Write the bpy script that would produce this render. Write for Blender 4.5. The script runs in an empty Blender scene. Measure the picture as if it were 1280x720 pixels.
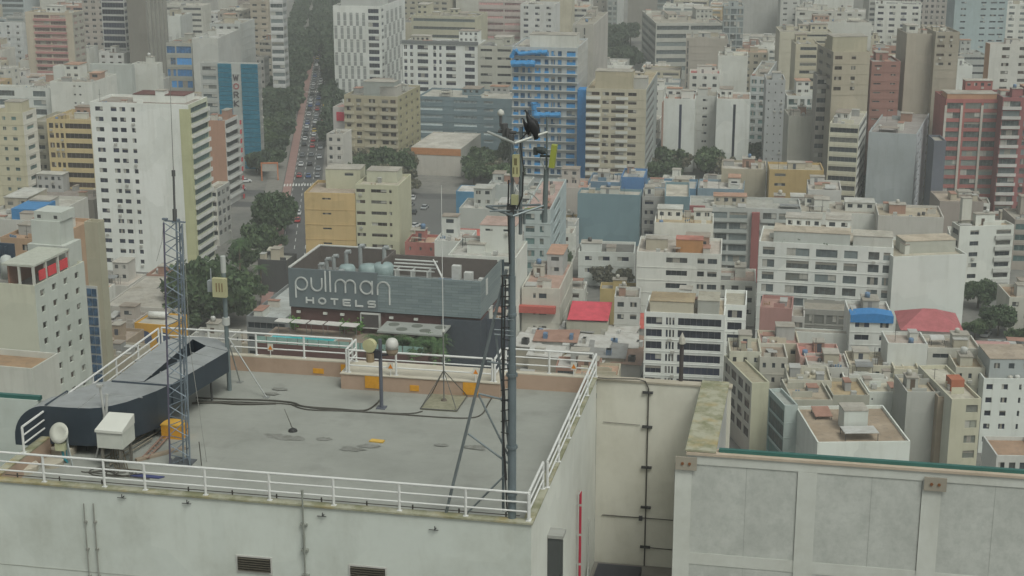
import bpy, bmesh, math, random
from mathutils import Vector, Matrix
from mathutils.bvhtree import BVHTree
R = math.radians
scn = bpy.context.scene
SKY, SUN, HAZE, EXPO = .1, 1.0, .00028, .12
COL = scn.collection
# ------------------------------------------------------------------ camera
CH = 115.0; F = 1980.0; PIT = 15.79
cp, sp = math.cos(R(PIT)), math.sin(R(PIT))
cam = bpy.data.cameras.new('camera'); co = bpy.data.objects.new('camera', cam); COL.objects.link(co)
co.location = (0, 0, CH); co.rotation_euler = (R(90 - PIT), 0, 0)
cam.sensor_width = 36; cam.lens = F / 1280 * 36; cam.clip_end = 20000; cam.clip_start = 1
scn.camera = co

def at(px, py, z=0.0):
    """world point where the ray of photo pixel (px,py) meets height z"""
    x = (px - 640) / F; y = (360 - py) / F
    d = Vector((x, cp + y * sp, -sp + y * cp))
    t = (z - CH) / d.z
    return Vector((d.x * t, d.y * t, z))
def zat(py, Y):
    y = (360 - py) / F
    return CH + Y * (-sp + y * cp) / (cp + y * sp)
def xat(px, Y, z):
    return (px - 640) / F * (Y * cp + (CH - z) * sp)
def atd(px, py, Y):
    z = zat(py, Y); return Vector((xat(px, Y, z), Y, z))
def proj(p):
    w = p.y * cp + (CH - p.z) * sp
    v = -p.y * sp * 1 + (CH - p.z) * cp
    return 640 + F * p.x / w, 360 + F * ((CH - p.z) * cp - p.y * sp) / w

# ------------------------------------------------------------------ tagging
def tag(o, label=None, cat=None, group=None, kind=None):
    if label: o['label'] = label
    if cat: o['category'] = cat
    if group: o['group'] = group
    if kind: o['kind'] = kind
    return o
def empty(name, loc, rz=0.0):
    o = bpy.data.objects.new(name, None); COL.objects.link(o)
    o.location = loc; o.rotation_euler = (0, 0, rz); o.empty_display_size = .5
    return o

# ------------------------------------------------------------------ materials
MC = {}
def newmat(name):
    m = bpy.data.materials.new(name); m.use_nodes = True
    nt = m.node_tree; b = nt.nodes['Principled BSDF']
    return m, nt, b
def N(nt, typ, **kw):
    n = nt.nodes.new(typ)
    for k, v in kw.items():
        if k.startswith('i_'): n.inputs[k[2:].replace('_', ' ')].default_value = v
        else: setattr(n, k, v)
    return n
def rgb(c): return (c[0], c[1], c[2], 1)
def mix(nt, fac, a, b, mode='MIX'):
    n = nt.nodes.new('ShaderNodeMix'); n.data_type = 'RGBA'; n.blend_type = mode
    for s, v in ((n.inputs[0], fac), (n.inputs[6], a), (n.inputs[7], b)):
        if hasattr(v, 'is_output'): nt.links.new(v, s)
        else: s.default_value = v
    return n.outputs[2]
def ramp(nt, src, p0, p1, a=0.0, b=1.0):
    n = nt.nodes.new('ShaderNodeMapRange'); n.inputs[1].default_value = p0; n.inputs[2].default_value = p1
    n.inputs[3].default_value = a; n.inputs[4].default_value = b; nt.links.new(src, n.inputs[0]); return n.outputs[0]
def coords(nt, scale=(1, 1, 1), world=False):
    if world: g = nt.nodes.new('ShaderNodeNewGeometry').outputs['Position']
    else: g = nt.nodes.new('ShaderNodeTexCoord').outputs['Object']
    m = nt.nodes.new('ShaderNodeMapping'); m.inputs['Scale'].default_value = scale; nt.links.new(g, m.inputs[0]); return m.outputs[0]
def noise(nt, vec, scale, detail=4, rough=.6):
    n = nt.nodes.new('ShaderNodeTexNoise'); n.inputs['Scale'].default_value = scale
    n.inputs['Detail'].default_value = detail; n.inputs['Roughness'].default_value = rough
    nt.links.new(vec, n.inputs['Vector']); return n.outputs['Fac']

def wall_mat(c, dirt=.3, near=False):
    k = ('wall', c, dirt, near)
    if k in MC: return MC[k]
    m, nt, b = newmat('plaster'); v = coords(nt, world=True)
    s = 3.0 if near else 1.0
    n1 = noise(nt, v, .12 * s, 5)
    n2 = noise(nt, coords(nt, (.9, .9, .1) if not near else (.5, .5, .14), True), .8 * s, 4, .65)
    n3 = noise(nt, v, .9 * s, 5, .7)
    dk = (c[0] * .62, c[1] * .6, c[2] * .55, 1)
    f1 = ramp(nt, n1, .42, .68, 0, dirt)
    f2 = ramp(nt, n2, .5, .75, 0, dirt * (.7 if near else 1.3))
    vo = nt.nodes.new('ShaderNodeTexVoronoi'); vo.distance = 'CHEBYCHEV'; vo.inputs['Scale'].default_value = .13 if not near else .3; nt.links.new(v, vo.inputs['Vector'])
    sx_ = nt.nodes.new('ShaderNodeSeparateColor'); nt.links.new(vo.outputs['Color'], sx_.inputs[0])
    base_ = mix(nt, ramp(nt, sx_.outputs[0], .55, .6, 0, .22 if not near else .1), rgb(c), (c[0]*.72, c[1]*.74, c[2]*.74, 1))
    base_ = mix(nt, ramp(nt, sx_.outputs[1], .75, .78, 0, .25 if not near else .12), base_, (min(c[0]*1.25,.8), min(c[1]*1.22,.8), min(c[2]*1.2,.78), 1))
    o = mix(nt, f1, base_, dk); o = mix(nt, f2, o, dk)
    o = mix(nt, ramp(nt, n3, .35, .7, 0, dirt * .7), o, (c[0] * 1.1, c[1] * 1.1, c[2] * 1.1, 1))
    nt.links.new(o, b.inputs['Base Color']); b.inputs['Roughness'].default_value = .9
    MC[k] = m; return m
def panel_mat():
    """weathered cement panels of the screen wall in the foreground"""
    if 'panel' in MC: return MC['panel']
    m, nt, b = newmat('weathered_cement')
    v = coords(nt, world=True)
    n1 = noise(nt, coords(nt, (1, 1, .8), True), .6, 6, .75); n2 = noise(nt, v, 2.5, 6, .75); n3 = noise(nt, coords(nt, (1.6, 1.6, .5), True), 1.6, 5, .75)
    o = mix(nt, ramp(nt, n1, .35, .65), (.39, .4, .37, 1), (.49, .5, .465, 1))
    o = mix(nt, ramp(nt, n2, .45, .75, 0, .45), o, (.26, .27, .25, 1))
    o = mix(nt, ramp(nt, n3, .58, .75, 0, .35), o, (.56, .57, .53, 1))
    nt.links.new(o, b.inputs['Base Color']); b.inputs['Roughness'].default_value = .92
    MC['panel'] = m; return m
def roof_mat(c):
    k = ('roof', c)
    if k in MC: return MC[k]
    m, nt, b = newmat('roof_screed'); v = coords(nt, world=True)
    vo = nt.nodes.new('ShaderNodeTexVoronoi'); vo.inputs['Scale'].default_value = .22; nt.links.new(v, vo.inputs['Vector'])
    n1 = noise(nt, v, .2, 6, .7); n2 = noise(nt, v, 1.1, 5, .7)
    o = mix(nt, ramp(nt, n1, .35, .7), rgb(c), (c[0] * .6, c[1] * .56, c[2] * .5, 1))
    o = mix(nt, ramp(nt, vo.outputs['Color'], .2, .9, 0, .4), o, (c[0] * 1.3, c[1] * 1.28, c[2] * 1.25, 1))
    o = mix(nt, ramp(nt, n2, .5, .72, 0, .5), o, (.13, .12, .11, 1))
    nt.links.new(o, b.inputs['Base Color']); b.inputs['Roughness'].default_value = .95
    MC[k] = m; return m
def flat(c, rough=.7, metal=0.0, var=.25, sc=1.2):
    k = ('flat', c, rough, metal, var, sc)
    if k in MC: return MC[k]
    m, nt, b = newmat('painted'); v = coords(nt, world=True)
    n1 = noise(nt, v, sc, 5, .65)
    o = mix(nt, ramp(nt, n1, .4, .7, 0, var * 1.6), rgb(c), (c[0] * .55, c[1] * .55, c[2] * .5, 1))
    nt.links.new(o, b.inputs['Base Color']); b.inputs['Roughness'].default_value = rough; b.inputs['Metallic'].default_value = metal
    MC[k] = m; return m
def rough_roof_floor():
    m, nt, b = newmat('roof_membrane'); v = coords(nt, world=True)
    n1 = noise(nt, v, .35, 6, .65); n2 = noise(nt, v, 3.5, 5, .7)
    o = mix(nt, ramp(nt, n1, .35, .68), (.285, .29, .262, 1), (.235, .24, .215, 1))
    o = mix(nt, ramp(nt, n2, .5, .75, 0, .3), o, (.3, .3, .28, 1))
    vo = nt.nodes.new('ShaderNodeTexNoise'); vo.inputs['Scale'].default_value = .75; vo.inputs['Detail'].default_value = 7; nt.links.new(v, vo.inputs['Vector'])
    o = mix(nt, ramp(nt, vo.outputs['Fac'], .56, .72, 0, .35), o, (.15, .15, .135, 1))
    br = nt.nodes.new('ShaderNodeTexBrick'); br.inputs['Scale'].default_value = 1; br.inputs['Brick Width'].default_value = 9; br.inputs['Row Height'].default_value = 1.05
    br.inputs['Mortar Size'].default_value = .012; br.inputs['Color1'].default_value = (0, 0, 0, 1); br.inputs['Color2'].default_value = (0, 0, 0, 1); br.inputs['Mortar'].default_value = (1, 1, 1, 1)
    mp = nt.nodes.new('ShaderNodeMapping'); mp.inputs['Rotation'].default_value = (0, 0, R(11)); nt.links.new(v, mp.inputs[0]); nt.links.new(mp.outputs[0], br.inputs['Vector'])
    o = mix(nt, ramp(nt, br.outputs['Color'], 0, 1, 0, .18), o, (.14, .14, .13, 1))
    nt.links.new(o, b.inputs['Base Color']); b.inputs['Roughness'].default_value = .93; return m
def moss_mat():
    if 'moss' in MC: return MC['moss']
    m, nt, b = newmat('mossy_coping'); v = coords(nt, world=True)
    n1 = noise(nt, v, 1.1, 6, .7); n2 = noise(nt, v, .5, 4)
    o = mix(nt, ramp(nt, n1, .42, .6), (.34, .33, .25, 1), (.19, .19, .11, 1))
    o = mix(nt, ramp(nt, n2, .52, .68, 0, .75), o, (.36, .27, .11, 1))
    nt.links.new(o, b.inputs['Base Color']); b.inputs['Roughness'].default_value = .95
    MC['moss'] = m; return m
def glass_mat(c=(.02, .026, .032), cur=.35, name='window_glass'):
    k = ('glass', c, cur)
    if k in MC: return MC[k]
    m, nt, b = newmat(name)
    oi = nt.nodes.new('ShaderNodeObjectInfo')
    cr = nt.nodes.new('ShaderNodeValToRGB'); cr.color_ramp.interpolation = 'CONSTANT'
    e = cr.color_ramp.elements
    e[0].position = 0; e[0].color = rgb(c); e[1].position = .3; e[1].color = (c[0] * 2.2, c[1] * 2.1, c[2] * 2, 1)
    x = e.new(.55); x.color = (c[0] * .5, c[1] * .5, c[2] * .5, 1)
    x = e.new(1 - cur * .6); x.color = (.07, .07, .065, 1)
    x = e.new(1 - cur * .25); x.color = (.16, .16, .14, 1)
    nt.links.new(oi.outputs['Random'], cr.inputs[0])
    n1 = noise(nt, coords(nt), .9, 2)
    o = mix(nt, ramp(nt, n1, .4, .65, 0, .5), cr.outputs[0], (c[0] * 1.5 + .02, c[1] * 1.5 + .02, c[2] * 1.5 + .02, 1))
    nt.links.new(o, b.inputs['Base Color']); b.inputs['Roughness'].default_value = .3; b.inputs['Specular IOR Level'].default_value = .3
    MC[k] = m; return m
def leaf_mat(c):
    k = ('leaf', c)
    if k in MC: return MC[k]
    m, nt, b = newmat('foliage'); v = coords(nt)
    n1 = noise(nt, v, 1.1, 5, .7)
    o = mix(nt, ramp(nt, n1, .38, .66), rgb(c), (c[0] * 2.6, c[1] * 2.2, c[2] * 1.6, 1))  # lighter noise tone painted in as leaf highlights, along with colour variation
    oi = nt.nodes.new('ShaderNodeObjectInfo')
    o = mix(nt, ramp(nt, oi.outputs['Random'], 0, 1, 0, .4), o, (c[0] * .6, c[1] * .6, c[2] * .7, 1))
    nt.links.new(o, b.inputs['Base Color']); b.inputs['Roughness'].default_value = .8
    MC[k] = m; return m
def corrug_mat(c):
    k = ('cor', c)
    if k in MC: return MC[k]
    m, nt, b = newmat('corrugated_sheet')
    v = coords(nt)
    w = nt.nodes.new('ShaderNodeTexWave'); w.inputs['Scale'].default_value = 1.6; w.inputs['Distortion'].default_value = .3; nt.links.new(v, w.inputs['Vector'])
    n1 = noise(nt, v, .4, 5, .7)
    o = mix(nt, ramp(nt, n1, .4, .7, 0, .8), rgb(c), (c[0] * .6, c[1] * .55, c[2] * .5, 1))
    o = mix(nt, ramp(nt, w.outputs['Fac'], 0, 1, 0, .25), o, (c[0] * .5, c[1] * .5, c[2] * .5, 1))
    nt.links.new(o, b.inputs['Base Color']); b.inputs['Roughness'].default_value = .7
    MC[k] = m; return m
def slat_mat(c, sc=1.0):
    k = ('slat', c, sc)
    if k in MC: return MC[k]
    m, nt, b = newmat('metal_cladding'); v = coords(nt)
    br = nt.nodes.new('ShaderNodeTexBrick'); br.inputs['Scale'].default_value = sc
    br.inputs['Brick Width'].default_value = 2.4; br.inputs['Row Height'].default_value = .5; br.inputs['Mortar Size'].default_value = .03
    br.inputs['Color1'].default_value = rgb(c); br.inputs['Color2'].default_value = (c[0] * 1.45, c[1] * 1.4, c[2] * 1.35, 1); br.inputs['Mortar'].default_value = (c[0] * .6, c[1] * .6, c[2] * .6, 1)
    mp = nt.nodes.new('ShaderNodeMapping'); mp.inputs['Rotation'].default_value = (R(90), 0, 0); nt.links.new(v, mp.inputs[0]); nt.links.new(mp.outputs[0], br.inputs['Vector'])
    n1 = noise(nt, coords(nt, (.15, .15, 1.2)), 1.5, 4)
    o = mix(nt, ramp(nt, n1, .35, .7, 0, .5), br.outputs['Color'], (c[0] * 1.7, c[1] * 1.6, c[2] * 1.5, 1))
    nt.links.new(o, b.inputs['Base Color']); b.inputs['Roughness'].default_value = .5
    MC[k] = m; return m

GL = glass_mat(); GLB = glass_mat((.02, .1, .19), .12); GLT = glass_mat((.07, .12, .12), .2); GLN = glass_mat((.012, .016, .035), .1)
GLBR = glass_mat((.035, .025, .02), .2); GLG = glass_mat((.09, .11, .115), .25); GLBL = glass_mat((.03, .16, .38), .1)
FRM = flat((.2, .2, .195), .5); DKM = flat((.05, .05, .05), .6)
TANKM = [flat((.12, .2, .32), .5), flat((.45, .43, .38), .6), flat((.08, .08, .08), .5), flat((.5, .5, .48), .6)]

# ------------------------------------------------------------------ mesh builder
class MB:
    def __init__(s): s.v = []; s.f = []; s.m = []
    def quad(s, a, b, c, d, m=0):
        n = len(s.v); s.v += [tuple(a), tuple(b), tuple(c), tuple(d)]; s.f.append((n, n+1, n+2, n+3)); s.m.append(m); return s
    def poly(s, pts, m=0):
        n = len(s.v); s.v += [tuple(p) for p in pts]; s.f.append(tuple(range(n, n+len(pts)))); s.m.append(m); return s
    def box(s, x0, x1, y0, y1, z0, z1, m=0):
        n = len(s.v)
        s.v += [(x0,y0,z0),(x1,y0,z0),(x1,y1,z0),(x0,y1,z0),(x0,y0,z1),(x1,y0,z1),(x1,y1,z1),(x0,y1,z1)]
        for q in ((0,3,2,1),(4,5,6,7),(0,1,5,4),(1,2,6,5),(2,3,7,6),(3,0,4,7)): s.f.append(tuple(n+i for i in q)); s.m.append(m)
        return s
    def prism(s, pts, z0, z1, m=0, mt=None):
        """pts: xy outline, counter-clockwise"""
        a = sum(pts[i][0]*pts[(i+1) % len(pts)][1]-pts[(i+1) % len(pts)][0]*pts[i][1] for i in range(len(pts)))
        if a < 0: pts = pts[::-1]
        k = len(pts); n = len(s.v)
        s.v += [(p[0], p[1], z0) for p in pts] + [(p[0], p[1], z1) for p in pts]
        s.f.append(tuple(n+i for i in range(k))[::-1]); s.m.append(m)
        s.f.append(tuple(n+k+i for i in range(k))); s.m.append(m if mt is None else mt)
        for i in range(k):
            j = (i+1) % k; s.f.append((n+i, n+j, n+k+j, n+k+i)); s.m.append(m)
        return s
    def tube(s, a, b, r, seg=8, r2=None, m=0, cap=True):
        a = Vector(a); b = Vector(b); r2 = r if r2 is None else r2
        d = (b-a)
        if d.length < 1e-6: return s
        d.normalize(); u = d.orthogonal().normalized(); w = d.cross(u); n = len(s.v)
        for p, rr in ((a, r), (b, r2)):
            for i in range(seg):
                t = 2*math.pi*i/seg; s.v.append(tuple(p + (u*math.cos(t) + w*math.sin(t))*rr))
        for i in range(seg):
            j = (i+1) % seg; s.f.append((n+i, n+j, n+seg+j, n+seg+i)); s.m.append(m)
        if cap:
            s.f.append(tuple(n+i for i in range(seg))[::-1]); s.m.append(m)
            s.f.append(tuple(n+seg+i for i in range(seg))); s.m.append(m)
        return s
    def path(s, pts, r, seg=6, m=0):
        for i in range(len(pts)-1): s.tube(pts[i], pts[i+1], r, seg, m=m)
        return s
    def lathe(s, c, prof, seg=16, m=0, axis=None):
        """prof: (radius, height) from bottom to top, about axis (default z)"""
        c = Vector(c); ax = Vector(axis).normalized() if axis else Vector((0,0,1))
        u = ax.orthogonal().normalized(); w = ax.cross(u); n = len(s.v)
        for r, h in prof:
            for i in range(seg):
                t = 2*math.pi*i/seg; s.v.append(tuple(c + ax*h + (u*math.cos(t)+w*math.sin(t))*max(r, 1e-4)))
        for k in range(len(prof)-1):
            for i in range(seg):
                j = (i+1) % seg; s.f.append((n+k*seg+i, n+k*seg+j, n+(k+1)*seg+j, n+(k+1)*seg+i)); s.m.append(m)
        s.f.append(tuple(n+i for i in range(seg))[::-1]); s.m.append(m)
        s.f.append(tuple(n+(len(prof)-1)*seg+i for i in range(seg))); s.m.append(m)
        return s
    def mesh(s, name, mats, smooth=False):
        me = bpy.data.meshes.new(name); me.from_pydata(s.v, [], s.f)
        for m in mats if isinstance(mats, (list, tuple)) else [mats]: me.materials.append(m)
        me.polygons.foreach_set('material_index', s.m)
        if smooth: me.polygons.foreach_set('use_smooth', [True]*len(s.f))
        me.update(); return me
    def build(s, name, mats, parent=None, smooth=False):
        o = bpy.data.objects.new(name, s.mesh(name, mats, smooth)); COL.objects.link(o)
        if parent: o.parent = parent
        return o
def childobj(name, me, parent, loc, rz=0.0):
    o = bpy.data.objects.new(name, me); COL.objects.link(o); o.parent = parent
    o.location = loc; o.rotation_euler = (0, 0, rz); return o

# ------------------------------------------------------------------ windows
WM = {}
WR = random.Random(77)
CURT = [flat((.42,.41,.37), .8), flat((.3,.28,.24), .8)]
def win_mesh(w, h, glass, mull=1.3, frame=True):
    q = .1 if w < 4 else .25
    w = max(round(w/q)*q, .3); h = max(round(h/.1)*.1, .3)
    var = WR.choice([0,0,0,1,2,3,4,5]) if w < 8 else 0
    if var == 5 and (w > 3 or not frame): var = 0
    k = (w, h, glass.name, mull, frame, var)
    if k in WM: return WM[k]
    b = MB(); x = w/2+.06; hh = h/2+.06
    b.quad((-x, 0, -hh), (x, 0, -hh), (x, 0, hh), (-x, 0, hh), 0)
    if frame:
        t = .05
        nm = max(1, int(round(w/mull)))
        for i in range(1, nm):
            c = -w/2 + w*i/nm; b.box(c-t/2, c+t/2, -.05, -.002, -hh, hh, 1)
        b.box(-x, -x+t+.02, -.05, -.002, -hh, hh, 1); b.box(x-t-.02, x, -.05, -.002, -hh, hh, 1)
        b.box(-x+t+.02, x-t-.02, -.048, -.003, -hh, -hh+.08, 1); b.box(-x+t+.02, x-t-.02, -.048, -.003, hh-.08, hh, 1)
    if var == 1: b.box(-w/2+.05, -w/2+w*.4, -.02, -.004, -hh+.1, hh-.1, 2)
    if var == 2: b.box(w*.12, w/2-.05, -.02, -.004, -hh+h*.3, hh-.1, 2)
    if var == 3: b.box(-w/2+.05, w/2-.05, -.02, -.004, hh-h*.4, hh-.1, 3)
    if var == 4: b.box(-w*.2, w*.15, -.02, -.004, -hh+.1, hh-.1, 3)
    if var == 5: b.box(-.4, .4, -.6, -.26, -hh-.75, -hh-.2, 2)
    me = b.mesh('window', [glass, FRM, CURT[0], CURT[1]]); WM[k] = me; return me

class B: pass
MAINS = []      # footprints
BOXES = []      # for occlusion test
def facade(mb, p0, ud, w, zb, zt, cells, rec, m=0):
    """cells: list of (a,b,z0,z1) openings sharing column bounds per a,b"""
    nrm = Vector((ud[1], -ud[0], 0)); ud = Vector((ud[0], ud[1], 0)); p0 = Vector((p0[0], p0[1], 0))
    P = lambda a, z, r=0: tuple(p0 + ud*a - nrm*r + Vector((0, 0, z)))
    cols = {}
    for a, b_, z0, z1 in cells: cols.setdefault((round(a, 3), round(b_, 3)), []).append((z0, z1))
    cur = 0
    for (a, b_) in sorted(cols):
        if a > cur + 1e-4: mb.quad(P(cur, zb), P(a, zb), P(a, zt), P(cur, zt), m)
        z = zb
        for z0, z1 in sorted(cols[(a, b_)]):
            if z0 > z + 1e-4: mb.quad(P(a, z), P(b_, z), P(b_, z0), P(a, z0), m)
            mb.quad(P(a, z0), P(a, z0, rec), P(a, z1, rec), P(a, z1), m)
            mb.quad(P(b_, z0, rec), P(b_, z0), P(b_, z1), P(b_, z1, rec), m)
            mb.quad(P(a, z0), P(b_, z0), P(b_, z0, rec), P(a, z0, rec), m)
            mb.quad(P(a, z1, rec), P(b_, z1, rec), P(b_, z1), P(a, z1), m)
            z = z1
        if z < zt - 1e-4: mb.quad(P(a, z), P(b_, z), P(b_, zt), P(a, zt), m)
        cur = b_
    if cur < w - 1e-4: mb.quad(P(cur, zb), P(w, zb), P(w, zt), P(cur, zt), m)

def cells_for(style, w, H, fh, zvis):
    """style -> list of (a,b,z0,z1,glassindex)"""
    out = []
    if not style: return out
    kind = style[0]; topm = style[3] if len(style) > 3 and kind != 'cols' else .0
    nf = int(H/fh)
    for k in range(nf):
        zt = H - .5 - k*fh
        if zt - fh < max(zvis, 1.0): break
        if kind == 'grid':
            n, (wf, hf) = style[1], style[2]
            cw = w/n
            for i in range(n):
                if len(style) > 4 and style[4] == 'checker' and (i+k) % 2: continue
                c = (i+.5)*cw; out.append((c-cw*wf/2, c+cw*wf/2, zt-fh*(.12+hf), zt-fh*.12))
        elif kind == 'cols':
            hf = style[2]
            for (a, b_) in style[1]: out.append((a*w, b_*w, zt-fh*(.12+hf), zt-fh*.12))
        elif kind == 'vgrid':      # tall alternating vertical slots, two storeys high
            n = style[1]
            if k % 2: continue
            cw = w/n
            for i in range(n):
                c = (i+.5+(.25 if (k//2) % 2 else -.1))*cw
                if c+cw*.22 > w: continue
                out.append((max(.05, c-cw*.22)+.001*(k//2 % 2), c+cw*.22, zt-fh*1.9, zt-fh*.05))
    if kind == 'vgrid':
        # two column families would overlap: keep families apart
        fams = {}
        for c in out: fams.setdefault(round(c[0], 3), []).append(c)
        ks = sorted(fams); keep = []; last = -1
        for k_ in ks:
            if k_ > last: keep += fams[k_]; last = fams[k_][0][1]
        out = keep
    return out

def bld(label, xl, xr, xs, yt, d, yaw=-12, col=(.55,.55,.5), scol=None, front=None, side=None, dep=14, fh=3.0, glass=None, sglass=None,
        roofc=(.3,.28,.24), cat='building', name='apartment_building', balc=None, par=.7, zvis=None, rec=.22, clutter=2, mull=1.3, frame=True, depmax=45, dirt=.3, group=None, ledge=True):
    glass = glass or GL; sglass = sglass or glass; ya = R(yaw)
    U = Vector((math.cos(ya), math.sin(ya), 0)); V = Vector((-math.sin(ya), math.cos(ya), 0))
    right = (xs is not None and xs > xr) or (xs is None and yaw <= 0)
    if xs is not None and xs > xr: yaw = min(yaw, -math.degrees(math.atan((xr-640)/F))-5)
    if xs is not None and xs < xl: yaw = max(yaw, -math.degrees(math.atan((xl-640)/F))+5)
    ya = R(yaw); U = Vector((math.cos(ya), math.sin(ya), 0)); V = Vector((-math.sin(ya), math.cos(ya), 0))
    cx = xr if right else xl
    z = zat(yt, d); z = max(z, 3.0)
    C = Vector((xat(cx, d, z), d, 0)); H_ = (CH-z)*sp
    def solve(D, px):
        k = (px-640)/F
        return (k*(C.y*cp+H_)-C.x)/(D.x-k*D.y*cp)
    w = abs(solve(U, xl if right else xr)); w = min(max(w, 2.5), 90)
    if xs is not None:
        t = solve(V, xs); dep = t if 2 < t < depmax else (depmax if t > depmax or t < 0 else dep)
    O = C - U*w if right else C
    root = empty(name, O, ya)
    if zvis is None: zvis = 0
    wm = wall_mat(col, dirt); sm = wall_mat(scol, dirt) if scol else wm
    mb = MB()
    fc = [c for c in cells_for(front, w, z-par*.5, fh, zvis)]
    sc = [c for c in cells_for(side, dep, z-par*.5, fh, zvis)]
    facade(mb, (0, 0), (1, 0), w, 0, z, fc, rec, 0)
    vis_r = xs is not None and right
    vis_l = xs is not None and not right
    facade(mb, (w, 0), (0, 1), dep, 0, z, sc if vis_r else [], rec, 1)
    facade(mb, (0, dep), (0, -1), dep, 0, z, sc if vis_l else [], rec, 1)
    facade(mb, (w, dep), (-1, 0), w, 0, z, [], rec, 0)
    t = .25; zr = z - par     # parapet inside + cap
    for (a, b_, c, e) in ((0, w, 0, t), (0, w, dep-t, dep), (0, t, t, dep-t), (w-t, w, t, dep-t)):
        mb.quad((a, c, z), (b_, c, z), (b_, e, z), (a, e, z), 0)
    mb.quad((t, t, zr), (t, t, z), (w-t, t, z), (w-t, t, zr), 0); mb.quad((t, dep-t, zr), (w-t, dep-t, zr), (w-t, dep-t, z), (t, dep-t, z), 0)
    mb.quad((t, t, zr), (t, dep-t, zr), (t, dep-t, z), (t, t, z), 0); mb.quad((w-t, t, zr), (w-t, t, z), (w-t, dep-t, z), (w-t, dep-t, zr), 0)
    if (fc or sc) and int(xl*3+yt) % 5 < 3 and rec < .3 and ledge:
        for k in range(int((z-par)/fh)):
            zz = z-par*.5-.5-k*fh-fh*.93
            if zz < max(zvis, 2): break
            mb.box(-.08, w+.08, -.09, -.003, zz, zz+.14, 0)
            mb.box(w+.003, w+.09, .0, dep, zz, zz+.14, 1) if vis_r else None
    mb.build('wall', [wm, sm], root)
    rb = MB(); rb.quad((t, t, zr), (w-t, t, zr), (w-t, dep-t, zr), (t, dep-t, zr)); rb.build('roof', roof_mat(roofc), root)
    # windows
    lst = []
    for (a, b_, z0, z1) in fc: lst.append(((a+b_)/2, rec-.02, (z0+z1)/2, 0.0, b_-a, z1-z0, glass))
    for (a, b_, z0, z1) in sc:
        if vis_r: lst.append((w-rec+.02, (a+b_)/2, (z0+z1)/2, R(90), b_-a, z1-z0, sglass))
        if vis_l: lst.append((rec-.02, dep-(a+b_)/2, (z0+z1)/2, R(-90), b_-a, z1-z0, sglass))
    lst.sort(key=lambda q: -q[2])
    for q in lst[:100]:
        childobj('window', win_mesh(q[4], q[5], q[6], mull, frame), root, q[:3], q[3])
    if len(lst) > 100:
        st = MB(); gm = []
        for q in lst[100:]:
            x = q[4]/2; h = q[5]/2; M = Matrix.Translation(q[:3]) @ Matrix.Rotation(q[3], 4, 'Z')
            st.quad(*[tuple(M @ Vector(p)) for p in ((-x, 0, -h), (x, 0, -h), (x, 0, h), (-x, 0, h))])
        tag(st.build('window', glass, root), kind='stuff')
    # balconies: (where, [(a,b)...], projection)
    if balc:
        wh, cols, pr, bc = balc
        L = w if wh == 'front' else dep
        k = 0; bmat = wall_mat(bc, .3)
        mesh_cache = {}
        cnt = 0
        while True:
            zt = z - par*.5 - .5 - k*fh
            if zt - fh < max(zvis, 1): break
            for (a, b_) in cols:
                bw = (b_-a)*L
                if bw not in mesh_cache:
                    q = MB(); q.box(-bw/2, bw/2, -pr, -.003, 0, .18); q.box(-bw/2, bw/2, -pr, -pr+.12, .18, 1.0)
                    q.box(-bw/2, -bw/2+.12, -pr+.12, -.003, .18, 1.0); q.box(bw/2-.12, bw/2, -pr+.12, -.003, .18, 1.0)
                    mesh_cache[bw] = q.mesh('balcony', bmat)
                c = (a+b_)/2*L; zz = zt - fh*.98
                if cnt >= 100: break
                cnt += 1
                if wh == 'front': childobj('balcony', mesh_cache[bw], root, (c, 0, zz))
                elif vis_r: childobj('balcony', mesh_cache[bw], root, (w, c, zz), R(90))
                else: childobj('balcony', mesh_cache[bw], root, (0, dep-c, zz), R(-90))
            k += 1
    tag(root, label, cat, group)
    b = B(); b.root = root; b.w = w; b.dep = dep; b.z = z; b.zr = zr; b.O = O; b.U = U; b.V = V; b.yaw = yaw; b.label = label; b.wm = wm; b.d = d; b.col = col
    MAINS.append(b)
    BOXES.append((O, U, V, w, dep, z))
    rnd = random.Random(int(xl*7+yt*13+d))
    if clutter: roof_clutter(b, clutter, rnd)
    return b

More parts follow.
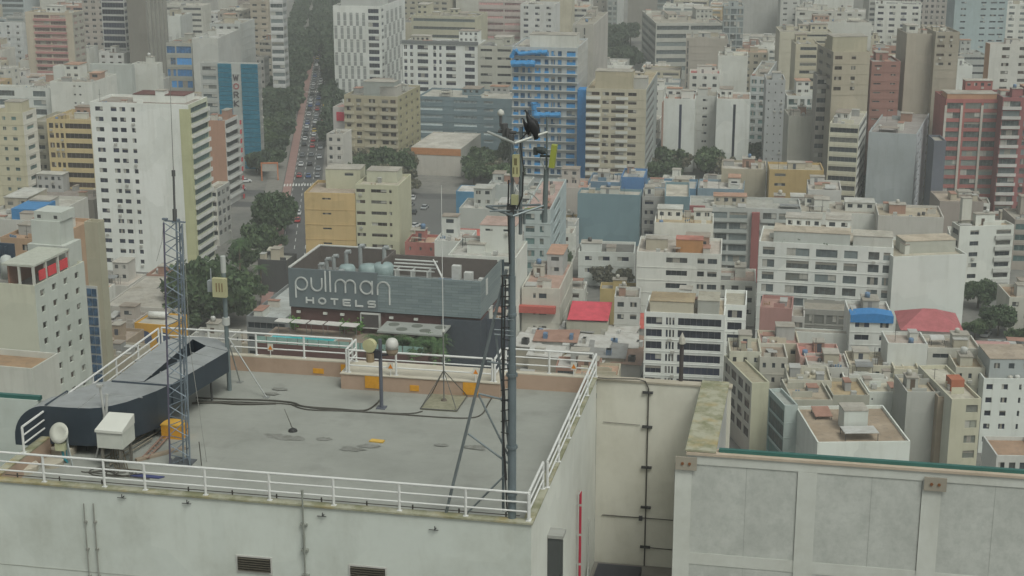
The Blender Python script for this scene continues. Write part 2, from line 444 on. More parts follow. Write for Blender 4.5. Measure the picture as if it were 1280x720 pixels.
def roof_clutter(b, n, rnd):
    w, dp, z = b.w, b.dep, b.zr
    if w < 5 or dp < 5: return
    used_ = []
    def free(px, py, sx, sy):
        if px < .4 or py < .4 or px+sx > w-.4 or py+sy > dp-.4: return False
        for a, c, e, g_ in used_:
            if px < a+e+.2 and px+sx > a-.2 and py < c+g_+.2 and py+sy > c-.2: return False
        used_.append((px, py, sx, sy)); return True
    if rnd.random() < .7:
        sw = min(w*rnd.uniform(.25, .5), rnd.uniform(2.4, 6)); sd = min(dp*.4, rnd.uniform(2.5, 5)); x = rnd.uniform(.5, w-sw-.5); y = rnd.uniform(dp*.2, dp-sd-.5); h = rnd.uniform(1.8, 3.2)
        if free(x, y, sw, sd):
            q = MB(); q.box(x, x+sw, y, y+sd, z, z+h); q.box(x-.15, x+sw+.15, y-.15, y+sd+.15, z+h, z+h+.15, 1)
            q.build('stair_house', [b.wm if rnd.random() < .6 else wall_mat(rnd.choice([(.5,.5,.46),(.42,.38,.3),(.33,.2,.15),(.36,.36,.34)]), .4), roof_mat((.36, .34, .3))], b.root)
            if rnd.random() < .5:
                q = MB(); dx = x+sw*.3; q.quad((dx, y-.01, z), (dx+.9, y-.01, z), (dx+.9, y-.01, z+min(2, h-.2)), (dx, y-.01, z+min(2, h-.2))); q.build('door', flat(rnd.choice([(.1, .07, .05), (.2, .2, .2), (.05, .06, .08)])), b.root)
            if rnd.random() < .35:
                tx, ty, tr = x+sw*rnd.uniform(.3, .7), y+sd/2, rnd.uniform(.45, .7)
                q = MB(); q.lathe((tx, ty, z+h+.16), [(tr, 0), (tr, tr*1.5), (tr*.85, tr*1.85), (tr*.3, tr*2.05), (.05, tr*2.1)], 12); q.build('water_tank', rnd.choice(TANKM), b.root, True)
    if n >= 2 and w > 8 and dp > 8 and b.O.y > 315:
        for t_ in range(2 if w > 14 else 1):
            sx = rnd.uniform(3.5, min(w*.5, 9)); sy = rnd.uniform(3, dp*.45); px = rnd.uniform(.4, w-sx-.4); py = rnd.uniform(dp*.35, dp-sy-.4); sh = rnd.choice([2.4, 2.7, 3, 5.2])
            if not free(px, py, sx, sy): continue
            nw = max(1, int(sx/2)); cw = sx/nw; cl = [(cw*(i+.25), cw*(i+.75), z+1.0+fl_*2.6, z+2.0+fl_*2.6) for i in range(nw) for fl_ in range(1 if sh < 4 else 2)]
            q = MB(); wmx = b.wm if rnd.random() < .5 else wall_mat(rnd.choice([(.56,.56,.52),(.5,.47,.4),(.4,.36,.29),(.38,.25,.19),(.4,.4,.39)]), .4)
            facade(q, (px, py), (1, 0), sx, z+.004, z+sh, cl, .12); q.quad((px+sx,py,z),(px+sx,py+sy,z),(px+sx,py+sy,z+sh),(px+sx,py,z+sh)); q.quad((px,py+sy,z),(px,py,z),(px,py,z+sh),(px,py+sy,z+sh)); q.quad((px+sx,py+sy,z),(px,py+sy,z),(px,py+sy,z+sh),(px+sx,py+sy,z+sh))
            o = q.build('upper_storey', wmx, b.root)
            q = MB(); q.box(px-.2, px+sx+.2, py-.2, py+sy+.2, z+sh, z+sh+.15); q.build('roof', roof_mat(rnd.choice([(.4,.38,.34),(.3,.26,.22),(.45,.45,.42),(.4,.24,.17)])), o)
            for a, c_, z0, z1 in cl: childobj('window', win_mesh(c_-a, z1-z0, GL), o, (px+(a+c_)/2, py+.1, (z0+z1)/2))
    for i in range(n*4+1):
        kind = rnd.random(); sx = rnd.uniform(1.2, min(6, w*.5)); sy = rnd.uniform(1.2, min(6, dp*.5)); sh = rnd.uniform(.5, 2.3)
        px, py = rnd.uniform(.4, max(.5, w-sx-.4)), rnd.uniform(.4, max(.5, dp-sy-.4))
        q = MB()
        if kind < .28:
            if not free(px, py, sx*.7, sy*.7): continue
            sx *= .7; sy *= .7; q.box(px, px+sx, py, py+sy, z+.004, z+sh); q.box(px-.1, px+sx+.1, py-.1, py+sy+.1, z+sh, z+sh+.12, 1)
            q.build('roof_shed', [wall_mat(rnd.choice([(.55,.55,.5),(.4,.36,.28),(.48,.45,.4),(.3,.3,.29)])), corrug_mat(rnd.choice([(.42,.42,.4),(.3,.26,.22),(.36,.2,.15)]))], b.root)
        elif kind < .5:
            if not free(px, py, sx, sy): continue
            s2 = sh+rnd.choice([-.4, -.2, .3, .5])
            q.poly([(px,py,z+sh),(px+sx,py,z+sh),(px+sx,py+sy,z+s2),(px,py+sy,z+s2)], 0)
            q.poly([(px,py,z+sh-.1),(px,py+sy,z+s2-.1),(px+sx,py+sy,z+s2-.1),(px+sx,py,z+sh-.1)], 0); q.quad((px,py,z+sh-.1),(px+sx,py,z+sh-.1),(px+sx,py,z+sh),(px,py,z+sh))
            for a, c in ((px+.1,py+.1),(px+sx-.2,py+.1),(px+.1,py+sy-.2),(px+sx-.2,py+sy-.2)): q.box(a, a+.1, c, c+.1, z, z+min(sh, s2)-.1, 1)
            q.build('lean_to_roof', [corrug_mat(rnd.choice([(.5,.5,.48),(.42,.42,.4),(.3,.26,.22),(.36,.2,.15),(.48,.46,.38),(.24,.25,.25)])), DKM], b.root)
        elif kind < .66:
            if not free(px, py, sx, .2): continue
            q.box(px, px+sx, py, py+.15, z+.004, z+1.2); q.build('dividing_wall', b.wm, b.root)
        elif kind < .78:
            if not free(px, py, 1.1, .9): continue
            q.box(px, px+1.0, py, py+.8, z+.15, z+1.0); q.box(px+.1, px+.25, py+.1, py+.7, z, z+.15); q.box(px+.75, px+.9, py+.1, py+.7, z, z+.15)
            q.build('air_conditioner', flat((.4, .4, .38)), b.root)
        elif kind < .86:
            r = rnd.uniform(.4, .6)
            if not free(px, py, 2*r, 2*r): continue
            q.lathe((px+r, py+r, z+.004), [(r, 0), (r, r*1.6), (r*.8, r*1.9), (.1, r*2.05)], 12); q.build('water_tank', rnd.choice(TANKM), b.root, True)
        elif kind < .93:
            if not free(px, py, sx*.5, .8): continue
            for k in range(3): q.box(px+k*.5, px+k*.5+.3, py, py+.3, z+.004, z+rnd.uniform(.3, .8))
            q.build('stored_crate', flat(rnd.choice([(.3,.2,.12),(.12,.2,.3),(.35,.33,.3)])), b.root)
        else:
            if not free(px, py, .3, .3): continue
            q.tube((px,py,z),(px,py,z+rnd.uniform(2,4)), .05, 6); q.box(px-.5, px+.5, py-.03, py+.03, z+1.9, z+1.95); q.build('aerial', DKM, b.root)

def on(b, name, x0, x1, yb, yt, dep, c, roofc=None, z=None, style=None, glass=None, fh=2.8, mat=None):
    """a rooftop volume of building b: front-bottom edge seen at (x0..x1, yb) on its roof"""
    z = b.zr if z is None else z
    p = at((x0+x1)/2, yb, z); l = p - b.O; u, v = l.dot(b.U), l.dot(b.V)
    hw = (x1-x0)/F*(p.y*cp+(CH-z)*sp)/2/max(.6, math.cos(R(b.yaw)))
    h = max(zat(yt, p.y)-z, .3)
    v = max(v, .3); dep = min(dep, max(b.dep-v-.3, 1.5)); hw = min(hw, b.w/2-.3); u = min(max(u, hw+.3), b.w-hw-.3)
    q = MB(); m = mat or wall_mat(c)
    cells = cells_for(style, hw*2, h+.3, fh, -10) if style else []
    cells = [(a, b_, max(z0, .2)+z, z1+z-.3) for a, b_, z0, z1 in cells if z1-.3-max(z0, .2) > .3]
    q2 = MB(); facade(q2, (u-hw, v), (1, 0), hw*2, z+.004, z+h, cells, .15)
    q2.quad((u+hw, v, z+.004), (u+hw, v+dep, z+.004), (u+hw, v+dep, z+h), (u+hw, v, z+h)); q2.quad((u-hw, v+dep, z+.004), (u-hw, v, z+.004), (u-hw, v, z+h), (u-hw, v+dep, z+h))
    q2.quad((u+hw, v+dep, z+.004), (u-hw, v+dep, z+.004), (u-hw, v+dep, z+h), (u+hw, v+dep, z+h))
    o = q2.build(name, m, b.root)
    q = MB(); q.box(u-hw-.1, u+hw+.1, v-.1, v+dep+.1, z+h, z+h+.15)
    q.build('roof', roof_mat(roofc or (.36, .34, .3)), o)
    for a, b_, z0, z1 in cells:
        childobj('window', win_mesh(b_-a, z1-z0, glass or GL), o, (u-hw+(a+b_)/2, v+.13, (z0+z1)/2))
    return o, u, v, hw, z+h
# ================================================================== SETTING
WHT=(.7,.71,.67); OFF=(.62,.6,.54); CRM=(.5,.46,.33); TAN=(.4,.35,.25); BRN=(.27,.23,.17); GRY=(.36,.36,.34); DGR=(.2,.21,.21); BLG=(.2,.25,.27)
PNK=(.46,.29,.26); BRK=(.4,.23,.16); RED=(.36,.12,.1); TPE=(.26,.245,.215); BLU=(.08,.26,.5)
def ground_mat():
    m, nt, b = newmat('city_ground'); v = coords(nt, world=True)
    n1 = noise(nt, v, .03, 6, .7); n2 = noise(nt, v, .4, 5, .7)
    o = mix(nt, ramp(nt, n1, .4, .6), (.13, .13, .12, 1), (.2, .19, .17, 1)); o = mix(nt, ramp(nt, n2, .45, .7, 0, .5), o, (.08, .08, .075, 1))
    nt.links.new(o, b.inputs['Base Color']); b.inputs['Roughness'].default_value = .95; return m
q = MB(); q.quad((-9000, -3000, 0), (9000, -3000, 0), (9000, 14000, 0), (-9000, 14000, 0)); tag(q.build('ground', ground_mat()), kind='structure')
asph = flat((.085, .085, .085), .9, 0, .3, .3); pav = flat((.2, .19, .17), .9, 0, .3, .5); paint = flat((.6, .6, .57), .8); pinkl = flat((.29,.17,.15), .9, 0, .3, .4); pink_unused = flat((.34, .19, .17), .9, 0, .3, .4)
A0 = at(364, 345); A1 = at(405, 50); AD = (A1-A0).normalized(); AN = Vector((AD.y, -AD.x, 0)); AL = (A1-A0).length
def avp(s, o, z=0): return A0 + AD*s + AN*o + Vector((0, 0, z))
def strip(name, s0, s1, o0, o1, z, m):
    q = MB(); q.quad(avp(s0, o0, z), avp(s0, o1, z), avp(s1, o1, z), avp(s1, o0, z)); return tag(q.build(name, m), kind='structure')
for nm, o0, o1 in (('pavement', -13, -7.2), ('pavement', 6.2, 11)):
    q = MB(); q.poly([avp(-60, o0, .13), avp(-60, o1, .13), avp(AL+700, o1, .13), avp(AL+700, o0, .13)])
    for o in (o0, o1): q.quad(avp(-60, o, 0), avp(AL+700, o, 0), avp(AL+700, o, .13), avp(-60, o, .13))
    tag(q.build(nm, pav), kind='structure')
strip('road', -60, AL+700, -7.2, 6.2, .012, asph); strip('cycle_lane', -60, AL+300, -6.9, -4.0, .016, pinkl)
q = MB()
for s in range(-60, int(AL)+300, 9):
    for o in (-3.6, -.2, 3.0): q.quad(avp(s, o-.08, .02), avp(s, o+.08, .02), avp(s+4, o+.08, .02), avp(s+4, o-.08, .02))
for sc in (118, 330):
    for i in range(13): q.quad(avp(sc, -6.9+i, .022), avp(sc, -6.4+i, .022), avp(sc+4, -6.4+i, .022), avp(sc+4, -6.9+i, .022))
tag(q.build('road_markings', paint), kind='structure')
for (py, x0, x1, wd) in ((248, 300, 720, 5), (150, -40, 1300, 5), (92, -40, 1300, 5), (350, 620, 1300, 3.5), (262, 0, 330, 4), (405, 1150, 1300, 4), (50, 0, 1300, 6)):
    a = at(x0, py-(640-x0)*.02); b_ = at(x1, py+(x1-640)*.02); n = (b_-a).normalized().cross(Vector((0,0,1)))*wd
    q = MB(); q.quad(a-n+Vector((0,0,.008)), a+n+Vector((0,0,.008)), b_+n+Vector((0,0,.008)), b_-n+Vector((0,0,.008))); tag(q.build('street', asph), kind='structure')
q = MB(); pk = [at(500, 292, .01), at(588, 300, .01), at(606, 250, .01), at(503, 248, .01)]; q.poly([p+Vector((0,0,.013)) for p in pk]); tag(q.build('parking_lot', flat((.12,.12,.115), .9)), kind='structure')

# ================================================================== BUILDINGS
g = lambda n, wf, hf: ('grid', n, (wf, hf))
rib = lambda n=1, hf=.45, wf=.94: ('grid', n, (wf, hf))
L = []
# --- left
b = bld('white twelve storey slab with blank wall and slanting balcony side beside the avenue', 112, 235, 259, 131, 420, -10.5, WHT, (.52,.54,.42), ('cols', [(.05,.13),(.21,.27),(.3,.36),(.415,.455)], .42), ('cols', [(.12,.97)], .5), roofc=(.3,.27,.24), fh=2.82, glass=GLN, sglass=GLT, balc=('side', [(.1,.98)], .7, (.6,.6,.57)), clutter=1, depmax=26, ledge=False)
on(b, 'penthouse', 165, 232, 128, 119, 14, WHT, (.13,.05,.045))
q = MB(); q.box(b.w-2.6, b.w+.04, -.04, -.004, 0, b.z-1.2); q.box(b.w+.004, b.w+.04, -.003, 1.6, 0, b.z-1.2); q.build('edge_strip', wall_mat((.46,.46,.27)), b.root)
b = bld('orange brick building with striped balconies and red trim', 256, 281, 297, 151, 505, -11, BRK, (.5,.5,.48), None, ('cols', [(.05,.95)], .5), fh=3.1, balc=('side', [(.02,.98)], 1.0, (.55,.55,.53)), roofc=(.34,.32,.28))
for k in range(9): q = MB(); q.box(b.w+1.0, b.w+1.25, b.dep-1.2, b.dep-.1, b.z-3.0-k*3.1, b.z-1.6-k*3.1); q.build('red_trim', flat((.5,.06,.07)), b.root)
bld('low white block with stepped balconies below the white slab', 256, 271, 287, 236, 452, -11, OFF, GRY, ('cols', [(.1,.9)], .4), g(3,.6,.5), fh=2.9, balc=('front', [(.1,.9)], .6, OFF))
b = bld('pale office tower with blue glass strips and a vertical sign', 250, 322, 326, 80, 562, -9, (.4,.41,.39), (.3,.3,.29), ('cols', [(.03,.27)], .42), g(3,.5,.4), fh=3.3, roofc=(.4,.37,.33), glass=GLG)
q = MB(); w = b.w
for x0, x1 in ((.31,.54),(.71,1.0)):
    for k in range(int(b.z/1.65)):
        q.box(w*x0, w*x1, -.35, -.004, b.z-1.6-k*1.65, b.z-.08-k*1.65, 0)
q.build('glass_curtain_wall', glass_mat((.013,.13,.2), 0), b.root)
def strokes(paths, size, r, org, root, name, mat, sx=1.0):
    q = MB()
    for p in paths:
        pts = [(org[0]+x*size*sx, org[1], org[2]+y*size) for x, y in p]
        for i in range(len(pts)-1):
            a, c = Vector(pts[i]), Vector(pts[i+1]); d = (c-a); ln = d.length
            if ln < 1e-6: continue
            d.normalize(); n = Vector((-d.z, 0, d.x))*r; a2 = a-d*r*.5; c2 = c+d*r*.5; yo = Vector((0, -.15, 0))
            q.quad(a2-n+yo, c2-n+yo, c2+n+yo, a2+n+yo); q.quad(a2-n, a2-n+yo, a2+n+yo, a2+n); q.quad(c2-n, c2+n, c2+n+yo, c2-n+yo)
            q.quad(a2+n, a2+n+yo, c2+n+yo, c2+n); q.quad(a2-n, c2-n, c2-n+yo, a2-n+yo)
    return q.build(name, mat, root)
def arc(cx, cy, r, a0, a1, n=14): return [(cx+r*math.cos(R(a0+(a1-a0)*i/n)), cy+r*math.sin(R(a0+(a1-a0)*i/n))) for i in range(n+1)]
SG = MB; dark = flat((.06,.05,.06), .5)
LT = {'W':[[(0,1),(.22,0),(.45,.8),(.68,0),(.9,1)]],'O':[arc(.45,.5,.45,0,360)],'R':[[(0,0),(0,1),(.6,1),(.75,.75),(.6,.5),(0,.5)],[(.4,.5),(.8,0)]],'K':[[(0,0),(0,1)],[(.75,1),(0,.45),(.8,0)]]}
for i, ch in enumerate('WORK'):
    strokes(LT[ch], 2.0, .2, (w*.57, -.02, b.z-6.0-i*3.1), b.root, 'sign_letter', flat((.4,.12,.12)) if ch == 'O' else dark)
bld('thin tan building edge rising beside the avenue trees', 324, 338, None, 50, 730, -8, (.42,.38,.32), None, rib(2,.4), None, dep=20, clutter=1)
bld('grey low block with orange panel right of the blue glass tower', 320, 330, 336, 72, 700, -8, (.44,.42,.4), GRY, g(2,.5,.4), g(5,.5,.4), clutter=1)
# upper left
bld('blue glass banded office tower at the top left corner', -30, 27, None, -30, 930, -10, (.4,.44,.45), None, rib(2,.6), dep=20, glass=GLG)
bld('narrow white block left of the pink banded apartments', -8, 27, 31, 29, 800, -10, (.5,.51,.5), None, g(3,.3,.35), None, fh=3.2)
b = bld('pink and cream banded apartment block', 31, 90, 104, 16, 715, -10, (.46,.4,.31), (.38,.36,.31), ('cols', [(.18,.5),(.53,.85)], .45), g(2,.6,.4), glass=glass_mat((.2,.13,.12), 0), balc=('front', [(.17,.86)], .5, (.42,.2,.19)), fh=2.95)
bld('beige tower directly behind the pink banded block', 100, 128, None, -25, 800, -10, (.38,.34,.3), None, g(3,.5,.4), dep=18)
bld('dark blue glass tower with white floor bands', 124, 153, 157, -25, 745, -10, (.5,.5,.48), None, rib(1,.72), rib(1,.6), glass=GLN, fh=3.1)
b = bld('dark taupe tower with vertical ribs on its side', 156, 180, 206, -28, 722, -10, (.19,.175,.15), (.22,.21,.19), None, None, dep=22)
q = MB()
for i in range(5): q.box(b.w+.003, b.w+.8, b.dep*(.08+i*.19), b.dep*(.08+i*.19)+1.2, 0, b.z-.5)
q.build('facade_rib', wall_mat((.28,.27,.24)), b.root)
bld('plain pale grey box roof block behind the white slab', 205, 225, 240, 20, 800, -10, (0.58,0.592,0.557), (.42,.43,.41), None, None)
bld('low building with blue panel beside a grey box', 207, 239, None, 54, 690, -8, (.36,.36,.32), None, ('cols', [(.02,.35),(.4,.98)], .6), dep=20, glass=GLBL, fh=5)
bld('wide pale ribbed metal hall left of the blue glass tower', 240, 272, 300, 48, 660, -6, (.48,.48,.45), (.44,.44,.42), None, None, roofc=(.42,.42,.4), clutter=1)
bld('taupe office block with dark upper windows at the top', 272, 298, 340, 15, 760, -8, (.36,.33,.29), (.36,.34,.3), g(4,.5,.4), g(6,.6,.4))
bld('stepped white block in front of the blue glass tower roofline', 262, 300, 318, 30, 700, -8, (.45,.46,.44), None, g(4,.5,.35), None)
bld('grey apartments with small openings above the ribbed hall', 205, 250, 272, -4, 930, -8, (.38,.37,.34), None, g(6,.5,.4), None)
bld('brown and maroon block at the top beside the avenue', 296, 318, 335, -12, 860, -8, (.33,.28,.25), (.3,.27,.24), g(3,.6,.4), g(3,.6,.4))
bld('large windowless light grey hall in the upper left', 112, 164, 168, 81, 622, -9, (.44,.46,.43), (.4,.42,.4), None, None, roofc=(.42,.42,.39), clutter=2, dep=30)
bld('white box joined to the right of the windowless grey hall', 165, 196, 203, 80, 630, -9, (0.58,0.58,0.534), None, None, None, clutter=1)
bld('small white stair tower left of the grey hall', 66, 80, 88, 83, 610, -9, (.55,.55,.51), None, None, None, clutter=0)
bld('long white terraced block with dark blue glazing', -10, 62, 70, 110, 570, -9, (0.58,0.592,0.557), None, ('cols', [(.1,.38),(.7,.92)], .6), None, glass=GLG, fh=3.3)
bld('white blank gabled block left of the white slab', 62, 115, None, 103, 560, -9, (0.58,0.58,0.534), None, ('cols', [(.55,.6),(.68,.73)], .2), dep=22)
b = bld('cream corner block with stepped roof at the left edge', -30, 28, 45, 141, 455, -9, CRM, OFF, ('cols', [(.55,.62),(.75,.85)], .35), g(1,.5,.4), roofc=(.33,.28,.2), glass=GLT)
on(b, 'penthouse', 2, 24, 148, 132, 5, CRM)
b = bld('pale orange building with dark ribbon windows', 58, 114, None, 150, 462, -9, (.5,.4,.22), None, ('cols', [(.04,.14),(.18,.25),(.29,.36),(.4,.98)], .52), None, dep=18, glass=GLBR, fh=2.95, roofc=(.36,.3,.2))
bld('grey beige narrow block between cream and orange buildings', 38, 58, None, 152, 470, -9, (.36,.34,.27), None, ('cols', [(.3,.8)], .4), dep=18)
b = bld('long low taupe warehouse wall below the orange building', 16, 117, None, 250, 445, -9, (.27,.245,.215), None, None, dep=22, roofc=(.27,.24,.22), clutter=3)
b = bld('white roof with blue tarpaulin at the left edge', -30, 52, None, 276, 330, -9, (.48,.47,.43), None, None, dep=24, roofc=(.42,.41,.37), clutter=2)
q = MB(); q.box(b.w*.45, b.w*.85, 3, 12, b.zr+.02, b.zr+2.4); q.build('blue_tarpaulin', flat((.05,.2,.42), .6), b.root)
b = bld('orange and brown clutter roof behind the dark screens', 0, 62, None, 300, 292, -13, (.42,.28,.18), None, g(3,.4,.4), dep=18, roofc=(.4,.27,.18), clutter=5)
# near-left cream block with red terrace
b = bld('cream block with red banner terrace and small square windows', -60, 43, 105, 357, 255, -14.5, (.5,.5,.4), (.47,.5,.45), None, ('cols', [(.1,.18),(.33,.41),(.56,.64),(.79,.87)], .4), fh=2.85, par=.9, roofc=(.3,.3,.28), glass=GLBR, clutter=0, frame=False, rec=.35, depmax=40)
LB = b; w, dpt, z = b.w, b.dep, b.z
q = MB(); q.box(w-6, w+.05, .05, dpt*.72, z+3.1, z+3.45); q.build('terrace_canopy', flat((.42,.43,.37), .8), b.root)
for v in (.15, dpt*.24, dpt*.48, dpt*.7): q = MB(); q.box(w-.4, w, v, v+.35, z+.002, z+3.1); q.build('post', flat((.5,.5,.45)), b.root)
q = MB(); q.box(w-3.0, w-2.65, .1, .45, z-.9, z+3.1); q.build('post', flat((.5,.5,.45)), b.root)
for a, c in ((.1,.24),(.27,.45),(.5,.68)): q = MB(); q.box(w-.3, w-.1, dpt*a+.4, dpt*c, z+.3, z+2.0); q.build('red_banner', flat((.62,.05,.06), .7), b.root)
q = MB(); q.box(w-5.5, w-5.2, 1, dpt*.7, z-.8, z+3.1); q.build('terrace_back_wall', flat((.3,.15,.1)), b.root)
q = MB(); q.box(w-8.5, w-1.2, dpt*.76, dpt*.76+5.5, z-.8, z+3.6); q.box(w-7.8, w-2.2, dpt*.76+.5, dpt*.76+5, z+3.6, z+7.8); q.box(w-7.2, w-1.9, dpt*.76+.8, dpt*.76+5.4, z+7.8, z+9.4)
q.build('tank_tower', wall_mat((.46,.48,.44)), b.root)
q = MB(); q.box(w-6.6, w-5.9, dpt*.76+.78, dpt*.76+.79, z+8.2, z+8.8); q.box(w-3.4, w-2.7, dpt*.76+.78, dpt*.76+.79, z+8.2, z+8.8); q.build('vent', DKM, b.root)
nav = flat((.035,.055,.085), .4)
q = MB(); q.box(w-26, w-9, dpt*.55, dpt*.55+.3, z-.8, z+4.4)
for i in range(14): q.box(w-26+i*1.2, w-25.8+i*1.2, dpt*.55-.9, dpt*.55-.02, z-.8, z+4.0)
q.build('dark_screen_wall', nav, b.root)
q = MB()
for i in range(6): q.path([(w-24+i*2.3, dpt*.4, z-.8), (w-24+i*2.3, dpt*.4, z+2.6), (w-23.4+i*2.3, dpt*.4, z+3.0), (w-22.8+i*2.3, dpt*.4, z+2.6)], .16)
q.build('vent_pipe', flat((.3,.33,.35), .4, .6), b.root)
q = MB(); q.lathe((w-8.8, 6, z-.85), [(1.1,0),(1.1,3),(.8,3.8),(.1,4.1)], 16); q.build('water_tank', flat((.45,.47,.45)), b.root, True)
q = MB(); q.box(w-24, w-9.8, .4, .6, z-.8, z+2.4); q.build('glass_screen', flat((.22,.24,.24), .3), b.root)
b2 = bld('tan stair wing with blue glazed strip on the cream block', 105, 122, None, 278, 289, -14, (.38,.35,.26), (.36,.34,.25), None, None, dep=2.5, clutter=0)
q = MB()
for k in range(15):
    for i in (0, 1): q.box(i*1.05-.35, i*1.05+.55, -.35, -.2, b2.z-14.5-k*1.9, b2.z-13-k*1.9)
q.build('stair_window', glass_mat((.05,.12,.22), .1), b2.root)
q = MB(); q.box(-.5, 1.75, -.18, -.004, b2.z-43, b2.z-12.5); q.build('stair_frame', flat((.5,.5,.48)), b2.root)
bld('low white building with bare brown lot roof at the left edge', -40, 40, None, 461, 232, -14, (.5,.5,.45), None, None, dep=8, par=1.0, roofc=(.33,.22,.13), clutter=0)
b = bld('long pale roofed shed with dark painted roof lettering', 130, 226, None, 386, 360, -8, (.46,.44,.4), (.4,.4,.38), None, dep=27, roofc=(.4,.38,.34), clutter=0, par=.3)
q = MB(); 
for i, u in enumerate((.35,.42,.49,.55)): q.box(b.w*u, b.w*u+.35, 17, 19.5, b.zr+.006, b.zr+.012); q.box(b.w*u, b.w*u+1.4, 19.5 if i % 2 else 17.6, 20 if i % 2 else 18.1, b.zr+.013, b.zr+.018)
q.build('roof_lettering', DKM, b.root)
b = bld('yellow painted shed with blue round patches', 168, 212, None, 407, 343, -14, (.6,.32,.03), None, None, dep=9, roofc=(.4,.38,.33), clutter=0, par=.3)
for cx_ in (.28, .8): q = MB(); q.lathe((b.w*cx_, -.02, b.z-3.4), [(1.7, 0), (1.7, .05)], 20, axis=(0,-1,0)); q.build('round_patch', flat((.05,.08,.16)), b.root)
q = MB(); q.lathe((b.w*.4, 5.0, b.zr+1.0), [(.1, -2.4), (.8, -2.2), (.8, 2.2), (.1, 2.4)], 14, axis=(1, .1, 0)); q.build('water_tank', flat((.6,.6,.57)), b.root, True)
bld('dull grey roof workshop between the long pale shed and the tan stair wing', 124, 166, None, 404, 350, -10, (.38,.34,.3), None, None, dep=9, roofc=(.3,.28,.27), clutter=3)
bld('small brown yard shed left of the yellow painted shed', 124, 158, None, 426, 334, -12, (.34,.27,.2), None, None, dep=9, roofc=(.36,.3,.25), clutter=3)
bld('tan walled shed low beside the tan stair wing', 126, 165, None, 446, 318, -12, (.42,.38,.3), None, None, dep=9, roofc=(.4,.36,.3), clutter=3)
bld('white low house at the foot of the white slab', 120, 160, None, 358, 398, -10, (.5,.48,.44), None, g(3,.4,.4), dep=12, roofc=(.42,.38,.34), clutter=4)
bld('brick red parapet house at the foot of the white slab', 183, 232, None, 345, 404, -10, (.34,.2,.15), None, None, dep=8, roofc=(.4,.37,.33), clutter=2)
# --- top middle
bld('white banded slab tower beside the avenue', 336, 352, 357, -28, 690, -6, (.56,.56,.55), (.4,.4,.4), rib(1,.5), rib(1,.5), glass=GLG, fh=3.3)
bld('beige block behind the white banded slab tower', 312, 334, None, -6, 760, -6, (.4,.35,.28), None, g(2,.5,.3), dep=20)
b = bld('white tower with checkered vertical grey strips', 416, 476, 506, 8, 705, -11, (0.65,0.661,0.626), (0.58,0.592,0.568), ('cols', [(.73,.95)], .62), ('cols', [(.02,.1)], .4), fh=3.0, glass=GLN, roofc=(.2,.2,.2), clutter=1)
gs = wall_mat((.27,.28,.27), .1)
q = MB(); q2_ = MB(); H = 5.9
for k in range(9):
    for i in range(5):
        u = b.w*(.02+i*.13+(0 if k % 2 else .065)); q.box(u, u+b.w*.06, -.06, -.003, b.z-3-(k+1)*H+.2, b.z-3-k*H)
    for i in range(5):
        v = b.dep*(.12+i*.18+(0 if k % 2 else .09))
        if v+b.dep*.09 < b.dep: q2_.box(b.w+.003, b.w+.06, v, v+b.dep*.09, b.z-3-(k+1)*H+.2, b.z-3-k*H)
q.build('facade_strip', gs, b.root); q2_.build('side_strip', gs, b.root)
o, *_ = on(b, 'penthouse', 455, 505, 10, -8, 12, (.45,.46,.44))
b = bld('white apartment block with navy windows and dark attic band', 503, 597, None, 55, 688, -12, (0.673,0.684,0.65), None, ('cols', [(.02,.06),(.1,.14),(.2,.34),(.41,.45),(.49,.52),(.58,.71),(.83,.96)], .58), dep=16, glass=GLN, fh=3.05, roofc=(.2,.2,.2))
q = MB(); q.box(-.3, b.w+.3, -.3, -.004, b.z-.6, b.z+.9); q.build('attic_band', flat((.16,.17,.17)), b.root)
bld('cream banded office block with green sign band', 514, 596, None, 21, 790, -12, (.42,.4,.3), None, rib(1,.35), dep=24, fh=4, glass=GLG)
b = bld('beige flats peeking over the cream banded office', 500, 560, None, -20, 900, -12, (.38,.35,.27), None, g(6,.6,.4), dep=18)
bld('pink banded long block at the top centre', 598, 662, None, 1, 820, -10, (.46,.4,.37), None, rib(2,.35), dep=18, glass=glass_mat((.3,.17,.17), 0), fh=3.4)
b = bld('grey white gridded block left of the blue netted tower', 597, 642, None, 58, 640, -10, (.44,.43,.37), None, ('cols', [(.08,.4),(.55,.92)], .3), dep=18, fh=3.3, glass=GL, roofc=(.24,.24,.24))
b = bld('tan apartment block with zigzag balconies and bay windows', 430, 497, 525, 121, 556, -13, (.4,.355,.25), (.35,.32,.2), ('cols', [(.04,.12),(.22,.32),(.46,.58),(.7,.82),(.86,.96)], .45), g(4,.3,.35), fh=2.95, roofc=(.26,.25,.22), glass=GLBR, clutter=4, balc=('front', [(.0,.18),(.38,.62),(.68,.99)], .5, (.44,.4,.3)))
on(b, 'penthouse', 447, 486, 126, 106, 6, (.3,.32,.3)); on(b, 'penthouse', 490, 512, 124, 110, 6, (.42,.4,.36))
b = bld('blue grey office slab with pale strip windows', 522, 642, None, 124, 600, -12, (.16,.22,.25), None, ('cols', [(.0,.26),(.38,.62),(.69,.79)], .35), dep=22, glass=glass_mat((.3,.35,.37), 0), fh=3.0, frame=False, roofc=(.4,.39,.35))
bld('white shop block with red sign beside the tan apartments', 416, 431, None, 134, 565, -12, (.48,.46,.44), None, None, dep=10, clutter=1, roofc=(.35,.2,.18))
q = MB(); 
b = MAINS[-1]; q = MB(); q.box(b.w*.3, b.w*.95, -.3, -.01, b.z-5, b.z-1.8); q.build('red_sign', flat((.6,.04,.08)), b.root)
bld('low white house with arched sign below the red sign', 408, 428, None, 168, 520, -12, (.52,.5,.46), None, g(2,.4,.4), dep=10)
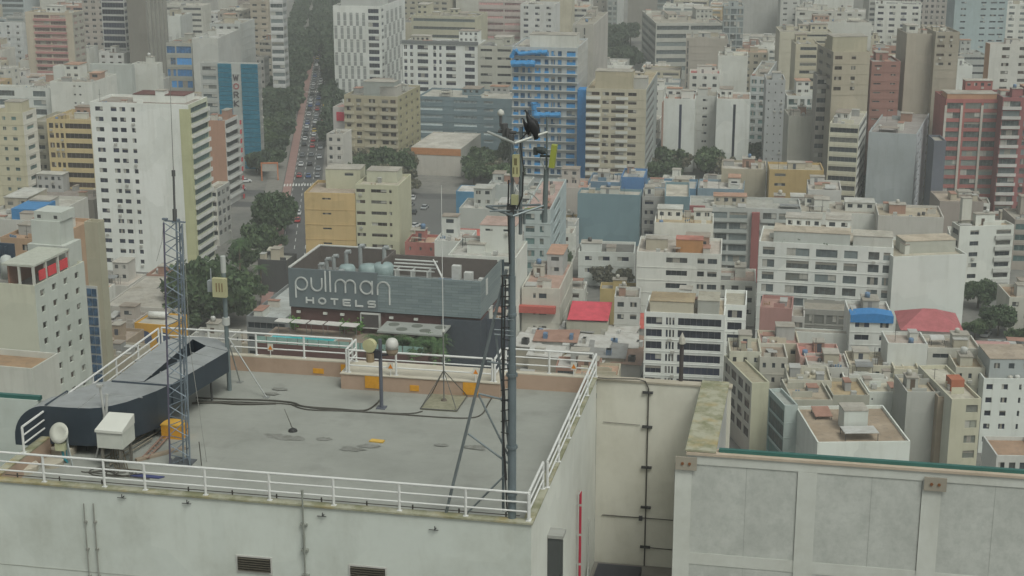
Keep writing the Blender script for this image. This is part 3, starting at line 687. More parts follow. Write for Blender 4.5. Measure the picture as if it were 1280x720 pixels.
b = bld('white roofed warehouse with orange fascia among trees', 514, 576, 601, 186, 552, -12, (.5,.47,.42), (.44,.44,.4), None, None, roofc=(.5,.48,.44), clutter=0, par=.2)
q = MB(); q.box(0, b.w, -.15, -.004, b.z-2.6, b.z-.2); q.build('fascia', flat((.45,.2,.08)), b.root)
# blue netted construction tower
b = bld('unfinished tower under blue construction netting', 640, 722, 735, 60, 535, -10, (.4,.43,.44), (.42,.42,.4), ('cols', [(.03,.1),(.13,.2),(.24,.3),(.35,.44),(.5,.56),(.6,.66),(.7,.76),(.84,.97)], .6), None, fh=2.9, glass=glass_mat((.03,.12,.25), .12), roofc=(.35,.33,.3), clutter=1)
bl = flat((.03,.25,.55), .6)
q = MB(); W_, Z_ = b.w, b.z
for k in range(22):
    for u0, u1, ph in ((.5,.565,0),(.84,.97,1),(.02,.1,2),(.35,.44,0)):
        if (k*7+ph*3+int(u0*10)) % 4 == 0: continue
        q = MB(); q.box(W_*u0, W_*u1, -.15, -.005, Z_-3.0-k*2.9, Z_-1.7-k*2.9-.3*(k % 3)); q.build('netting_panel', bl, b.root)
def swag(pts, r):
    q = MB(); s_ = random.Random(1)
    for i in range(len(pts)-1):
        for k in range(5):
            a = Vector(pts[i]).lerp(Vector(pts[i+1]), k/5); c2 = Vector(pts[i]).lerp(Vector(pts[i+1]), (k+1)/5); q.tube(a+Vector((0,0,s_.uniform(-.2,.2))), c2+Vector((0,0,s_.uniform(-.2,.2))), r*s_.uniform(.85,1.15), 8)
    return q.build('blue_netting', bl, b.root)
swag([(0,-1,Z_-3.5),(W_*.05,-1,Z_-1.0),(W_*.12,-1,Z_-2.2),(W_*.55,-1,Z_-1.4)], .75); swag([(0,-1.2,Z_-5.6),(W_*.36,-1.2,Z_-5.4)], 1.15); swag([(W_*.34,-1.2,Z_-18.5),(W_*.36,-1.2,Z_-23),(W_*.76,-1.2,Z_-22.6)], 1.0)
q = MB(); q.box(W_+.2, W_+5.2, -.6, 6, Z_-68, Z_-14.0); q.build('blue_chute', flat((.03,.22,.52), .7), b.root)
q = MB()
for k in range(22): q.box(0, W_+.2, -.8, -.21, Z_-3.15-k*2.9, Z_-2.95-k*2.9)
q.build('floor_slab', wall_mat((.5,.5,.48)), b.root)
on(b, 'lift_house', 662, 720, 62, 44, 8, (0.58,0.58,0.534))
bld('ribbed grey concrete core behind the netted tower', 716, 742, 765, 31, 570, -10, (.42,.4,.36), (.4,.38,.35), ('cols', [(.1,.2),(.5,.6)], .8), None, clutter=1)
b = bld('cream apartment block with white window bands right of the blue netting', 733, 808, 822, 112, 520, -10, (.46,.42,.32), (.3,.32,.31), ('cols', [(.0,.22),(.27,.38),(.42,.64),(.7,.84)], .4), ('cols', [(.05,.7)], .5), fh=2.85, glass=GLBR, roofc=(.36,.3,.2), balc=('front', [(.0,.24),(.5,.7)], .4, (0.58,0.58,0.534)))
on(b, 'penthouse', 742, 788, 116, 92, 7, (.42,.37,.26)); on(b, 'penthouse', 795, 822, 112, 98, 6, (.4,.4,.38))
bld('slim dark tower beside a white edge at the top', 735, 758, 764, -20, 980, -6, (.28,.26,.23), None, g(3,.4,.4), None)
bld('white edged glass tower at the top right of centre', 760, 772, 784, -20, 930, -6, (.33,.35,.34), (.48,.49,.47), g(2,.7,.6), None, glass=GLG)
bld('windowless taupe tower at the top centre', 785, 822, None, -20, 1000, -6, (.23,.215,.19), None, None, dep=20)
bld('glass office tower with grid facade at the top', 822, 888, 905, -20, 1010, -8, (.4,.43,.42), None, rib(4,.7), rib(2,.7), glass=GLG)
bld('long banded office with slanting left wing and green stripe', 820, 905, 785, 29, 790, 2, (.42,.42,.38), (.4,.4,.37), rib(2,.5), rib(2,.5), glass=GLG, fh=4.0, clutter=3, depmax=60)
bld('taupe blank gable with dark sign edge behind the white twin block', 858, 910, None, 48, 690, -6, (.36,.325,.28), None, ('cols', [(.02,.06)], .9), dep=16)
bld('grey glass mid tower above the taupe gable', 905, 930, None, 8, 760, -6, (.32,.35,.35), None, g(3,.85,.8), dep=16, glass=GLG)
b = bld('white twin slab left wing with dark vertical slit', 830, 869, None, 124, 560, -8, (0.638,0.65,0.615), None, None, dep=16, roofc=(.36,.2,.15))
def slit(b, u): q = MB(); q.box(b.w*u, b.w*u+.9, -.03, -.004, max(b.z-26, 1), b.z-2); q.build('slit_window', GLN, b.root)
slit(b, .5)
b = bld('recessed middle part between the white twin slabs', 869, 897, None, 120, 566, -8, (.5,.5,.47), None, ('cols', [(.35,.55)], .25), dep=14, glass=GLN)
b = bld('white twin slab right wing with dark vertical slit', 896, 938, None, 124, 556, -8, (0.638,0.65,0.615), None, None, dep=16, roofc=(.33,.24,.19)); slit(b, .5)
b = bld('long grey white block with teal end and balconies', 938, 958, 982, 96, 590, -6, (.5,.52,.51), (.42,.44,.44), g(2,.6,.5), ('cols', [(.2,.3),(.6,.7)], .3), glass=GLT)
bld('white gabled terrace over the grey white block', 898, 935, None, 70, 650, -8, (0.603,0.603,0.557), None, None, dep=14, clutter=3)
bld('pale flats with red roof strip behind the white twins', 862, 900, None, 92, 630, -8, (0.58,0.58,0.534), None, g(3,.4,.4), dep=12, roofc=(.4,.13,.12))
# upper right
bld('tall taupe tower behind green and white flats', 925, 975, None, -20, 1000, -4, (.24,.235,.2), None, rib(3,.3), dep=18)
bld('white slab with dotted openings at the top right', 976, 1000, None, 0, 860, -4, (.46,.46,.43), None, g(2,.4,.3), dep=15)
bld('white balcony stack beside the dotted slab', 1000, 1035, None, 9, 850, -2, (.42,.42,.39), None, rib(1,.4), dep=16)
bld('beige and white offices with blue vent dots', 975, 1040, None, 40, 700, -4, (.46,.43,.34), None, ('cols', [(.4,.95)], .3), dep=20, fh=2.8)
bld('pale terraces with white awnings in the upper right', 1004, 1090, None, 28, 760, -2, (.48,.48,.44), None, None, dep=20, clutter=4)
bld('tan block with ribbon windows left of the tall tan gable', 995, 1024, None, 55, 610, -3, (.44,.4,.3), None, ('cols', [(.2,.9)], .4), dep=15)
bld('grey window grid tower at the upper right', 1088, 1130, None, -20, 900, -2, (.38,.38,.35), None, rib(1,.5), dep=18)
bld('brown grey gridded tower beside the window tower', 1130, 1192, None, -25, 860, -2, (.33,.3,.27), None, g(9,.5,.5), dep=18)
bld('blue grey tower with scattered dark windows', 1196, 1262, None, -25, 760, 0, (.3,.37,.38), (.27,.33,.35), ('cols', [(.12,.22),(.5,.6),(.68,.8),(.84,.95)], .25), None, glass=GLN)
bld('dark taupe tower at the upper right corner', 1262, 1300, None, -20, 850, 0, (.25,.24,.21), None, rib(2,.4), dep=18)
b = bld('tall blank tan gable tower with two small windows', 1042, 1088, 1022, 65, 505, 3, (.36,.32,.245), (.31,.28,.225), ('cols', [(.05,.25),(.5,.62)], .35), g(2,.5,.4), fh=3.3, roofc=(.3,.28,.22), glass=GLBR, zvis=34)
on(b, 'penthouse', 1040, 1092, 66, 46, 8, (.38,.35,.26))
bld('maroon brick block beside the tan gable', 1090, 1126, None, 77, 515, -2, (.28,.145,.12), None, ('cols', [(.1,.35),(.68,.85)], .18), dep=15, fh=2.9, roofc=(.3,.29,.27))
bld('slim white strip building behind the maroon brick block', 1124, 1137, None, 88, 535, -2, (0.58,0.592,0.568), None, g(1,.7,.5), dep=12, glass=GLN)
bld('twin tan tower with dark central slot left half', 1134, 1166, None, 42, 520, -1, (.37,.33,.27), None, ('cols', [(.08,.42),(.6,.8)], .35), dep=15, fh=3.1, glass=GLBR, zvis=56)
bld('twin tan tower right half with small stacked windows', 1170, 1200, None, 40, 516, -1, (.33,.295,.235), None, ('cols', [(.08,.4),(.6,.72)], .3), dep=15, fh=2.9, glass=GLBR, zvis=40)
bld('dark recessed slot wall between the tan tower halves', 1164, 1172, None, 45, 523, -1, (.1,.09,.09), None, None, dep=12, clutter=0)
b = bld('red and grey banded apartment tower', 1183, 1252, None, 124, 492, -2, (.34,.115,.105), None, rib(3,.62,.88), dep=16, fh=3.02, roofc=(.28,.22,.17), glass=glass_mat((.1,.12,.115), .2))
q = MB()
for u in (0, .29, .66, .985): q.box(b.w*u-.35, b.w*u+.35, -.35, -.004, 0, b.z-2)
q.build('pilaster', wall_mat((.48,.45,.4)), b.root)
on(b, 'attic', 1186, 1248, 130, 121, 7, (.4,.22,.13))
bld('dark red tower with white balconies at the right edge', 1254, 1310, None, 122, 486, -2, (.27,.1,.1), None, ('cols', [(.02,.4),(.5,.62),(.7,.98)], .6), dep=16, balc=('front', [(.0,.42),(.68,1)], .6, (.5,.48,.46)), glass=GLG, roofc=(.25,.25,.24))
bld('white apartment block with orange gable at the right edge', 1238, 1300, 1232, 55, 600, 2, (.5,.49,.45), (.48,.26,.14), ('cols', [(.25,.4),(.6,.8)], .4), None, glass=GLBR, roofc=(.4,.22,.18))
bld('grey block with ribbed car ramp below the blue grey tower', 1200, 1232, None, 68, 650, -2, (.36,.37,.35), None, rib(1,.3), dep=15)
bld('white blank block before the orange gabled flats', 1195, 1216, None, 82, 580, -2, (0.603,0.615,0.58), None, None, dep=14)
bld('grey windowed slab left of the grey tower row', 958, 982, None, 100, 560, -6, (.4,.41,.41), None, g(3,.2,.2), dep=15, glass=DKM)
b = bld('teal glazed flats with white frames', 984, 1028, None, 120, 575, -3, (0.58,0.592,0.568), None, ('cols', [(.05,.3),(.38,.5),(.58,.7),(.78,.97)], .7), dep=14, glass=GLT)
bld('plain beige block below the teal glazed flats', 986, 1024, None, 145, 520, -3, (.4,.39,.34), None, None, dep=14)
bld('dark balcony stack left of the tan gable', 1022, 1036, None, 95, 512, -3, (.3,.28,.25), None, rib(1,.5), dep=10)
b = bld('cream block with white ribbon bands and slanted side', 1037, 1074, 1084, 156, 478, -8, (.52,.5,.4), (.5,.5,.47), rib(1,.5), rib(1,.5,.98), fh=3.0, roofc=(.4,.38,.34), clutter=3)
b = bld('tall pale blue grey gable with round side windows', 1086, 1146, 1169, 168, 478, -6, (.35,.38,.39), (.4,.42,.45), None, ('cols', [(.12,.25),(.32,.4),(.82,.95)], .32), glass=GLN, fh=2.85, roofc=(.3,.28,.27), clutter=2, ledge=False)
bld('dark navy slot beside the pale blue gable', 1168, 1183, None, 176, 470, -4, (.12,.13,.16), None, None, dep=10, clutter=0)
# --- middle band
b = bld('ochre low building with angled roof and blue fascia', 962, 1030, None, 213, 470, -6, (.42,.3,.13), None, ('cols', [(.1,.3)], .3), dep=12, roofc=(.4,.36,.28), clutter=2)
bld('beige shop block with blue column', 902, 958, None, 212, 480, -8, (.38,.34,.26), None, None, dep=14, clutter=3, roofc=(.42,.4,.36))
for i, (xl, xr, yt, d, c, rc, t_) in enumerate([
    (735, 775, 228, 476, (.12,.2,.28), (.42,.4,.38), 'blue walled roof block behind the blue grey box'),
    (776, 805, 222, 480, (.08,.2,.4), (.4,.4,.38), 'bright blue stair block on the blue roofs'),
    (806, 870, 236, 470, (.1,.2,.3), (.42,.42,.4), 'low blue walled terrace between blue roofs'),
    (872, 930, 237, 468, (.2,.27,.32), (.45,.43,.4), 'pale roof with blue parapet right of the blue stair block'),
    (690, 735, 235, 470, (.44,.4,.36), (.42,.25,.2), 'white house with salmon roof left of the blue grey box'),
    (610, 660, 232, 500, (.44,.46,.44), (.4,.4,.38), 'pale low house behind the mast top'),
    (955, 1010, 262, 425, (.5,.47,.44), (.45,.4,.36), 'white terrace house with pink corner'),
    (1010, 1052, 238, 450, (.5,.49,.46), (.44,.41,.37), 'small white rooftop house below the ochre building'),
    (1000, 1100, 268, 412, (0.58,0.58,0.534), (.36,.33,.28), 'long white roof terrace behind the big white flats'),
    (1098, 1180, 272, 400, (.46,.44,.4), (.4,.35,.27), 'beige gravel roof behind the blank white gable')]):
    bld(t_, xl, xr, None, yt, d, -9, c, None, None, dep=14, roofc=rc, clutter=3)
b = bld('plain teal blue metal clad box', 722, 800, 803, 244, 452, -6, (.15,.23,.26), (.15,.23,.26), None, None, roofc=(.42,.4,.35), clutter=1, dep=22, dirt=.15)
b = bld('grey stair block with slanted bands beside the teal box', 803, 831, None, 246, 455, -6, (.36,.35,.33), None, ('cols', [(.12,.5)], .4), dep=12, fh=3.0, glass=GLN, clutter=1)
b = bld('small teal clad box with pale roof', 831, 862, None, 246, 440, -6, (.15,.23,.26), None, None, dep=20, roofc=(.45,.42,.36), clutter=0, dirt=.15)
b = bld('red framed apartments with glazed balconies', 862, 1002, None, 262, 412, -7, (.42,.43,.41), None, ('cols', [(.16,.34),(.36,.52),(.66,.78),(.8,.98)], .68), dep=14, fh=3.0, glass=GLG, roofc=(.36,.36,.33), balc=('front', [(.14,.52),(.64,.99)], .5, (.4,.42,.4)))
q = MB(); q.box(b.w*.56, b.w*.63, -1.3, -.004, 0, b.z-1); q.build('red_pier', wall_mat((.27,.09,.085)), b.root); q = MB(); q.box(b.w*.0, b.w*.04, -.9, -.004, b.z-6, b.z+.4); q.box(b.w*.1, b.w*.14, -.9, -.004, b.z-6, b.z+.4); q.box(b.w*.04, b.w*.1, -.9, -.004, b.z-.6, b.z+.4)
q.build('red_frame', wall_mat((.27,.09,.085)), b.root)
q = MB()
b = bld('white building with orange roof terrace', 818, 892, None, 280, 386, -7, (0.626,0.615,0.557), None, None, dep=12, roofc=(.4,.33,.22), clutter=3)
on(b, 'orange_kiosk', 848, 876, 312, 298, 4, (.35,.17,.07), (.45,.2,.16), z=b.z-9)
b = bld('white stepped house with plain left gable and small terraces', 796, 902, None, 318, 368, -8, (0.603,0.603,0.557), None, ('cols', [(.35,.6),(.72,.8),(.84,.95)], .4), dep=16, fh=3.2, roofc=(.42,.38,.34), clutter=4)
on(b, 'orange_terrace', 845, 878, 316, 300, 4, (.4,.2,.08), (.42,.17,.13))
b = bld('white five storey flats with dark ribbon windows and dark penthouse', 806, 906, None, 394, 318, -9, (0.696,0.708,0.673), None, ('cols', [(.02,.22),(.27,.295),(.31,.335),(.35,.375),(.42,.96)], .6), dep=13, fh=2.7, glass=GLN, roofc=(.4,.34,.25), clutter=1, par=.5)
on(b, 'penthouse', 812, 866, 396, 380, 7, (.5,.46,.36), (.34,.27,.17), style=g(3,.6,.6)); on(b, 'penthouse', 872, 898, 396, 377, 7, (.4,.4,.36), (.36,.34,.28), style=g(2,.8,.6))
b = bld('white rear wing with dark square windows right of the five storey flats', 905, 933, None, 382, 324, -9, (0.696,0.708,0.673), None, ('cols', [(.18,.82)], .62), dep=12, fh=2.7, glass=GLN, roofc=(.36,.34,.28), clutter=1)
b = bld('white house with cream awning and dark roof opening', 893, 945, None, 352, 372, -8, (0.58,0.58,0.534), None, g(3,.5,.4), dep=12, roofc=(.36,.28,.24), clutter=3)
b = bld('large white apartment block with wide balconies and plants on top', 949, 1117, None, 310, 352, -12, (0.638,0.65,0.615), None, ('cols', [(.03,.12),(.21,.38),(.43,.59),(.64,.74),(.82,.9),(.93,.98)], .62), dep=16, fh=3.0, glass=GLG, roofc=(.42,.38,.32), clutter=2)
on(b, 'penthouse', 968, 1060, 309, 292, 8, (.46,.48,.45), (.42,.37,.3), style=g(6,.8,.7), glass=GLT); on(b, 'penthouse', 1068, 1115, 312, 296, 6, (.48,.48,.44), (.42,.4,.35), style=g(4,.7,.5))
rnd = random.Random(3)
q = MB()
for i in range(160):
    u = rnd.uniform(.1, .8)*b.w; v = rnd.uniform(.4, 1.6); s = rnd.uniform(.2, .6); c = Vector((u, v, b.z+rnd.uniform(-.3, .7))); q.quad(*[c+Vector((rnd.uniform(-s, s), rnd.uniform(-s, s), rnd.uniform(-s, s))) for _ in range(4)])
q.build('roof_planting', leaf_mat((.04,.08,.03)), b.root)
b = bld('huge blank white gable wall beside the large apartments', 1117, 1209, None, 321, 350, 8, (0.58,0.603,0.568), None, None, dep=18, roofc=(.4,.37,.3), clutter=1, dirt=.15)
on(b, 'penthouse', 1130, 1195, 316, 301, 6, (.4,.4,.35), (.44,.38,.3), style=g(4,.7,.5))
b = bld('white six storey flats with brown roof and left balconies', 1200, 1268, 1190, 283, 402, 7, (0.615,0.626,0.58), (.48,.48,.45), ('cols', [(.2,.36),(.68,.95)], .4), g(1,.7,.5), fh=2.95, roofc=(.36,.29,.2), balc=('front', [(.66,.97)], .6, (.5,.5,.47)), clutter=2, glass=GL)
on(b, 'water_tower', 1201, 1213, 282, 248, 3.5, (.54,.53,.47))
bld('brown and green glazed balconied block at the right edge', 1269, 1310, None, 275, 425, -3, (.34,.3,.26), None, rib(1,.55), dep=14, glass=GLT, fh=3.0)
bld('dark low roofed house behind the six storey flats', 1175, 1230, None, 252, 450, -3, (.3,.26,.23), None, None, dep=14, roofc=(.36,.3,.24), clutter=3)
bld('beige timbered house with tiled roof at the right edge', 1262, 1310, None, 372, 368, -3, (.5,.49,.43), None, g(3,.5,.4), dep=12, roofc=(.34,.24,.16))
b = bld('four storey white flats with curved blue top', 1063, 1117, None, 397, 314, -6, (0.615,0.626,0.592), None, ('cols', [(.12,.45),(.7,.9)], .42), dep=12, fh=2.75, glass=GLN, roofc=(.34,.32,.3), clutter=1)
q = MB(); n = 10
pts = [(b.w*i/n, b.z+.3+.5*math.sin(math.pi*i/n)) for i in range(n+1)]
for i in range(n):
    (x0, z0), (x1, z1) = pts[i], pts[i+1]
    q.quad((x0,-.3,b.z-1.2),(x1,-.3,b.z-1.2),(x1,-.3,z1),(x0,-.3,z0)); q.quad((x0,-.3,z0),(x1,-.3,z1),(x1,4,z1),(x0,4,z0))
q.quad((b.w,-.3,b.z-1.2),(b.w,4,b.z-1.2),(b.w,4,b.z+.3),(b.w,-.3,b.z+.3))
q.build('curved_blue_top', flat((.03,.2,.48), .5), b.root)
b = bld('dusty pink walled house beside the large white flats', 950, 990, None, 386, 330, -12, (.35,.19,.17), None, None, dep=10, roofc=(.33,.2,.17), clutter=1)
bld('small white balcony block right of the pink walled house', 990, 1006, None, 396, 331, -10, (.48,.47,.44), None, rib(1,.55,.7), dep=8, fh=4, clutter=0)
b = bld('unplastered grey concrete frame hung with netting', 1004, 1063, None, 389, 334, -10, (.28,.275,.25), None, ('cols', [(.04,.2),(.24,.45),(.5,.72),(.76,.96)], .7), dep=8, glass=flat((.17,.17,.155)), fh=3, clutter=0, frame=False)
bld('long white yard wall below the concrete frame', 985, 1062, None, 418, 318, -10, (0.58,0.592,0.557), None, None, dep=3, clutter=0, par=.2)
# hip roof
def hip(label, px0, px1, py, z, dp, hr, wallc, roofcol, yaw=-8, win=3, cat='house'):
    p0 = at(px0, py, z); U = Vector((math.cos(R(yaw)), math.sin(R(yaw)), 0)); V = Vector((-U.y, U.x, 0))
    w = (px1-px0)/F*(p0.y*cp+(CH-z)*sp)
    root = empty('house', (p0.x, p0.y, 0), R(yaw))
    q = MB(); cs = [(a, b2, c, e) for a, b2, c, e in cells_for(g(win,.4,.4), w, z, 3, 0)] if win else []
    facade(q, (0,0), (1,0), w, 0, z, cs, .15); facade(q, (w,0), (0,1), dp, 0, z, [], .1); facade(q, (0,dp), (0,-1), dp, 0, z, [], .1); facade(q, (w,dp), (-1,0), w, 0, z, [], .1)
    q.build('wall', wall_mat(wallc), root)
    for a, b2, c, e in cs: childobj('window', win_mesh(b2-a, e-c, GL), root, ((a+b2)/2, .13, (c+e)/2))
    q = MB(); o = .5; r = min(w, dp)/2*.8
    A, Bq, Cq, D = (-o,-o,z), (w+o,-o,z), (w+o,dp+o,z), (-o,dp+o,z); E, G_ = (r, dp/2, z+hr), (w-r, dp/2, z+hr)
    q.quad(A, Bq, G_, E); q.poly([Bq, Cq, G_]); q.quad(Cq, D, E, G_); q.poly([D, A, E]); q.quad(A, D, Cq, Bq)
    q.build('roof', corrug_mat(roofcol), root); tag(root, label, cat)
    BOXES.append((Vector((p0.x, p0.y, 0)), U, V, w, dp, z)); return root, w
hip('white house with dusty pink hip roof', 1128, 1200, 412, 12, 14, 3, (.52,.5,.46), (.42,.12,.13))
hip('long low house with pale pink sheet roof', 1165, 1262, 436, 9, 7, 1.0, (.48,.44,.4), (.44,.25,.23))
bld('white yard building with raised left corner before the pink roof', 1110, 1160, None, 430, 296, -4, (0.58,0.592,0.557), None, None, dep=8, clutter=1, roofc=(.4,.34,.3))
bld('pale building with long dark window below the pink roof', 1160, 1226, None, 436, 300, -4, (.48,.47,.42), None, ('cols', [(.1,.4)], .3), dep=9, clutter=3, roofc=(.4,.36,.3))
# right lower cluster
b = bld('cream five storey block with slanting strip windows', 940, 962, 905, 479, 286, 10.5, (.46,.45,.33), (.5,.5,.44), None, ('cols', [(.05,.23),(.28,.46),(.52,.7),(.76,.94)], .66), fh=2.9, roofc=(.33,.3,.22), glass=GLBR, clutter=3, par=.5, depmax=40)
for x0, x1, yb, yt_ in ((918, 960, 452, 432), (938, 985, 462, 446)): pass
b = bld('teal glass sided building with narrow grey front', 981, 996, 961, 507, 268, 9, (.38,.43,.41), (.3,.38,.36), None, ('cols', [(.02,.98)], .85), fh=2.8, glass=glass_mat((.03,.09,.085), .1), roofc=(.3,.32,.3), clutter=1, depmax=28)
b = bld('grey walled house with open brown roof courtyard', 990, 1041, None, 500, 276, 0, (.38,.37,.31), None, None, dep=12, roofc=(.36,.31,.24), clutter=2)
b = bld('grey beige blank block right of the courtyard house', 1041, 1087, None, 494, 280, 0, (.38,.37,.31), None, None, dep=10, roofc=(.36,.28,.17), clutter=1)
b = bld('white blank block with cream roof edge in the lower right', 1086, 1134, None, 490, 283, 0, (0.603,0.626,0.58), None, ('cols', [(.08,.12)], .15), dep=11, roofc=(.44,.41,.33), clutter=3)
b = bld('white walled building with dirty brown flat roof', 1022, 1138, None, 553, 252, 2, (0.603,0.626,0.58), None, None, dep=18, roofc=(.34,.27,.2), clutter=1, par=.6)
on(b, 'stair_house', 1054, 1084, 540, 514, 4, (.54,.56,.52))
bld('plain grey wall block with red mark', 1134, 1176, None, 490, 272, 0, (.37,.37,.34), None, None, dep=10, roofc=(.4,.35,.26), clutter=1)
b = bld('cream block with long ribbed roof and side strip', 1190, 1227, 1148, 499, 266, 4, (.48,.46,.35), (.5,.5,.43), ('cols', [(.5,.9)], .5), None, roofc=(.46,.44,.37), fh=2.9, clutter=1, depmax=32, glass=glass_mat((.14,.15,.13), .4))
q = MB(); q.box(b.w*.35, b.w*.8, 6, 9, b.zr, b.zr+2.2); q.build('brick_shed', wall_mat((.38,.13,.07)), b.root)
bld('narrow brown wall between grey and cream blocks', 1175, 1190, None, 496, 270, 0, (.27,.22,.16), None, None, dep=8, clutter=0)
b = bld('white flats with small square navy windows at the right edge', 1230, 1330, None, 474, 288, -2, (0.603,0.626,0.592), None, ('cols', [(.04,.12),(.23,.31),(.45,.48),(.6,.68)], .42), dep=15, fh=2.7, glass=GLN, roofc=(.38,.32,.26), clutter=1, rec=.3, frame=False)
on(b, 'penthouse', 1236, 1290, 474, 449, 9, (.36,.39,.39), (.36,.3,.24), style=g(3,.4,.5))
bld('low white house with brown mansard roof at the lower right corner', 1246, 1300, None, 570, 244, -2, (.5,.5,.47), None, g(4,.6,.4), dep=9, roofc=(.33,.22,.15), clutter=0)
for i, (xl, xr, yt, d, c, rc, t_) in enumerate([
    (912, 952, 440, 300, (.5,.49,.4), (.34,.29,.22), 'cream rooftop hut with sloping awning above the cream block'),
    (950, 985, 447, 298, (.48,.46,.4), (.3,.24,.19), 'brown roofed white shed beside the rooftop hut'),
    (950, 1000, 430, 310, (.5,.46,.36), (.4,.25,.22), 'cream house below the dusty pink wall'),
    (1000, 1052, 447, 300, (.44,.28,.24), (.48,.2,.17), 'salmon roofed long house in front of the palm'),
    (1010, 1062, 460, 294, (.48,.47,.43), (.38,.36,.33), 'white shed cluttered with pipes'),
    (1062, 1130, 458, 295, (.5,.47,.38), (.42,.37,.29), 'cream flat roof below the blue topped flats'),
    (985, 1040, 476, 286, (.47,.45,.38), (.42,.38,.28), 'cream gabled shed behind the courtyard house'),
    (1055, 1110, 474, 290, (0.603,0.603,0.557), (.45,.44,.4), 'long white roof before the cream flat roof'),
    (1118, 1150, 462, 292, (.5,.47,.37), (.44,.4,.3), 'cream sloping roof by the white raised corner'),
    (1195, 1232, 460, 292, (.5,.48,.4), (.36,.29,.2), 'beige attic roof left of the grey penthouse')]):
    bld(t_, xl, xr, None, yt, d, -5, c, None, g(3,.35,.35), dep=9, roofc=rc, clutter=4, name='house', cat='house')
# --- centre, before the mast
b = bld('cream and orange hotel annex stepped above the sign building', 444, 498, None, 232, 402, -9, (.47,.46,.33), None, ('cols', [(.02,.22),(.36,.72),(.78,.84)], .3), dep=15, fh=2.95, roofc=(.42,.39,.32), glass=GLBR, clutter=1)
on(b, 'penthouse', 458, 497, 228, 214, 6, (.46,.46,.36), style=g(3,.8,.6), glass=GLG)
b = bld('plain ochre block attached left of the cream annex', 380, 444, None, 242, 404, -6, (.5,.36,.17), None, ('cols', [(.35,.52)], .12), dep=16, fh=4.0, roofc=(.36,.3,.24), clutter=0)
on(b, 'penthouse', 413, 457, 236, 212, 8, (.47,.46,.34), style=('cols', [(.55,.8)], .4))
bld('blue shop with white sheet roof beside the parking lot', 570, 600, 606, 240, 480, -8, (.06,.2,.33), None, None, dep=10, roofc=(.5,.49,.47), clutter=0, par=.1)
b = bld('white corner house with stepped terraces left of the mast', 560, 645, None, 322, 352, -10, (0.603,0.615,0.568), None, ('cols', [(.68,.76),(.82,.94)], .35), dep=16, fh=3.0, roofc=(.42,.41,.38), clutter=3)
on(b, 'upper_storey', 600, 645, 316, 282, 9, (0.615,0.626,0.58), (.42,.3,.26), style=g(2,.4,.3))
hip('white roof house with faded red sheet roof', 570, 605, 296, 15.5, 9, 1.2, (.5,.49,.46), (.5,.13,.1))
bld('red brick walled low house right of the cream annex', 506, 545, None, 304, 395, -9, (.36,.14,.12), None, g(3,.2,.3), dep=9, roofc=(.42,.3,.22), clutter=2)
bld('small beige tiled house beside the parking lot', 498, 530, None, 298, 412, -9, (.46,.43,.36), None, g(2,.3,.3), dep=8, roofc=(.4,.28,.2), clutter=1)
bld('plain pale wall house before the faded red roof', 543, 585, None, 302, 375, -9, (0.58,0.592,0.557), None, None, dep=12, roofc=(.45,.43,.4), clutter=2)
bld('pale metal roof block right of the parking lot', 574, 640, None, 262, 430, -9, (.45,.46,.43), None, None, dep=13, roofc=(.45,.44,.41), clutter=2)
b = bld('pale teal apartment block right of the mast', 655, 688, 708, 262, 392, -8, (.42,.47,.46), (.38,.44,.45), ('cols', [(.06,.4),(.6,.75)], .5), ('cols', [(.2,.6)], .4), fh=3.2, glass=GLT, roofc=(.42,.3,.27), clutter=2)
b = bld('white house with black roof and dark windows before the teal box', 723, 793, None, 316, 408, -6, (0.603,0.615,0.58), None, ('cols', [(.12,.24),(.36,.56),(.7,.9)], .35), dep=12, fh=3.3, roofc=(.13,.13,.12), glass=GLN, clutter=1)
b = bld('cream villa with red awning below the teal apartments', 652, 700, 716, 361, 356, -9, (.5,.48,.42), None, ('cols', [(.3,.37),(.45,.65)], .3), None, fh=4, roofc=(.4,.27,.22), clutter=3)
q = MB(); q.box(-.5, b.w*.9, -1.6, -.004, b.z-5.8, b.z-4.2); q.build('awning', flat((.42,.09,.07)), b.root)
# bright red roof house
p0 = at(708, 399, 8.0); root = empty('house', (p0.x, p0.y, 0), R(-7)); wv = 9.5
q = MB(); q.box(0, wv, 0, 9, 0, 7.6); q.poly([(wv,0,7.6),(wv,9,7.6),(wv,9,9.8)]); q.poly([(0,9,7.6),(0,0,7.6),(0,9,9.8)]); q.quad((0,9,7.6),(0,9,9.8),(wv,9,9.8),(wv,9,7.6)); q.build('wall', wall_mat((.45,.43,.35)), root)
q = MB(); q.prism([(.2,-.3),(wv+.2,-.3),(wv+.6,8.9),(.6,8.9)], 0, .12); me = q.build('roof', corrug_mat((.6,.07,.1)), root)
for v in me.data.vertices: v.co.z += 8.0+v.co.y*.2
tag(root, 'cream house with bright red sloping sheet roof', 'house')
bld('ochre parapet strip house behind the bright red roof', 750, 796, None, 362, 372, -6, (.42,.32,.14), None, None, dep=6, clutter=1)
bld('white low block right of the bright red roof', 768, 800, None, 372, 355, -6, (.48,.48,.45), None, g(2,.5,.4), dep=9, clutter=1)
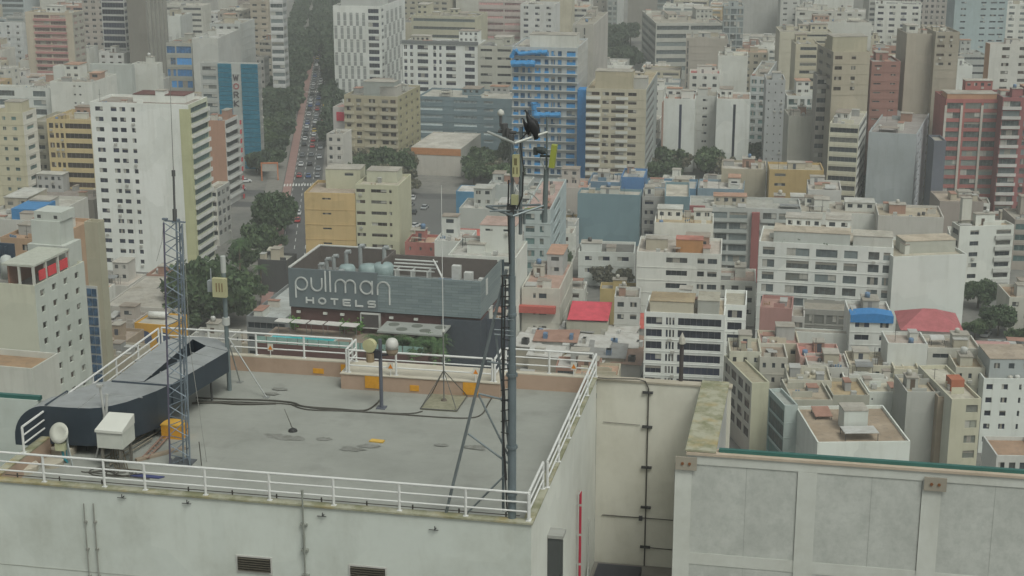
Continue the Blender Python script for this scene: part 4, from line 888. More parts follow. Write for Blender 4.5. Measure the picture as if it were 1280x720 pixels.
# shacks
rs = random.Random(11)
SH = [(648,690,398,'white slatted'),(700,742,404,'grey corrugated'),(655,700,412,'tin'),(742,790,412,'pale sheet'),(668,720,418,'rusty'),(720,760,424,'white sheet'),(640,672,424,'cream box'),(757,796,426,'long pale'),(690,735,432,'ochre walled'),(735,780,438,'grey tarred'),(775,803,402,'red canopied'),(660,700,436,'dusty white'),(765,800,446,'broken white'),(700,750,447,'flat grey'),(790,806,428,'brown brick')]
for i, (x0, x1, py, t_) in enumerate(SH):
    z = rs.uniform(3, 5.5); p = at(x0, py+8, z); d = p.y
    root = empty('shed', (p.x, p.y, 0), R(-12+rs.uniform(-8, 8))); w = (x1-x0)/F*(d*cp+(CH-z)*sp); dp = rs.uniform(5, 9)
    q = MB(); q.box(0, w, 0, dp, 0, z); q.build('wall', wall_mat(rs.choice([(.48,.47,.43),(.42,.38,.3),(.35,.34,.32),(.5,.5,.47)]) if 'ochre' not in t_ else (.45,.3,.08)), root)
    q = MB(); q.prism([(-.4,-.4),(w+.4,-.4),(w+.4,dp+.3),(-.4,dp+.3)], 0, .1); o = q.build('roof', corrug_mat({'g':(.26,.26,.25),'r':(.34,.2,.15),'b':(.3,.2,.15)}.get(t_[0], (.5,.49,.46)) if t_ != 'red canopied' else (.5,.1,.08)), root)
    for v in o.data.vertices: v.co.z += z+.05+v.co.y*rs.choice([.05, .12])
    for k in range(2):
        q = MB(); ux = rs.uniform(.2, max(.3, w-1.5)); q.box(ux, ux+rs.uniform(.6, 1.6), 1, 2.4, z+.2, z+1.5); q.build(rs.choice(['roof_box', 'skylight']), rs.choice(TANKM), root)
    tag(root, f'{t_} roofed shed among the low sheds behind the right rail', 'shed', None); BOXES.append((Vector((p.x,p.y,0)), Vector((1,0,0)), Vector((0,1,0)), w, dp, z))
    root['label'] = {0:'white slatted shed roof just right of the mast',1:'grey corrugated roof in front of the bright red roofed house',2:'tin roofed shed below the cream villa',3:'pale sheet roofed shed right of the bright red house',4:'rusty roofed shed in the middle of the low sheds',5:'white sheet roofed shed between the rail and the red house',6:'cream box shed directly beside the mast',7:'long pale shed left of the dark windowed white flats',8:'ochre walled shed behind the rail corner',9:'grey tarred shed roof above the rail end',10:'small red canopied shed touching the white flats',11:'dusty white shed just above the back rail',12:'broken white shed roof beside the foreground wall',13:'flat grey shed roof low behind the rail corner',14:'narrow brown brick shed at the foot of the white flats'}[i]

# --- sign building
gz = slat_mat((.13,.165,.175), 1.0)
yaw = -12.5; U = Vector((math.cos(R(yaw)), math.sin(R(yaw)), 0)); V = Vector((-U.y, U.x, 0))
ZP = zat(335, 272); O = atd(360, 335, 272)
wP = 35.2
root = empty('hotel', (O.x, O.y, 0), R(yaw)); HB = root
zb = ZP-7.1
q = MB(); q.quad((0,0,zb),(wP*.47,0,zb),(wP*.47,0,ZP),(0,0,ZP)); q.quad((0,.35,zb),(0,0,zb),(0,0,ZP),(0,.35,ZP)); q.quad((0,0,ZP),(wP*.47,0,ZP),(wP*.47,.35,ZP),(0,.35,ZP)); q.quad((wP*.47,.35,ZP-4),(0,.35,ZP-4),(0,.35,ZP),(wP*.47,.35,ZP)); q.quad((0,0,zb),(0,.5,zb),(wP*.47,.5,zb),(wP*.47,0,zb))
q.build('sign_wall', flat((.12,.145,.155), .6, 0, .15, .5), root)
q = MB(); q.quad((wP*.47,-.002,zb),(wP,-.002,zb),(wP,-.002,ZP-.4),(wP*.47,-.002,ZP-.4)); q.quad((wP,0,zb),(wP,16,zb),(wP,16,ZP-.4),(wP,0,ZP-.4)); q.quad((wP*.47,0,ZP-.4),(wP,0,ZP-.4),(wP,.35,ZP-.4),(wP*.47,.35,ZP-.4)); q.quad((wP,.35,ZP-4),(wP*.47,.35,ZP-4),(wP*.47,.35,ZP-.4),(wP,.35,ZP-.4))
q.build('cladding_wall', gz, root)
q = MB(); q.box(0, .35, .35, 16.5, zb, ZP, 0); q.box(.35, wP*.42, 16.5, 16.85, zb, ZP, 0); q.box(wP*.42, wP*.42+.3, 8, 16.5, ZP-4, ZP, 0); q.box(wP*.42+.3, wP-.3, 14, 14.3, ZP-4, ZP-.2, 0); q.build('parapet_wall', flat((.12,.1,.09), .7), root)
q = MB(); q.quad((.35,.35,ZP-4),(wP-.01,.35,ZP-4),(wP-.01,16.5,ZP-4),(.35,16.5,ZP-4)); q.build('roof', roof_mat((.17,.18,.18)), root)
q = MB(); q.box(-.05, .42, .2, 16.9, ZP+.003, ZP+.2); q.box(.42, wP*.4, 16.4, 16.9, ZP+.003, ZP+.2); q.build('coping', flat((.5,.5,.47)), root)
q = MB(); q.box(.02, wP-.02, .6, 16, 0, zb-.3); q.box(-3, wP*.8, -9, .6, 0, zb-4.2); q2_ = MB(); q2_.box(wP*.8, wP+.05, -.4, 16.2, 0, zb-.5); q2_.build('slate_wing', flat((.05,.06,.075), .6), root); q.build('wall', flat((.1,.045,.04), .8), root)
q = MB(); q.quad((-3,-9,zb-4.19),(wP*.8,-9,zb-4.19),(wP*.8,.6,zb-4.19),(-3,.6,zb-4.19)); q.build('terrace', roof_mat((.25,.2,.16)), root)
# tanks + ducts in the roof well
for u, v, r, h in ((7.0,6,1.5,3.0),(10.2,8.5,1.8,2.6),(12.9,9,1.9,2.9)):
    q = MB(); q.lathe((u+2, v, ZP-3.98), [(r,0),(r,h),(r*.8,h+.45),(.1,h+.7)], 18); q.build('water_tank', flat((.24,.31,.31), .5), root, True)
for u, v, h in ((4.2,5,3.6),(5.5,9,4.2),(7.2,11,4.6),(3.4,11,3.0),(8.4,3.5,3.0),(9.6,12,5.6),(14.5,11,5.8)):
    q = MB(); q.tube((u,v,ZP-3.98), (u,v,ZP-4+h), .38, 10); q.tube((u,v,ZP-4+h), (u+.9,v,ZP-4+h+.1), .38, 10); q.build('vent_pipe', flat((.38,.4,.4), .4, .3), root)
q = MB()
for i in range(6): q.box(2+i*1.7, 3.2+i*1.7, 2.2, 3.4, ZP-3.98, ZP-2.6-(i % 3)*.3)
q.build('pump', flat((.3,.31,.3)), root)
q = MB(); q.box(8.2, 15.4, 1.2, 2.4, ZP-.9, ZP-.7); q.build('walkway', flat((.5,.5,.47)), root)
q = MB(); q.box(1.2, 3.6, 2.0, 3.0, ZP-3.98, ZP-2.2); q.build('brown_cabinet', flat((.25,.1,.06)), root)
q = MB()
for k in range(4): q.box(16.5, 24.5, 9+k*.7, 9.25+k*.7, ZP-1.8+k*.45, ZP-1.6+k*.45)
for i in range(3): q.box(17+i*3, 17.2+i*3, 9, 11.5, ZP-3.98, ZP-1.8)
q.build('louvre_rack', flat((0.58,0.592,0.568)), root)
q = MB()
for k in range(5): q.tube((24.3, 9+k*.5, ZP-.6-k*.35+1.2), (27.5, 4+k*.5, ZP-1.8-k*.35), .12)
q.build('handrail', flat((.55,.55,.53)), root)
q = MB(); q.box(26.5, 29.6, 3, 4.5, ZP-3.98, ZP-1.5); q.build('blue_cabinet', flat((.04,.1,.22)), root)
for u, h in ((31.2, 3.9), (33.8, 2.9), (29, 5)): q = MB(); q.box(u, u+1.5, 4, 5.2, ZP-3.98, ZP-4+h); q.build('white_cabinet', flat((.5,.5,.48)), root)
q = MB(); q.box(wP*.43, wP*.7, 2, 5, ZP-3.98, ZP-2.0); q.build('roof_box', flat((.2,.22,.2)), root)
# lettering
wl = flat((.55,.56,.54), .5, 0, .05)
S = 2.3
C_ = lambda cx, a0=0, a1=360: arc(cx, .5, .5, a0, a1, 20)
wordp = [('p', [C_(.5), [(0,.5),(0,-.62)]], 0), ('u', [[(0,1),(0,.5)]+arc(.45,.45,.45,180,360)+[(.9,.5),(.9,1)]], 1.35), ('l', [[(0,1.6),(0,0)]], 2.55), ('l', [[(0,1.6),(0,0)]], 2.95),
  ('m', [[(0,0),(0,.6)]+arc(.42,.58,.42,180,0)+[(.84,.0)], [(.84,.58)]+arc(1.26,.58,.42,180,0)+[(1.68,0)]], 3.4), ('a', [C_(.5), [(1,1),(1,0)]], 5.5), ('n', [[(0,0),(0,.55)]+arc(.5,.52,.5,180,0)+[(1.0,-.75)]], 6.95)]
k = 14.8/8.0/S
sl = root
for ch, pa, x in wordp:
    strokes([[(x+a, c) for a, c in p] for p in pa], S, .125, (1.35, -.02, ZP-3.85), sl, 'sign_letter', wl, 17.4/(7.95*S))
HO = {'H':[[(0,0),(0,1)],[(1,0),(1,1)],[(0,.5),(1,.5)]],'O':[arc(.5,.5,.5,0,360)],'T':[[(0,1),(1,1)],[(.5,1),(.5,0)]],'E':[[(1,1),(0,1),(0,0),(1,0)],[(0,.5),(.9,.5)]],'L':[[(0,1),(0,0),(1,0)]],'S':[[(1,1),(.12,1),(0,.9),(0,.6),(.12,.5),(.88,.5),(1,.4),(1,.1),(.88,0),(0,0)]]}
for i, ch in enumerate('HOTELS'):
    strokes([[(a*1.25+i*2.3, c) for a, c in p] for p in HO[ch]], 1.0, .135, (3.3, -.02, ZP-6.2), sl, 'sign_letter', wl)
tag(root, 'dark hotel block with white rooftop lettering and sunken tank deck', 'hotel')
b = B(); BOXES.append((Vector((O.x,O.y,0)), U, V, wP, 16, ZP))
# terrace: pool, parasols/awnings, planters, glass balustrade
lm = Matrix.Translation((O.x, O.y, 0)) @ Matrix.Rotation(R(yaw), 4, 'Z')
def hpt(u, v, z): return lm @ Vector((u, v, z))
q = MB(); q.box(-1.5, 10.5, -7.4, -4.4, zb-4.18, zb-3.9); q.build('pool_rim', flat((.45,.44,.4)), root)
q = MB(); q.box(-1.2, 10.2, -7.1, -4.7, zb-3.9, zb-3.86); q.build('pool_water', flat((.05,.42,.45), .1), root)
for i in range(5):
    e = empty('awning', hpt(-1.6+i*3.1, -2.6, zb-4.19), R(yaw)); q = MB(); q.prism([(0,-1.1),(2.8,-1.3),(2.9,.9),(.1,1.0)], 2.3, 2.4); q.build('canopy', flat((.55,.53,.5)), e)
    q = MB(); q.tube((.3,0,0),(.3,0,2.3),.05,6); q.tube((2.5,0,0),(2.5,0,2.3),.05,6); q.build('pole', FRM, e)
    tag(e, ['pale awning nearest the left end of the pool terrace','second pale awning from the left on the pool terrace','middle pale awning of the pool terrace','fourth pale awning from the left on the pool terrace','pale awning at the right end of the pool terrace'][i], 'awning', 'pale awnings on the pool terrace')
q = MB()
for i in range(16): q.box(-3+i*1.9, -1.25+i*1.9, -8.9, -8.85, zb-4.18, zb-3.0, 0); 
for i in range(17): q.box(-3.05+i*1.9, -2.97+i*1.9, -8.95, -8.8, zb-4.18, zb-3.0, 1)
q.build('glass_balustrade', [flat((.25,.38,.34), .2), DKM], root)
q = MB(); q.box(wP*.52, wP*.85, -6.5, -.5, zb-1.7, zb-1.4); q.build('grey_canopy', flat((.3,.31,.29)), root)
for i in range(5): q = MB(); q.lathe((wP*.56+i*2.1+.4, -2.2-(i % 2)*2.4, zb-1.39), [(1.0,0),(.98,.06),(.1,.09)], 14); q.build('round_vent', flat((.13,.14,.12)), root)
q = MB(); q.box(13.5, 16.7, -.25, .5, zb-2.9, zb-.5); q.build('window', flat((.08,.07,.07), .2), root)
q = MB()
for a, b_, c, d in ((13.3,16.9,-.5,-.3),(13.3,16.9,-3.1,-2.9)): q.box(a, b_, -.35, .5, zb+c, zb+d)
for a in (13.3, 16.7): q.box(a, a+.2, -.34, .5, zb-2.9, zb-.5)
q.build('window_frame', flat((.5,.5,.47)), root)
for i, u in enumerate((1.2, 6.2, 9.4, 18.5, 23)): q = MB(); q.box(u, u+.7, .2, .59, zb-1.2, zb-.8); q.build('wall_lamp', flat((.6,.6,.55)), root)
bld('silver low roof left of the sign building', 308, 357, None, 398, 300, -12, (.2,.21,.21), None, rib(1,.4), dep=24, roofc=(.38,.4,.39), clutter=1)
bld('pale flat roof kiosk left of the sign building', 322, 358, None, 326, 402, -12, (.06,.06,.06), None, None, dep=8, roofc=(.38,.38,.34), clutter=1)
bld('slate blue low block with white deck behind the mast foot', 586, 632, None, 400, 268, -12, (.05,.06,.08), None, None, dep=9, roofc=(.42,.41,.38), clutter=3)

# ================================================================== FILLER HOUSES
def corners(O, U, V, w, dp):
    return [O, O+U*w, O+U*w+V*dp, O+V*dp]
verts, faces = [], []
for O_, U_, V_, w_, dp_, z_ in BOXES:
    n = len(verts); c = corners(O_, U_, V_, w_, dp_)
    verts += [(p.x, p.y, 0) for p in c] + [(p.x, p.y, z_) for p in c]
    faces += [(n+4,n+5,n+6,n+7),(n,n+1,n+5,n+4),(n+1,n+2,n+6,n+5),(n+2,n+3,n+7,n+6),(n+3,n,n+4,n+7)]
bvh = BVHTree.FromPolygons(verts, faces)
def visible(pts):
    c = Vector((0, 0, CH)); k = 0
    for p in pts:
        px, py = proj(p)
        if not (-15 < px < 1295 and -5 < py < 600): continue
        if py > 465+.0*px and px < 840: continue
        d = p-c; hit = bvh.ray_cast(c, d.normalized(), d.length-.5)
        if hit[0] is None: k += 1
    return k
def inside(p, pad):
    for O_, U_, V_, w_, dp_, z_ in BOXES:
        l = p-O_; u, v = l.dot(U_), l.dot(V_)
        if -pad < u < w_+pad and -pad < v < dp_+pad: return True
    s = (p-A0).dot(AD); o = (p-A0).dot(AN)
    if abs(o) < 15+pad and s > -60: return True
    px, py = proj(Vector((p.x, p.y, 0)))
    if 312 < px < 425 and 50 < py < 345: return True
    if 490 < px < 612 and 236 < py < 300: return True      # parking lot
    if 425 < px < 650 and 192 < py < 240: return True      # park trees
    if 745 < px < 790 and 30 < py < 100: return True
    if 228 < px < 360 and 232 < py < 420: return True
    if 1205 < px < 1262 and 345 < py < 440: return True
    return False
KEEP = [(806,933,385,478,318),(796,900,310,395,365),(949,1117,305,405,352),(1117,1209,310,402,350),(1063,1117,385,452,314),(378,498,210,335,400),(112,260,110,338,420),(723,795,303,345,408),(560,645,285,360,352),(655,708,262,338,392),(1180,1280,120,262,480),(1086,1169,165,262,470),
 (1037,1084,155,258,478),(1022,1090,50,165,505),(1126,1200,40,155,516),(640,735,55,228,535),(733,822,95,208,520),(430,525,108,213,556),(1190,1268,250,355,402),(722,803,240,300,452),(256,297,145,258,500),(250,326,80,205,560),(416,506,8,112,705),(503,597,50,120,688),(523,642,122,172,600),(830,938,122,193,556),(705,770,365,412,330),(862,1002,258,330,412),(640,800,395,450,300),(905,1180,440,560,262),(1120,1200,395,425,335),(514,601,176,215,552),(58,114,150,232,462),(0,45,135,225,455),(985,1063,385,435,318),(31,104,10,75,715),(104,206,0,75,722),(1196,1272,0,62,760),(795,905,25,78,790),(950,1006,384,440,330)]
def blocks(top, Y):
    P_ = [proj(t_) for t_ in top[:4]]; x0 = min(a[0] for a in P_); x1 = max(a[0] for a in P_); y0 = min(a[1] for a in P_)
    for a, b_, c_, d_, dd in KEEP:
        if Y < dd-1 and min(x1, b_)-max(x0, a) > 2 and y0 < d_-3: return True
    return False
rf = random.Random(5)
PAL = [((0.626,0.626,0.58),'white'),((.5,.49,.44),'off-white'),((.46,.42,.32),'cream'),((.4,.36,.28),'tan'),((.36,.36,.34),'grey'),((.4,.25,.2),'salmon'),((.34,.19,.14),'brick red'),((.44,.33,.18),'ochre'),((.3,.34,.35),'blue grey'),((.52,.52,.5),'pale grey')]
WTS = [8,6,4,2.5,3,1.2,1.6,1,1,4]
RC = [((.4,.38,.34),'pale screed roof'),((.3,.27,.23),'brown dusty roof'),((.24,.24,.23),'dark grey roof'),((.42,.28,.2),'terracotta roof'),((.45,.44,.42),'bleached roof')]
used = {}
def near_main(p):
    best = min(MAINS, key=lambda m: (m.O+m.U*m.w*.5-p).length)
    q_ = best.O+best.U*best.w*.5
    dx, dy = p.x-q_.x, p.y-q_.y
    rel = ('right of' if dx > 0 else 'left of') if abs(dx) > abs(dy) else ('behind' if dy > 0 else 'in front of')
    return best.label, rel
nf = 0
y = 285.0
while y < 1500:
    st = 13 if y < 520 else (19 if y < 800 else 28)
    half = y*.36+25; x = -half
    while x < half:
        p = Vector((x+rf.uniform(-3,3), y+rf.uniform(-2,2), 0)); x += st+rf.uniform(-1,3)
        if nf >= 290: continue
        w = st*rf.uniform(.6,.85); dp = st*rf.uniform(.5,.75)
        if y < 520: h = rf.choice([3.2,3.5,5.8,6.2,6.5,8.5])
        elif y < 800: h = rf.choice([9,12,15,18,21])
        else: h = rf.choice([15,20,24,30,36])
        ya = R(-10+rf.uniform(-3,3)); U = Vector((math.cos(ya), math.sin(ya), 0)); V = Vector((-U.y, U.x, 0))
        c = p+U*w*.5+V*dp*.5
        if inside(c, w*.45) or inside(p, 1) or inside(p+U*w, 1): continue
        top = [q_+Vector((0,0,h)) for q_ in corners(p, U, V, w, dp)]+[c+Vector((0,0,h+.2)), p+U*w*.5+Vector((0,0,h*.6))]
        vis = visible(top)
        if blocks(top, p.y): continue
        if vis < 1: continue
        big = proj(top[1])[0]-proj(top[0])[0]
        pc, pn = rf.choices(PAL, WTS)[0]; rc, rn = rf.choice(RC)
        root = empty('house' if h < 13 else 'apartment_building', p, ya); zr = h-.6
        wm = wall_mat(pc, .45)
        mb = MB(); stl = rf.choice([g(3,.4,.4), g(4,.5,.4), rib(2,.4,.85), g(2,.4,.4)]) if y > 300 else None
        fc = cells_for(stl, w, h-.2, 3, 0) if vis > 1 else []
        if y > 900: fc = [q_ for q_ in cells_for(rib(2,.42,.85), w, h-.2, 3, 0)] if vis > 1 else []
        facade(mb, (0,0), (1,0), w, 0, h, fc, .18)
        scs = cells_for(g(2,.3,.35), dp, h-.2, 3, 0) if p.x < 60 and y < 700 and vis > 1 else []
        facade(mb, (w,0), (0,1), dp, 0, h, scs, .18); facade(mb, (0,dp), (0,-1), dp, 0, h, [], .1); facade(mb, (w,dp), (-1,0), w, 0, h, [], .1)
        t = .2
        for (a, b_, c0, e) in ((0,w,0,t),(0,w,dp-t,dp),(0,t,t,dp-t),(w-t,w,t,dp-t)): mb.quad((a,c0,h),(b_,c0,h),(b_,e,h),(a,e,h))
        mb.quad((w-t,dp-t,zr),(t,dp-t,zr),(t,dp-t,h),(w-t,dp-t,h)); mb.quad((t,t,zr),(t,dp-t,zr),(t,dp-t,h),(t,t,h)); mb.quad((w-t,dp-t,zr),(w-t,t,zr),(w-t,t,h),(w-t,dp-t,h)); mb.quad((t,t,zr),(w-t,t,zr),(w-t,t,h),(t,t,h))
        mb.build('wall', wm, root)
        q = MB(); q.quad((t,t,zr),(w-t,t,zr),(w-t,dp-t,zr),(t,dp-t,zr)); q.build('roof', roof_mat(rc), root)
        gl = rf.choice([GL, GLBR, GLN, GLG])
        for (a, b_, z0, z1) in fc: childobj('window', win_mesh(b_-a, z1-z0, gl), root, ((a+b_)/2, .16, (z0+z1)/2))
        for (a, b_, z0, z1) in scs: childobj('window', win_mesh(b_-a, z1-z0, gl), root, (w-.16, (a+b_)/2, (z0+z1)/2), R(90))
        b = B(); b.root = root; b.w, b.dep, b.z, b.zr, b.wm, b.O = w, dp, h, zr, wm, p
        roof_clutter(b, 3 if y < 600 else 1, rf)
        lab, rel = near_main(p)
        fl = max(1, round(h/3)); nm = {1:'one',2:'two',3:'three',4:'four',5:'five',6:'six',7:'seven',8:'eight',10:'ten',12:'twelve'}.get(fl, str(fl))
        short = ' '.join(lab.split()[:7])
        kinds = [f'{nm} storey {pn} {rn[:-5]} roofed block {rel} the {short}'.replace('  ', ' ')]
        t_ = kinds[0]
        if t_ in used:
            used[t_] += 1; o_ = {2:'second',3:'third',4:'fourth',5:'fifth'}.get(used[t_], 'farthest'); t_ = f'{o_} {t_}'
        else: used[t_] = 1
        tag(root, ' '.join(t_.split()[:16]), 'house' if h < 13 else 'building')
        nf += 1
    y += st*.95
print('filler', nf)
seen = set()
for o in list(COL.objects):
    l = o.get('label')
    if l and not o.parent:
        if l in seen: print('DUP', l)
        seen.add(l)

# ================================================================== TREES
def tree_mesh(seed, Rr, Hh, n, leaf, clumps):
    rnd = random.Random(seed); q = MB(); cs = []
    for i in range(clumps):
        a = rnd.uniform(0, 6.283); rr = Rr*math.sqrt(rnd.random())*.72; z = Hh*(.42+.5*rnd.random()*(1-(rr/Rr)**2*.5)); cs.append((Vector((rr*math.cos(a), rr*math.sin(a), z)), Rr*rnd.uniform(.22,.42)))
    for i in range(n):
        c, r = rnd.choice(cs); v = Vector((rnd.gauss(0,1), rnd.gauss(0,1), rnd.gauss(0,.75))).normalized()*r*rnd.random()**.35
        p = c+v; s = leaf*rnd.uniform(.6,1.3); u = Vector((rnd.gauss(0,1), rnd.gauss(0,1), rnd.gauss(0,.5))).normalized(); w = u.orthogonal().normalized(); 
        w = (Matrix.Rotation(rnd.uniform(0, 6.28), 3, u) @ w); t = u.cross(w)
        q.quad(p-w*s-t*s*.6, p+w*s-t*s*.6, p+w*s+t*s*.6, p-w*s+t*s*.6)
    tk = MB(); tk.tube((0,0,-.2), (0,0,Hh*.45), Hh*.035, 8, Hh*.024)
    for c, r in cs[:7]: tk.tube((0,0,Hh*.38), c, Hh*.017, 5, Hh*.006)
    return q, tk
TREES = {}
def get_tree(kind):
    if kind in TREES: return TREES[kind]
    Rr, Hh, n, lf, cl, col = {'broad':(6,10,3800,.42,22,(.04,.07,.035)),'broad2':(5,9,3000,.42,16,(.045,.075,.04)),'big':(9,13,6500,.45,30,(.038,.068,.032)),'avenue':(5,10,1800,.6,12,(.038,.06,.042)),'avenue2':(4.2,9,1600,.6,10,(.035,.056,.04)),'grey':(4.5,9,1300,.5,12,(.085,.09,.07))}[kind]
    q, tk = tree_mesh(hash(kind) % 97 if False else len(kind)*7, Rr, Hh, n, lf, cl)
    TREES[kind] = (q.mesh('crown', leaf_mat(col)), tk.mesh('trunk', flat((.09,.07,.05), .9))); return TREES[kind]
rt = random.Random(9)
def tree(p, kind, label, s=1.0, group=None):
    cm, tm = get_tree(kind); e = empty('tree', p, rt.uniform(0, 6.28)); e.scale = (s*rt.uniform(.9,1.1), s*rt.uniform(.9,1.1), s*rt.uniform(.88,1.12))
    childobj('crown', cm, e, (0,0,0)); childobj('trunk', tm, e, (0,0,0)); tag(e, label, 'tree', group); return e
for side, o, nm in ((-1, -10.5, 'left'), (1, 8.6, 'right')):
    s = 185 if side < 0 else 190; i = 0
    while s < AL+280:
        tree(avp(s, o+rt.uniform(-1,1)+(0 if s < 360 else -side*min(7, (s-360)*.05)), .1), rt.choice(['avenue','avenue2']), f'leafy street tree on the {nm} pavement of the avenue', rt.uniform(.95,1.25)*(1.2 if s > 330 else 1), f'street trees lining the {nm} side of the avenue'); s += rt.uniform(7, 11); i += 1
for i in range(46):
    py_ = rt.uniform(118, 222); pxr = 372-(py_-120)*.14-10; tree(at(rt.uniform(318, pxr), py_), rt.choice(['avenue','avenue2','broad2']), 'tree in the thick belt of greenery left of the cycle lane', rt.uniform(.8,1.15), 'belt of trees left of the cycle lane')
for s in range(205, int(AL)+200, 12): tree(avp(s, -17, 0), 'avenue', 'street tree on the left pavement in the outer row of the avenue', 1.2, 'outer row of street trees on the left of the avenue')
tree(at(343, 296), 'big', 'large round dark tree standing beside the avenue above the silver roof', .95)
for i, (px, py, s, k) in enumerate([(322,325,.8,'broad'),(340,322,.7,'broad2'),(308,345,.8,'broad2'),(245,395,1.1,'broad'),(262,412,1.1,'big'),(236,418,.9,'broad'),(285,405,1.0,'broad'),(312,382,.8,'broad2'),(268,380,.9,'broad'),(250,372,.8,'broad2')]):
    tree(at(px, py), k, 'dense green tree in the grove behind the duct and the antenna pole', s*1.25, 'green trees of the grove behind the duct')
for i in range(22):
    px = rt.uniform(428, 512); py = rt.uniform(208, 250); tree(at(px, py), rt.choice(['broad','broad2','grey']), 'tree in the park between the tan apartments and the parking lot', rt.uniform(.8,1.15), 'park trees below the tan apartments')
for i in range(12): tree(at(rt.uniform(578, 655), rt.uniform(205, 240)), rt.choice(['broad2','grey','broad']), 'tree in the clump between the warehouse and the blue netted tower', rt.uniform(.8,1.1), 'trees right of the white roofed warehouse')
for i in range(12): tree(at(rt.uniform(752, 790), rt.uniform(55, 95)), 'avenue', 'distant tree in the clump behind the cream apartments', 1.4, 'distant trees behind the cream apartments')
for i in range(14): tree(at(rt.uniform(740, 930), rt.uniform(214, 236)), rt.choice(['grey','broad2']), 'thin grey tree in the row before the cream apartments', rt.uniform(.9,1.2), 'thin grey trees in the row above the teal box')
for i in range(9): tree(at(rt.choice([rt.uniform(1030,1080), rt.uniform(1215,1290)]), rt.uniform(255, 268)), rt.choice(['grey','grey','broad2']), 'thin tree in the street before the red tower and the cream ribbon block', rt.uniform(.9,1.3), 'thin trees along the street before the red towers')
for px, py, s, k, lb in ((697,352,.85,'broad','dark bushy tree between the teal apartments and the villa'),(752,360,.75,'grey','bare grey tree before the black roofed house'),(778,362,.8,'grey','bare grey tree right of the black roofed house'),(700,402,.35,'broad2','small round tree by the bright red roof'),(780,418,.55,'broad2','dark tree between the red roof and the white flats'),
    (1222,385,.8,'broad','dark tree at the foot of the six storey flats'),(1247,420,.8,'broad','spreading tree left of the timbered house'),(1218,425,.65,'broad2','tree beside the parked white car in the side street'),(1268,440,.6,'broad2','bush like tree at the right edge'),(947,205,.8,'broad','dark tree right of the white twin slabs'),(968,200,.7,'broad2','small dark tree before the grey slab'),(890,222,.8,'broad','green tree below the white twin slabs'),(1240,258,.9,'grey','leafless tree before the dark red tower'),(1265,265,.9,'broad','green tree at the foot of the dark red tower'),(1205,262,.7,'broad','dark tree below the red banded tower'),(640,395,.4,'broad','dark tree beside the mast pole'),(648,418,.45,'broad','low tree at the mast foot'),(1055,240,.7,'grey','leafless tree below the cream ribbon block')):
    tree(at(px, py), k, lb, s)
def palm(p, s, label, nfr=22, h=8):
    e = empty('palm_tree', p, 0); q = MB(); q.tube((0,0,0), (.3,.2,h), .3, 8, .2); q.build('trunk', flat((.13,.1,.07), .9), e)
    rnd = random.Random(int(p.x*10)); q = MB()
    for i in range(nfr):
        a = rnd.uniform(0, 6.28); up = rnd.uniform(-.1, 1.1); L_ = 3.6*s*rnd.uniform(.8,1.1); d = Vector((math.cos(a), math.sin(a), 0)); sd = Vector((-d.y, d.x, 0)); o = Vector((.3,.2,h)); pr = o
        for k in range(1, 8):
            t = k/7; pt = o+d*L_*t+Vector((0,0,L_*(up*t-1.1*t*t)))
            wd = .75*math.sin(math.pi*min(t+.12, 1))*s
            for sg in (1, -1):
                for m_ in range(2):
                    b0 = pr.lerp(pt, m_*.5); b1 = pr.lerp(pt, m_*.5+.3); tip = b0+sd*sg*wd+d*.35-Vector((0,0,.3*s)); q.poly([b0, b1, tip])
            pr = pt
    q.build('crown', leaf_mat((.035,.075,.03)), e); tag(e, label, 'palm'); return e
palm(at(300,352), 1.3, 'tall feathery palm in the grove left of the avenue', 30, 11)
palm(at(326,372), 1.0, 'shorter palm between the grove and the silver roof', 24, 8)
pp = at(1020, 436, 6); palm(Vector((pp.x, pp.y, 0)), .62, 'round dark palm before the long white yard wall', 60, 7)
zz = zb-4.2
for i, (u, v, s) in enumerate(((21,-6.5,.7),(27,-4.5,.9),(25,-7,.8),(29,-7.5,.75),(18,-7,.6))):
    e = palm(hpt(u, v, zz-1.0), s*1.7, ['small palm under the grey canopy edge','taller palm at the right end of the hotel terrace','middle palm of the hotel terrace garden','outermost palm of the hotel terrace garden','left palm of the hotel terrace garden'][i], 26, 2.6)
for i, (u, v, s) in enumerate(((20,-4,.34),(23.5,-6.8,.3),(26.5,-7.8,.36),(28,-3,.4))): tree(hpt(u, v, zb-6.2), 'broad2', ['bushy green shrub nearest the round vents under the canopy','bushy green shrub in front of the grey canopy','wide green bush by the right railing of the hotel terrace','green bush against the slate wing of the hotel'][i], s)
for i, (u, c) in enumerate(((1.0,(.05,.12,.02)),(10.5,(.05,.12,.02)),(13.0,(.05,.12,.02)))):
    e = empty('potted_shrub', hpt(u, -.6, zb-4.19), 0); q = MB(); q.lathe((0,0,0), [(.3,0),(.42,.6),(.42,.65)], 10); q.build('pot', flat((.2,.1,.07)), e)
    rr = random.Random(i); q = MB()
    for k in range(260):
        cc = Vector((rr.gauss(0,.5), rr.gauss(0,.5), 1.5+rr.gauss(0,.55))); q.quad(*[cc+Vector((rr.uniform(-.2,.2), rr.uniform(-.2,.2), rr.uniform(-.2,.2))) for _ in range(4)])
    q.build('foliage', leaf_mat((.06,.17,.03)), e); tag(e, ['bright green shrub at the left end of the maroon hotel wall','bright green shrub in the middle of the maroon hotel wall','green shrub beside the framed window of the hotel wall'][i], 'plant')

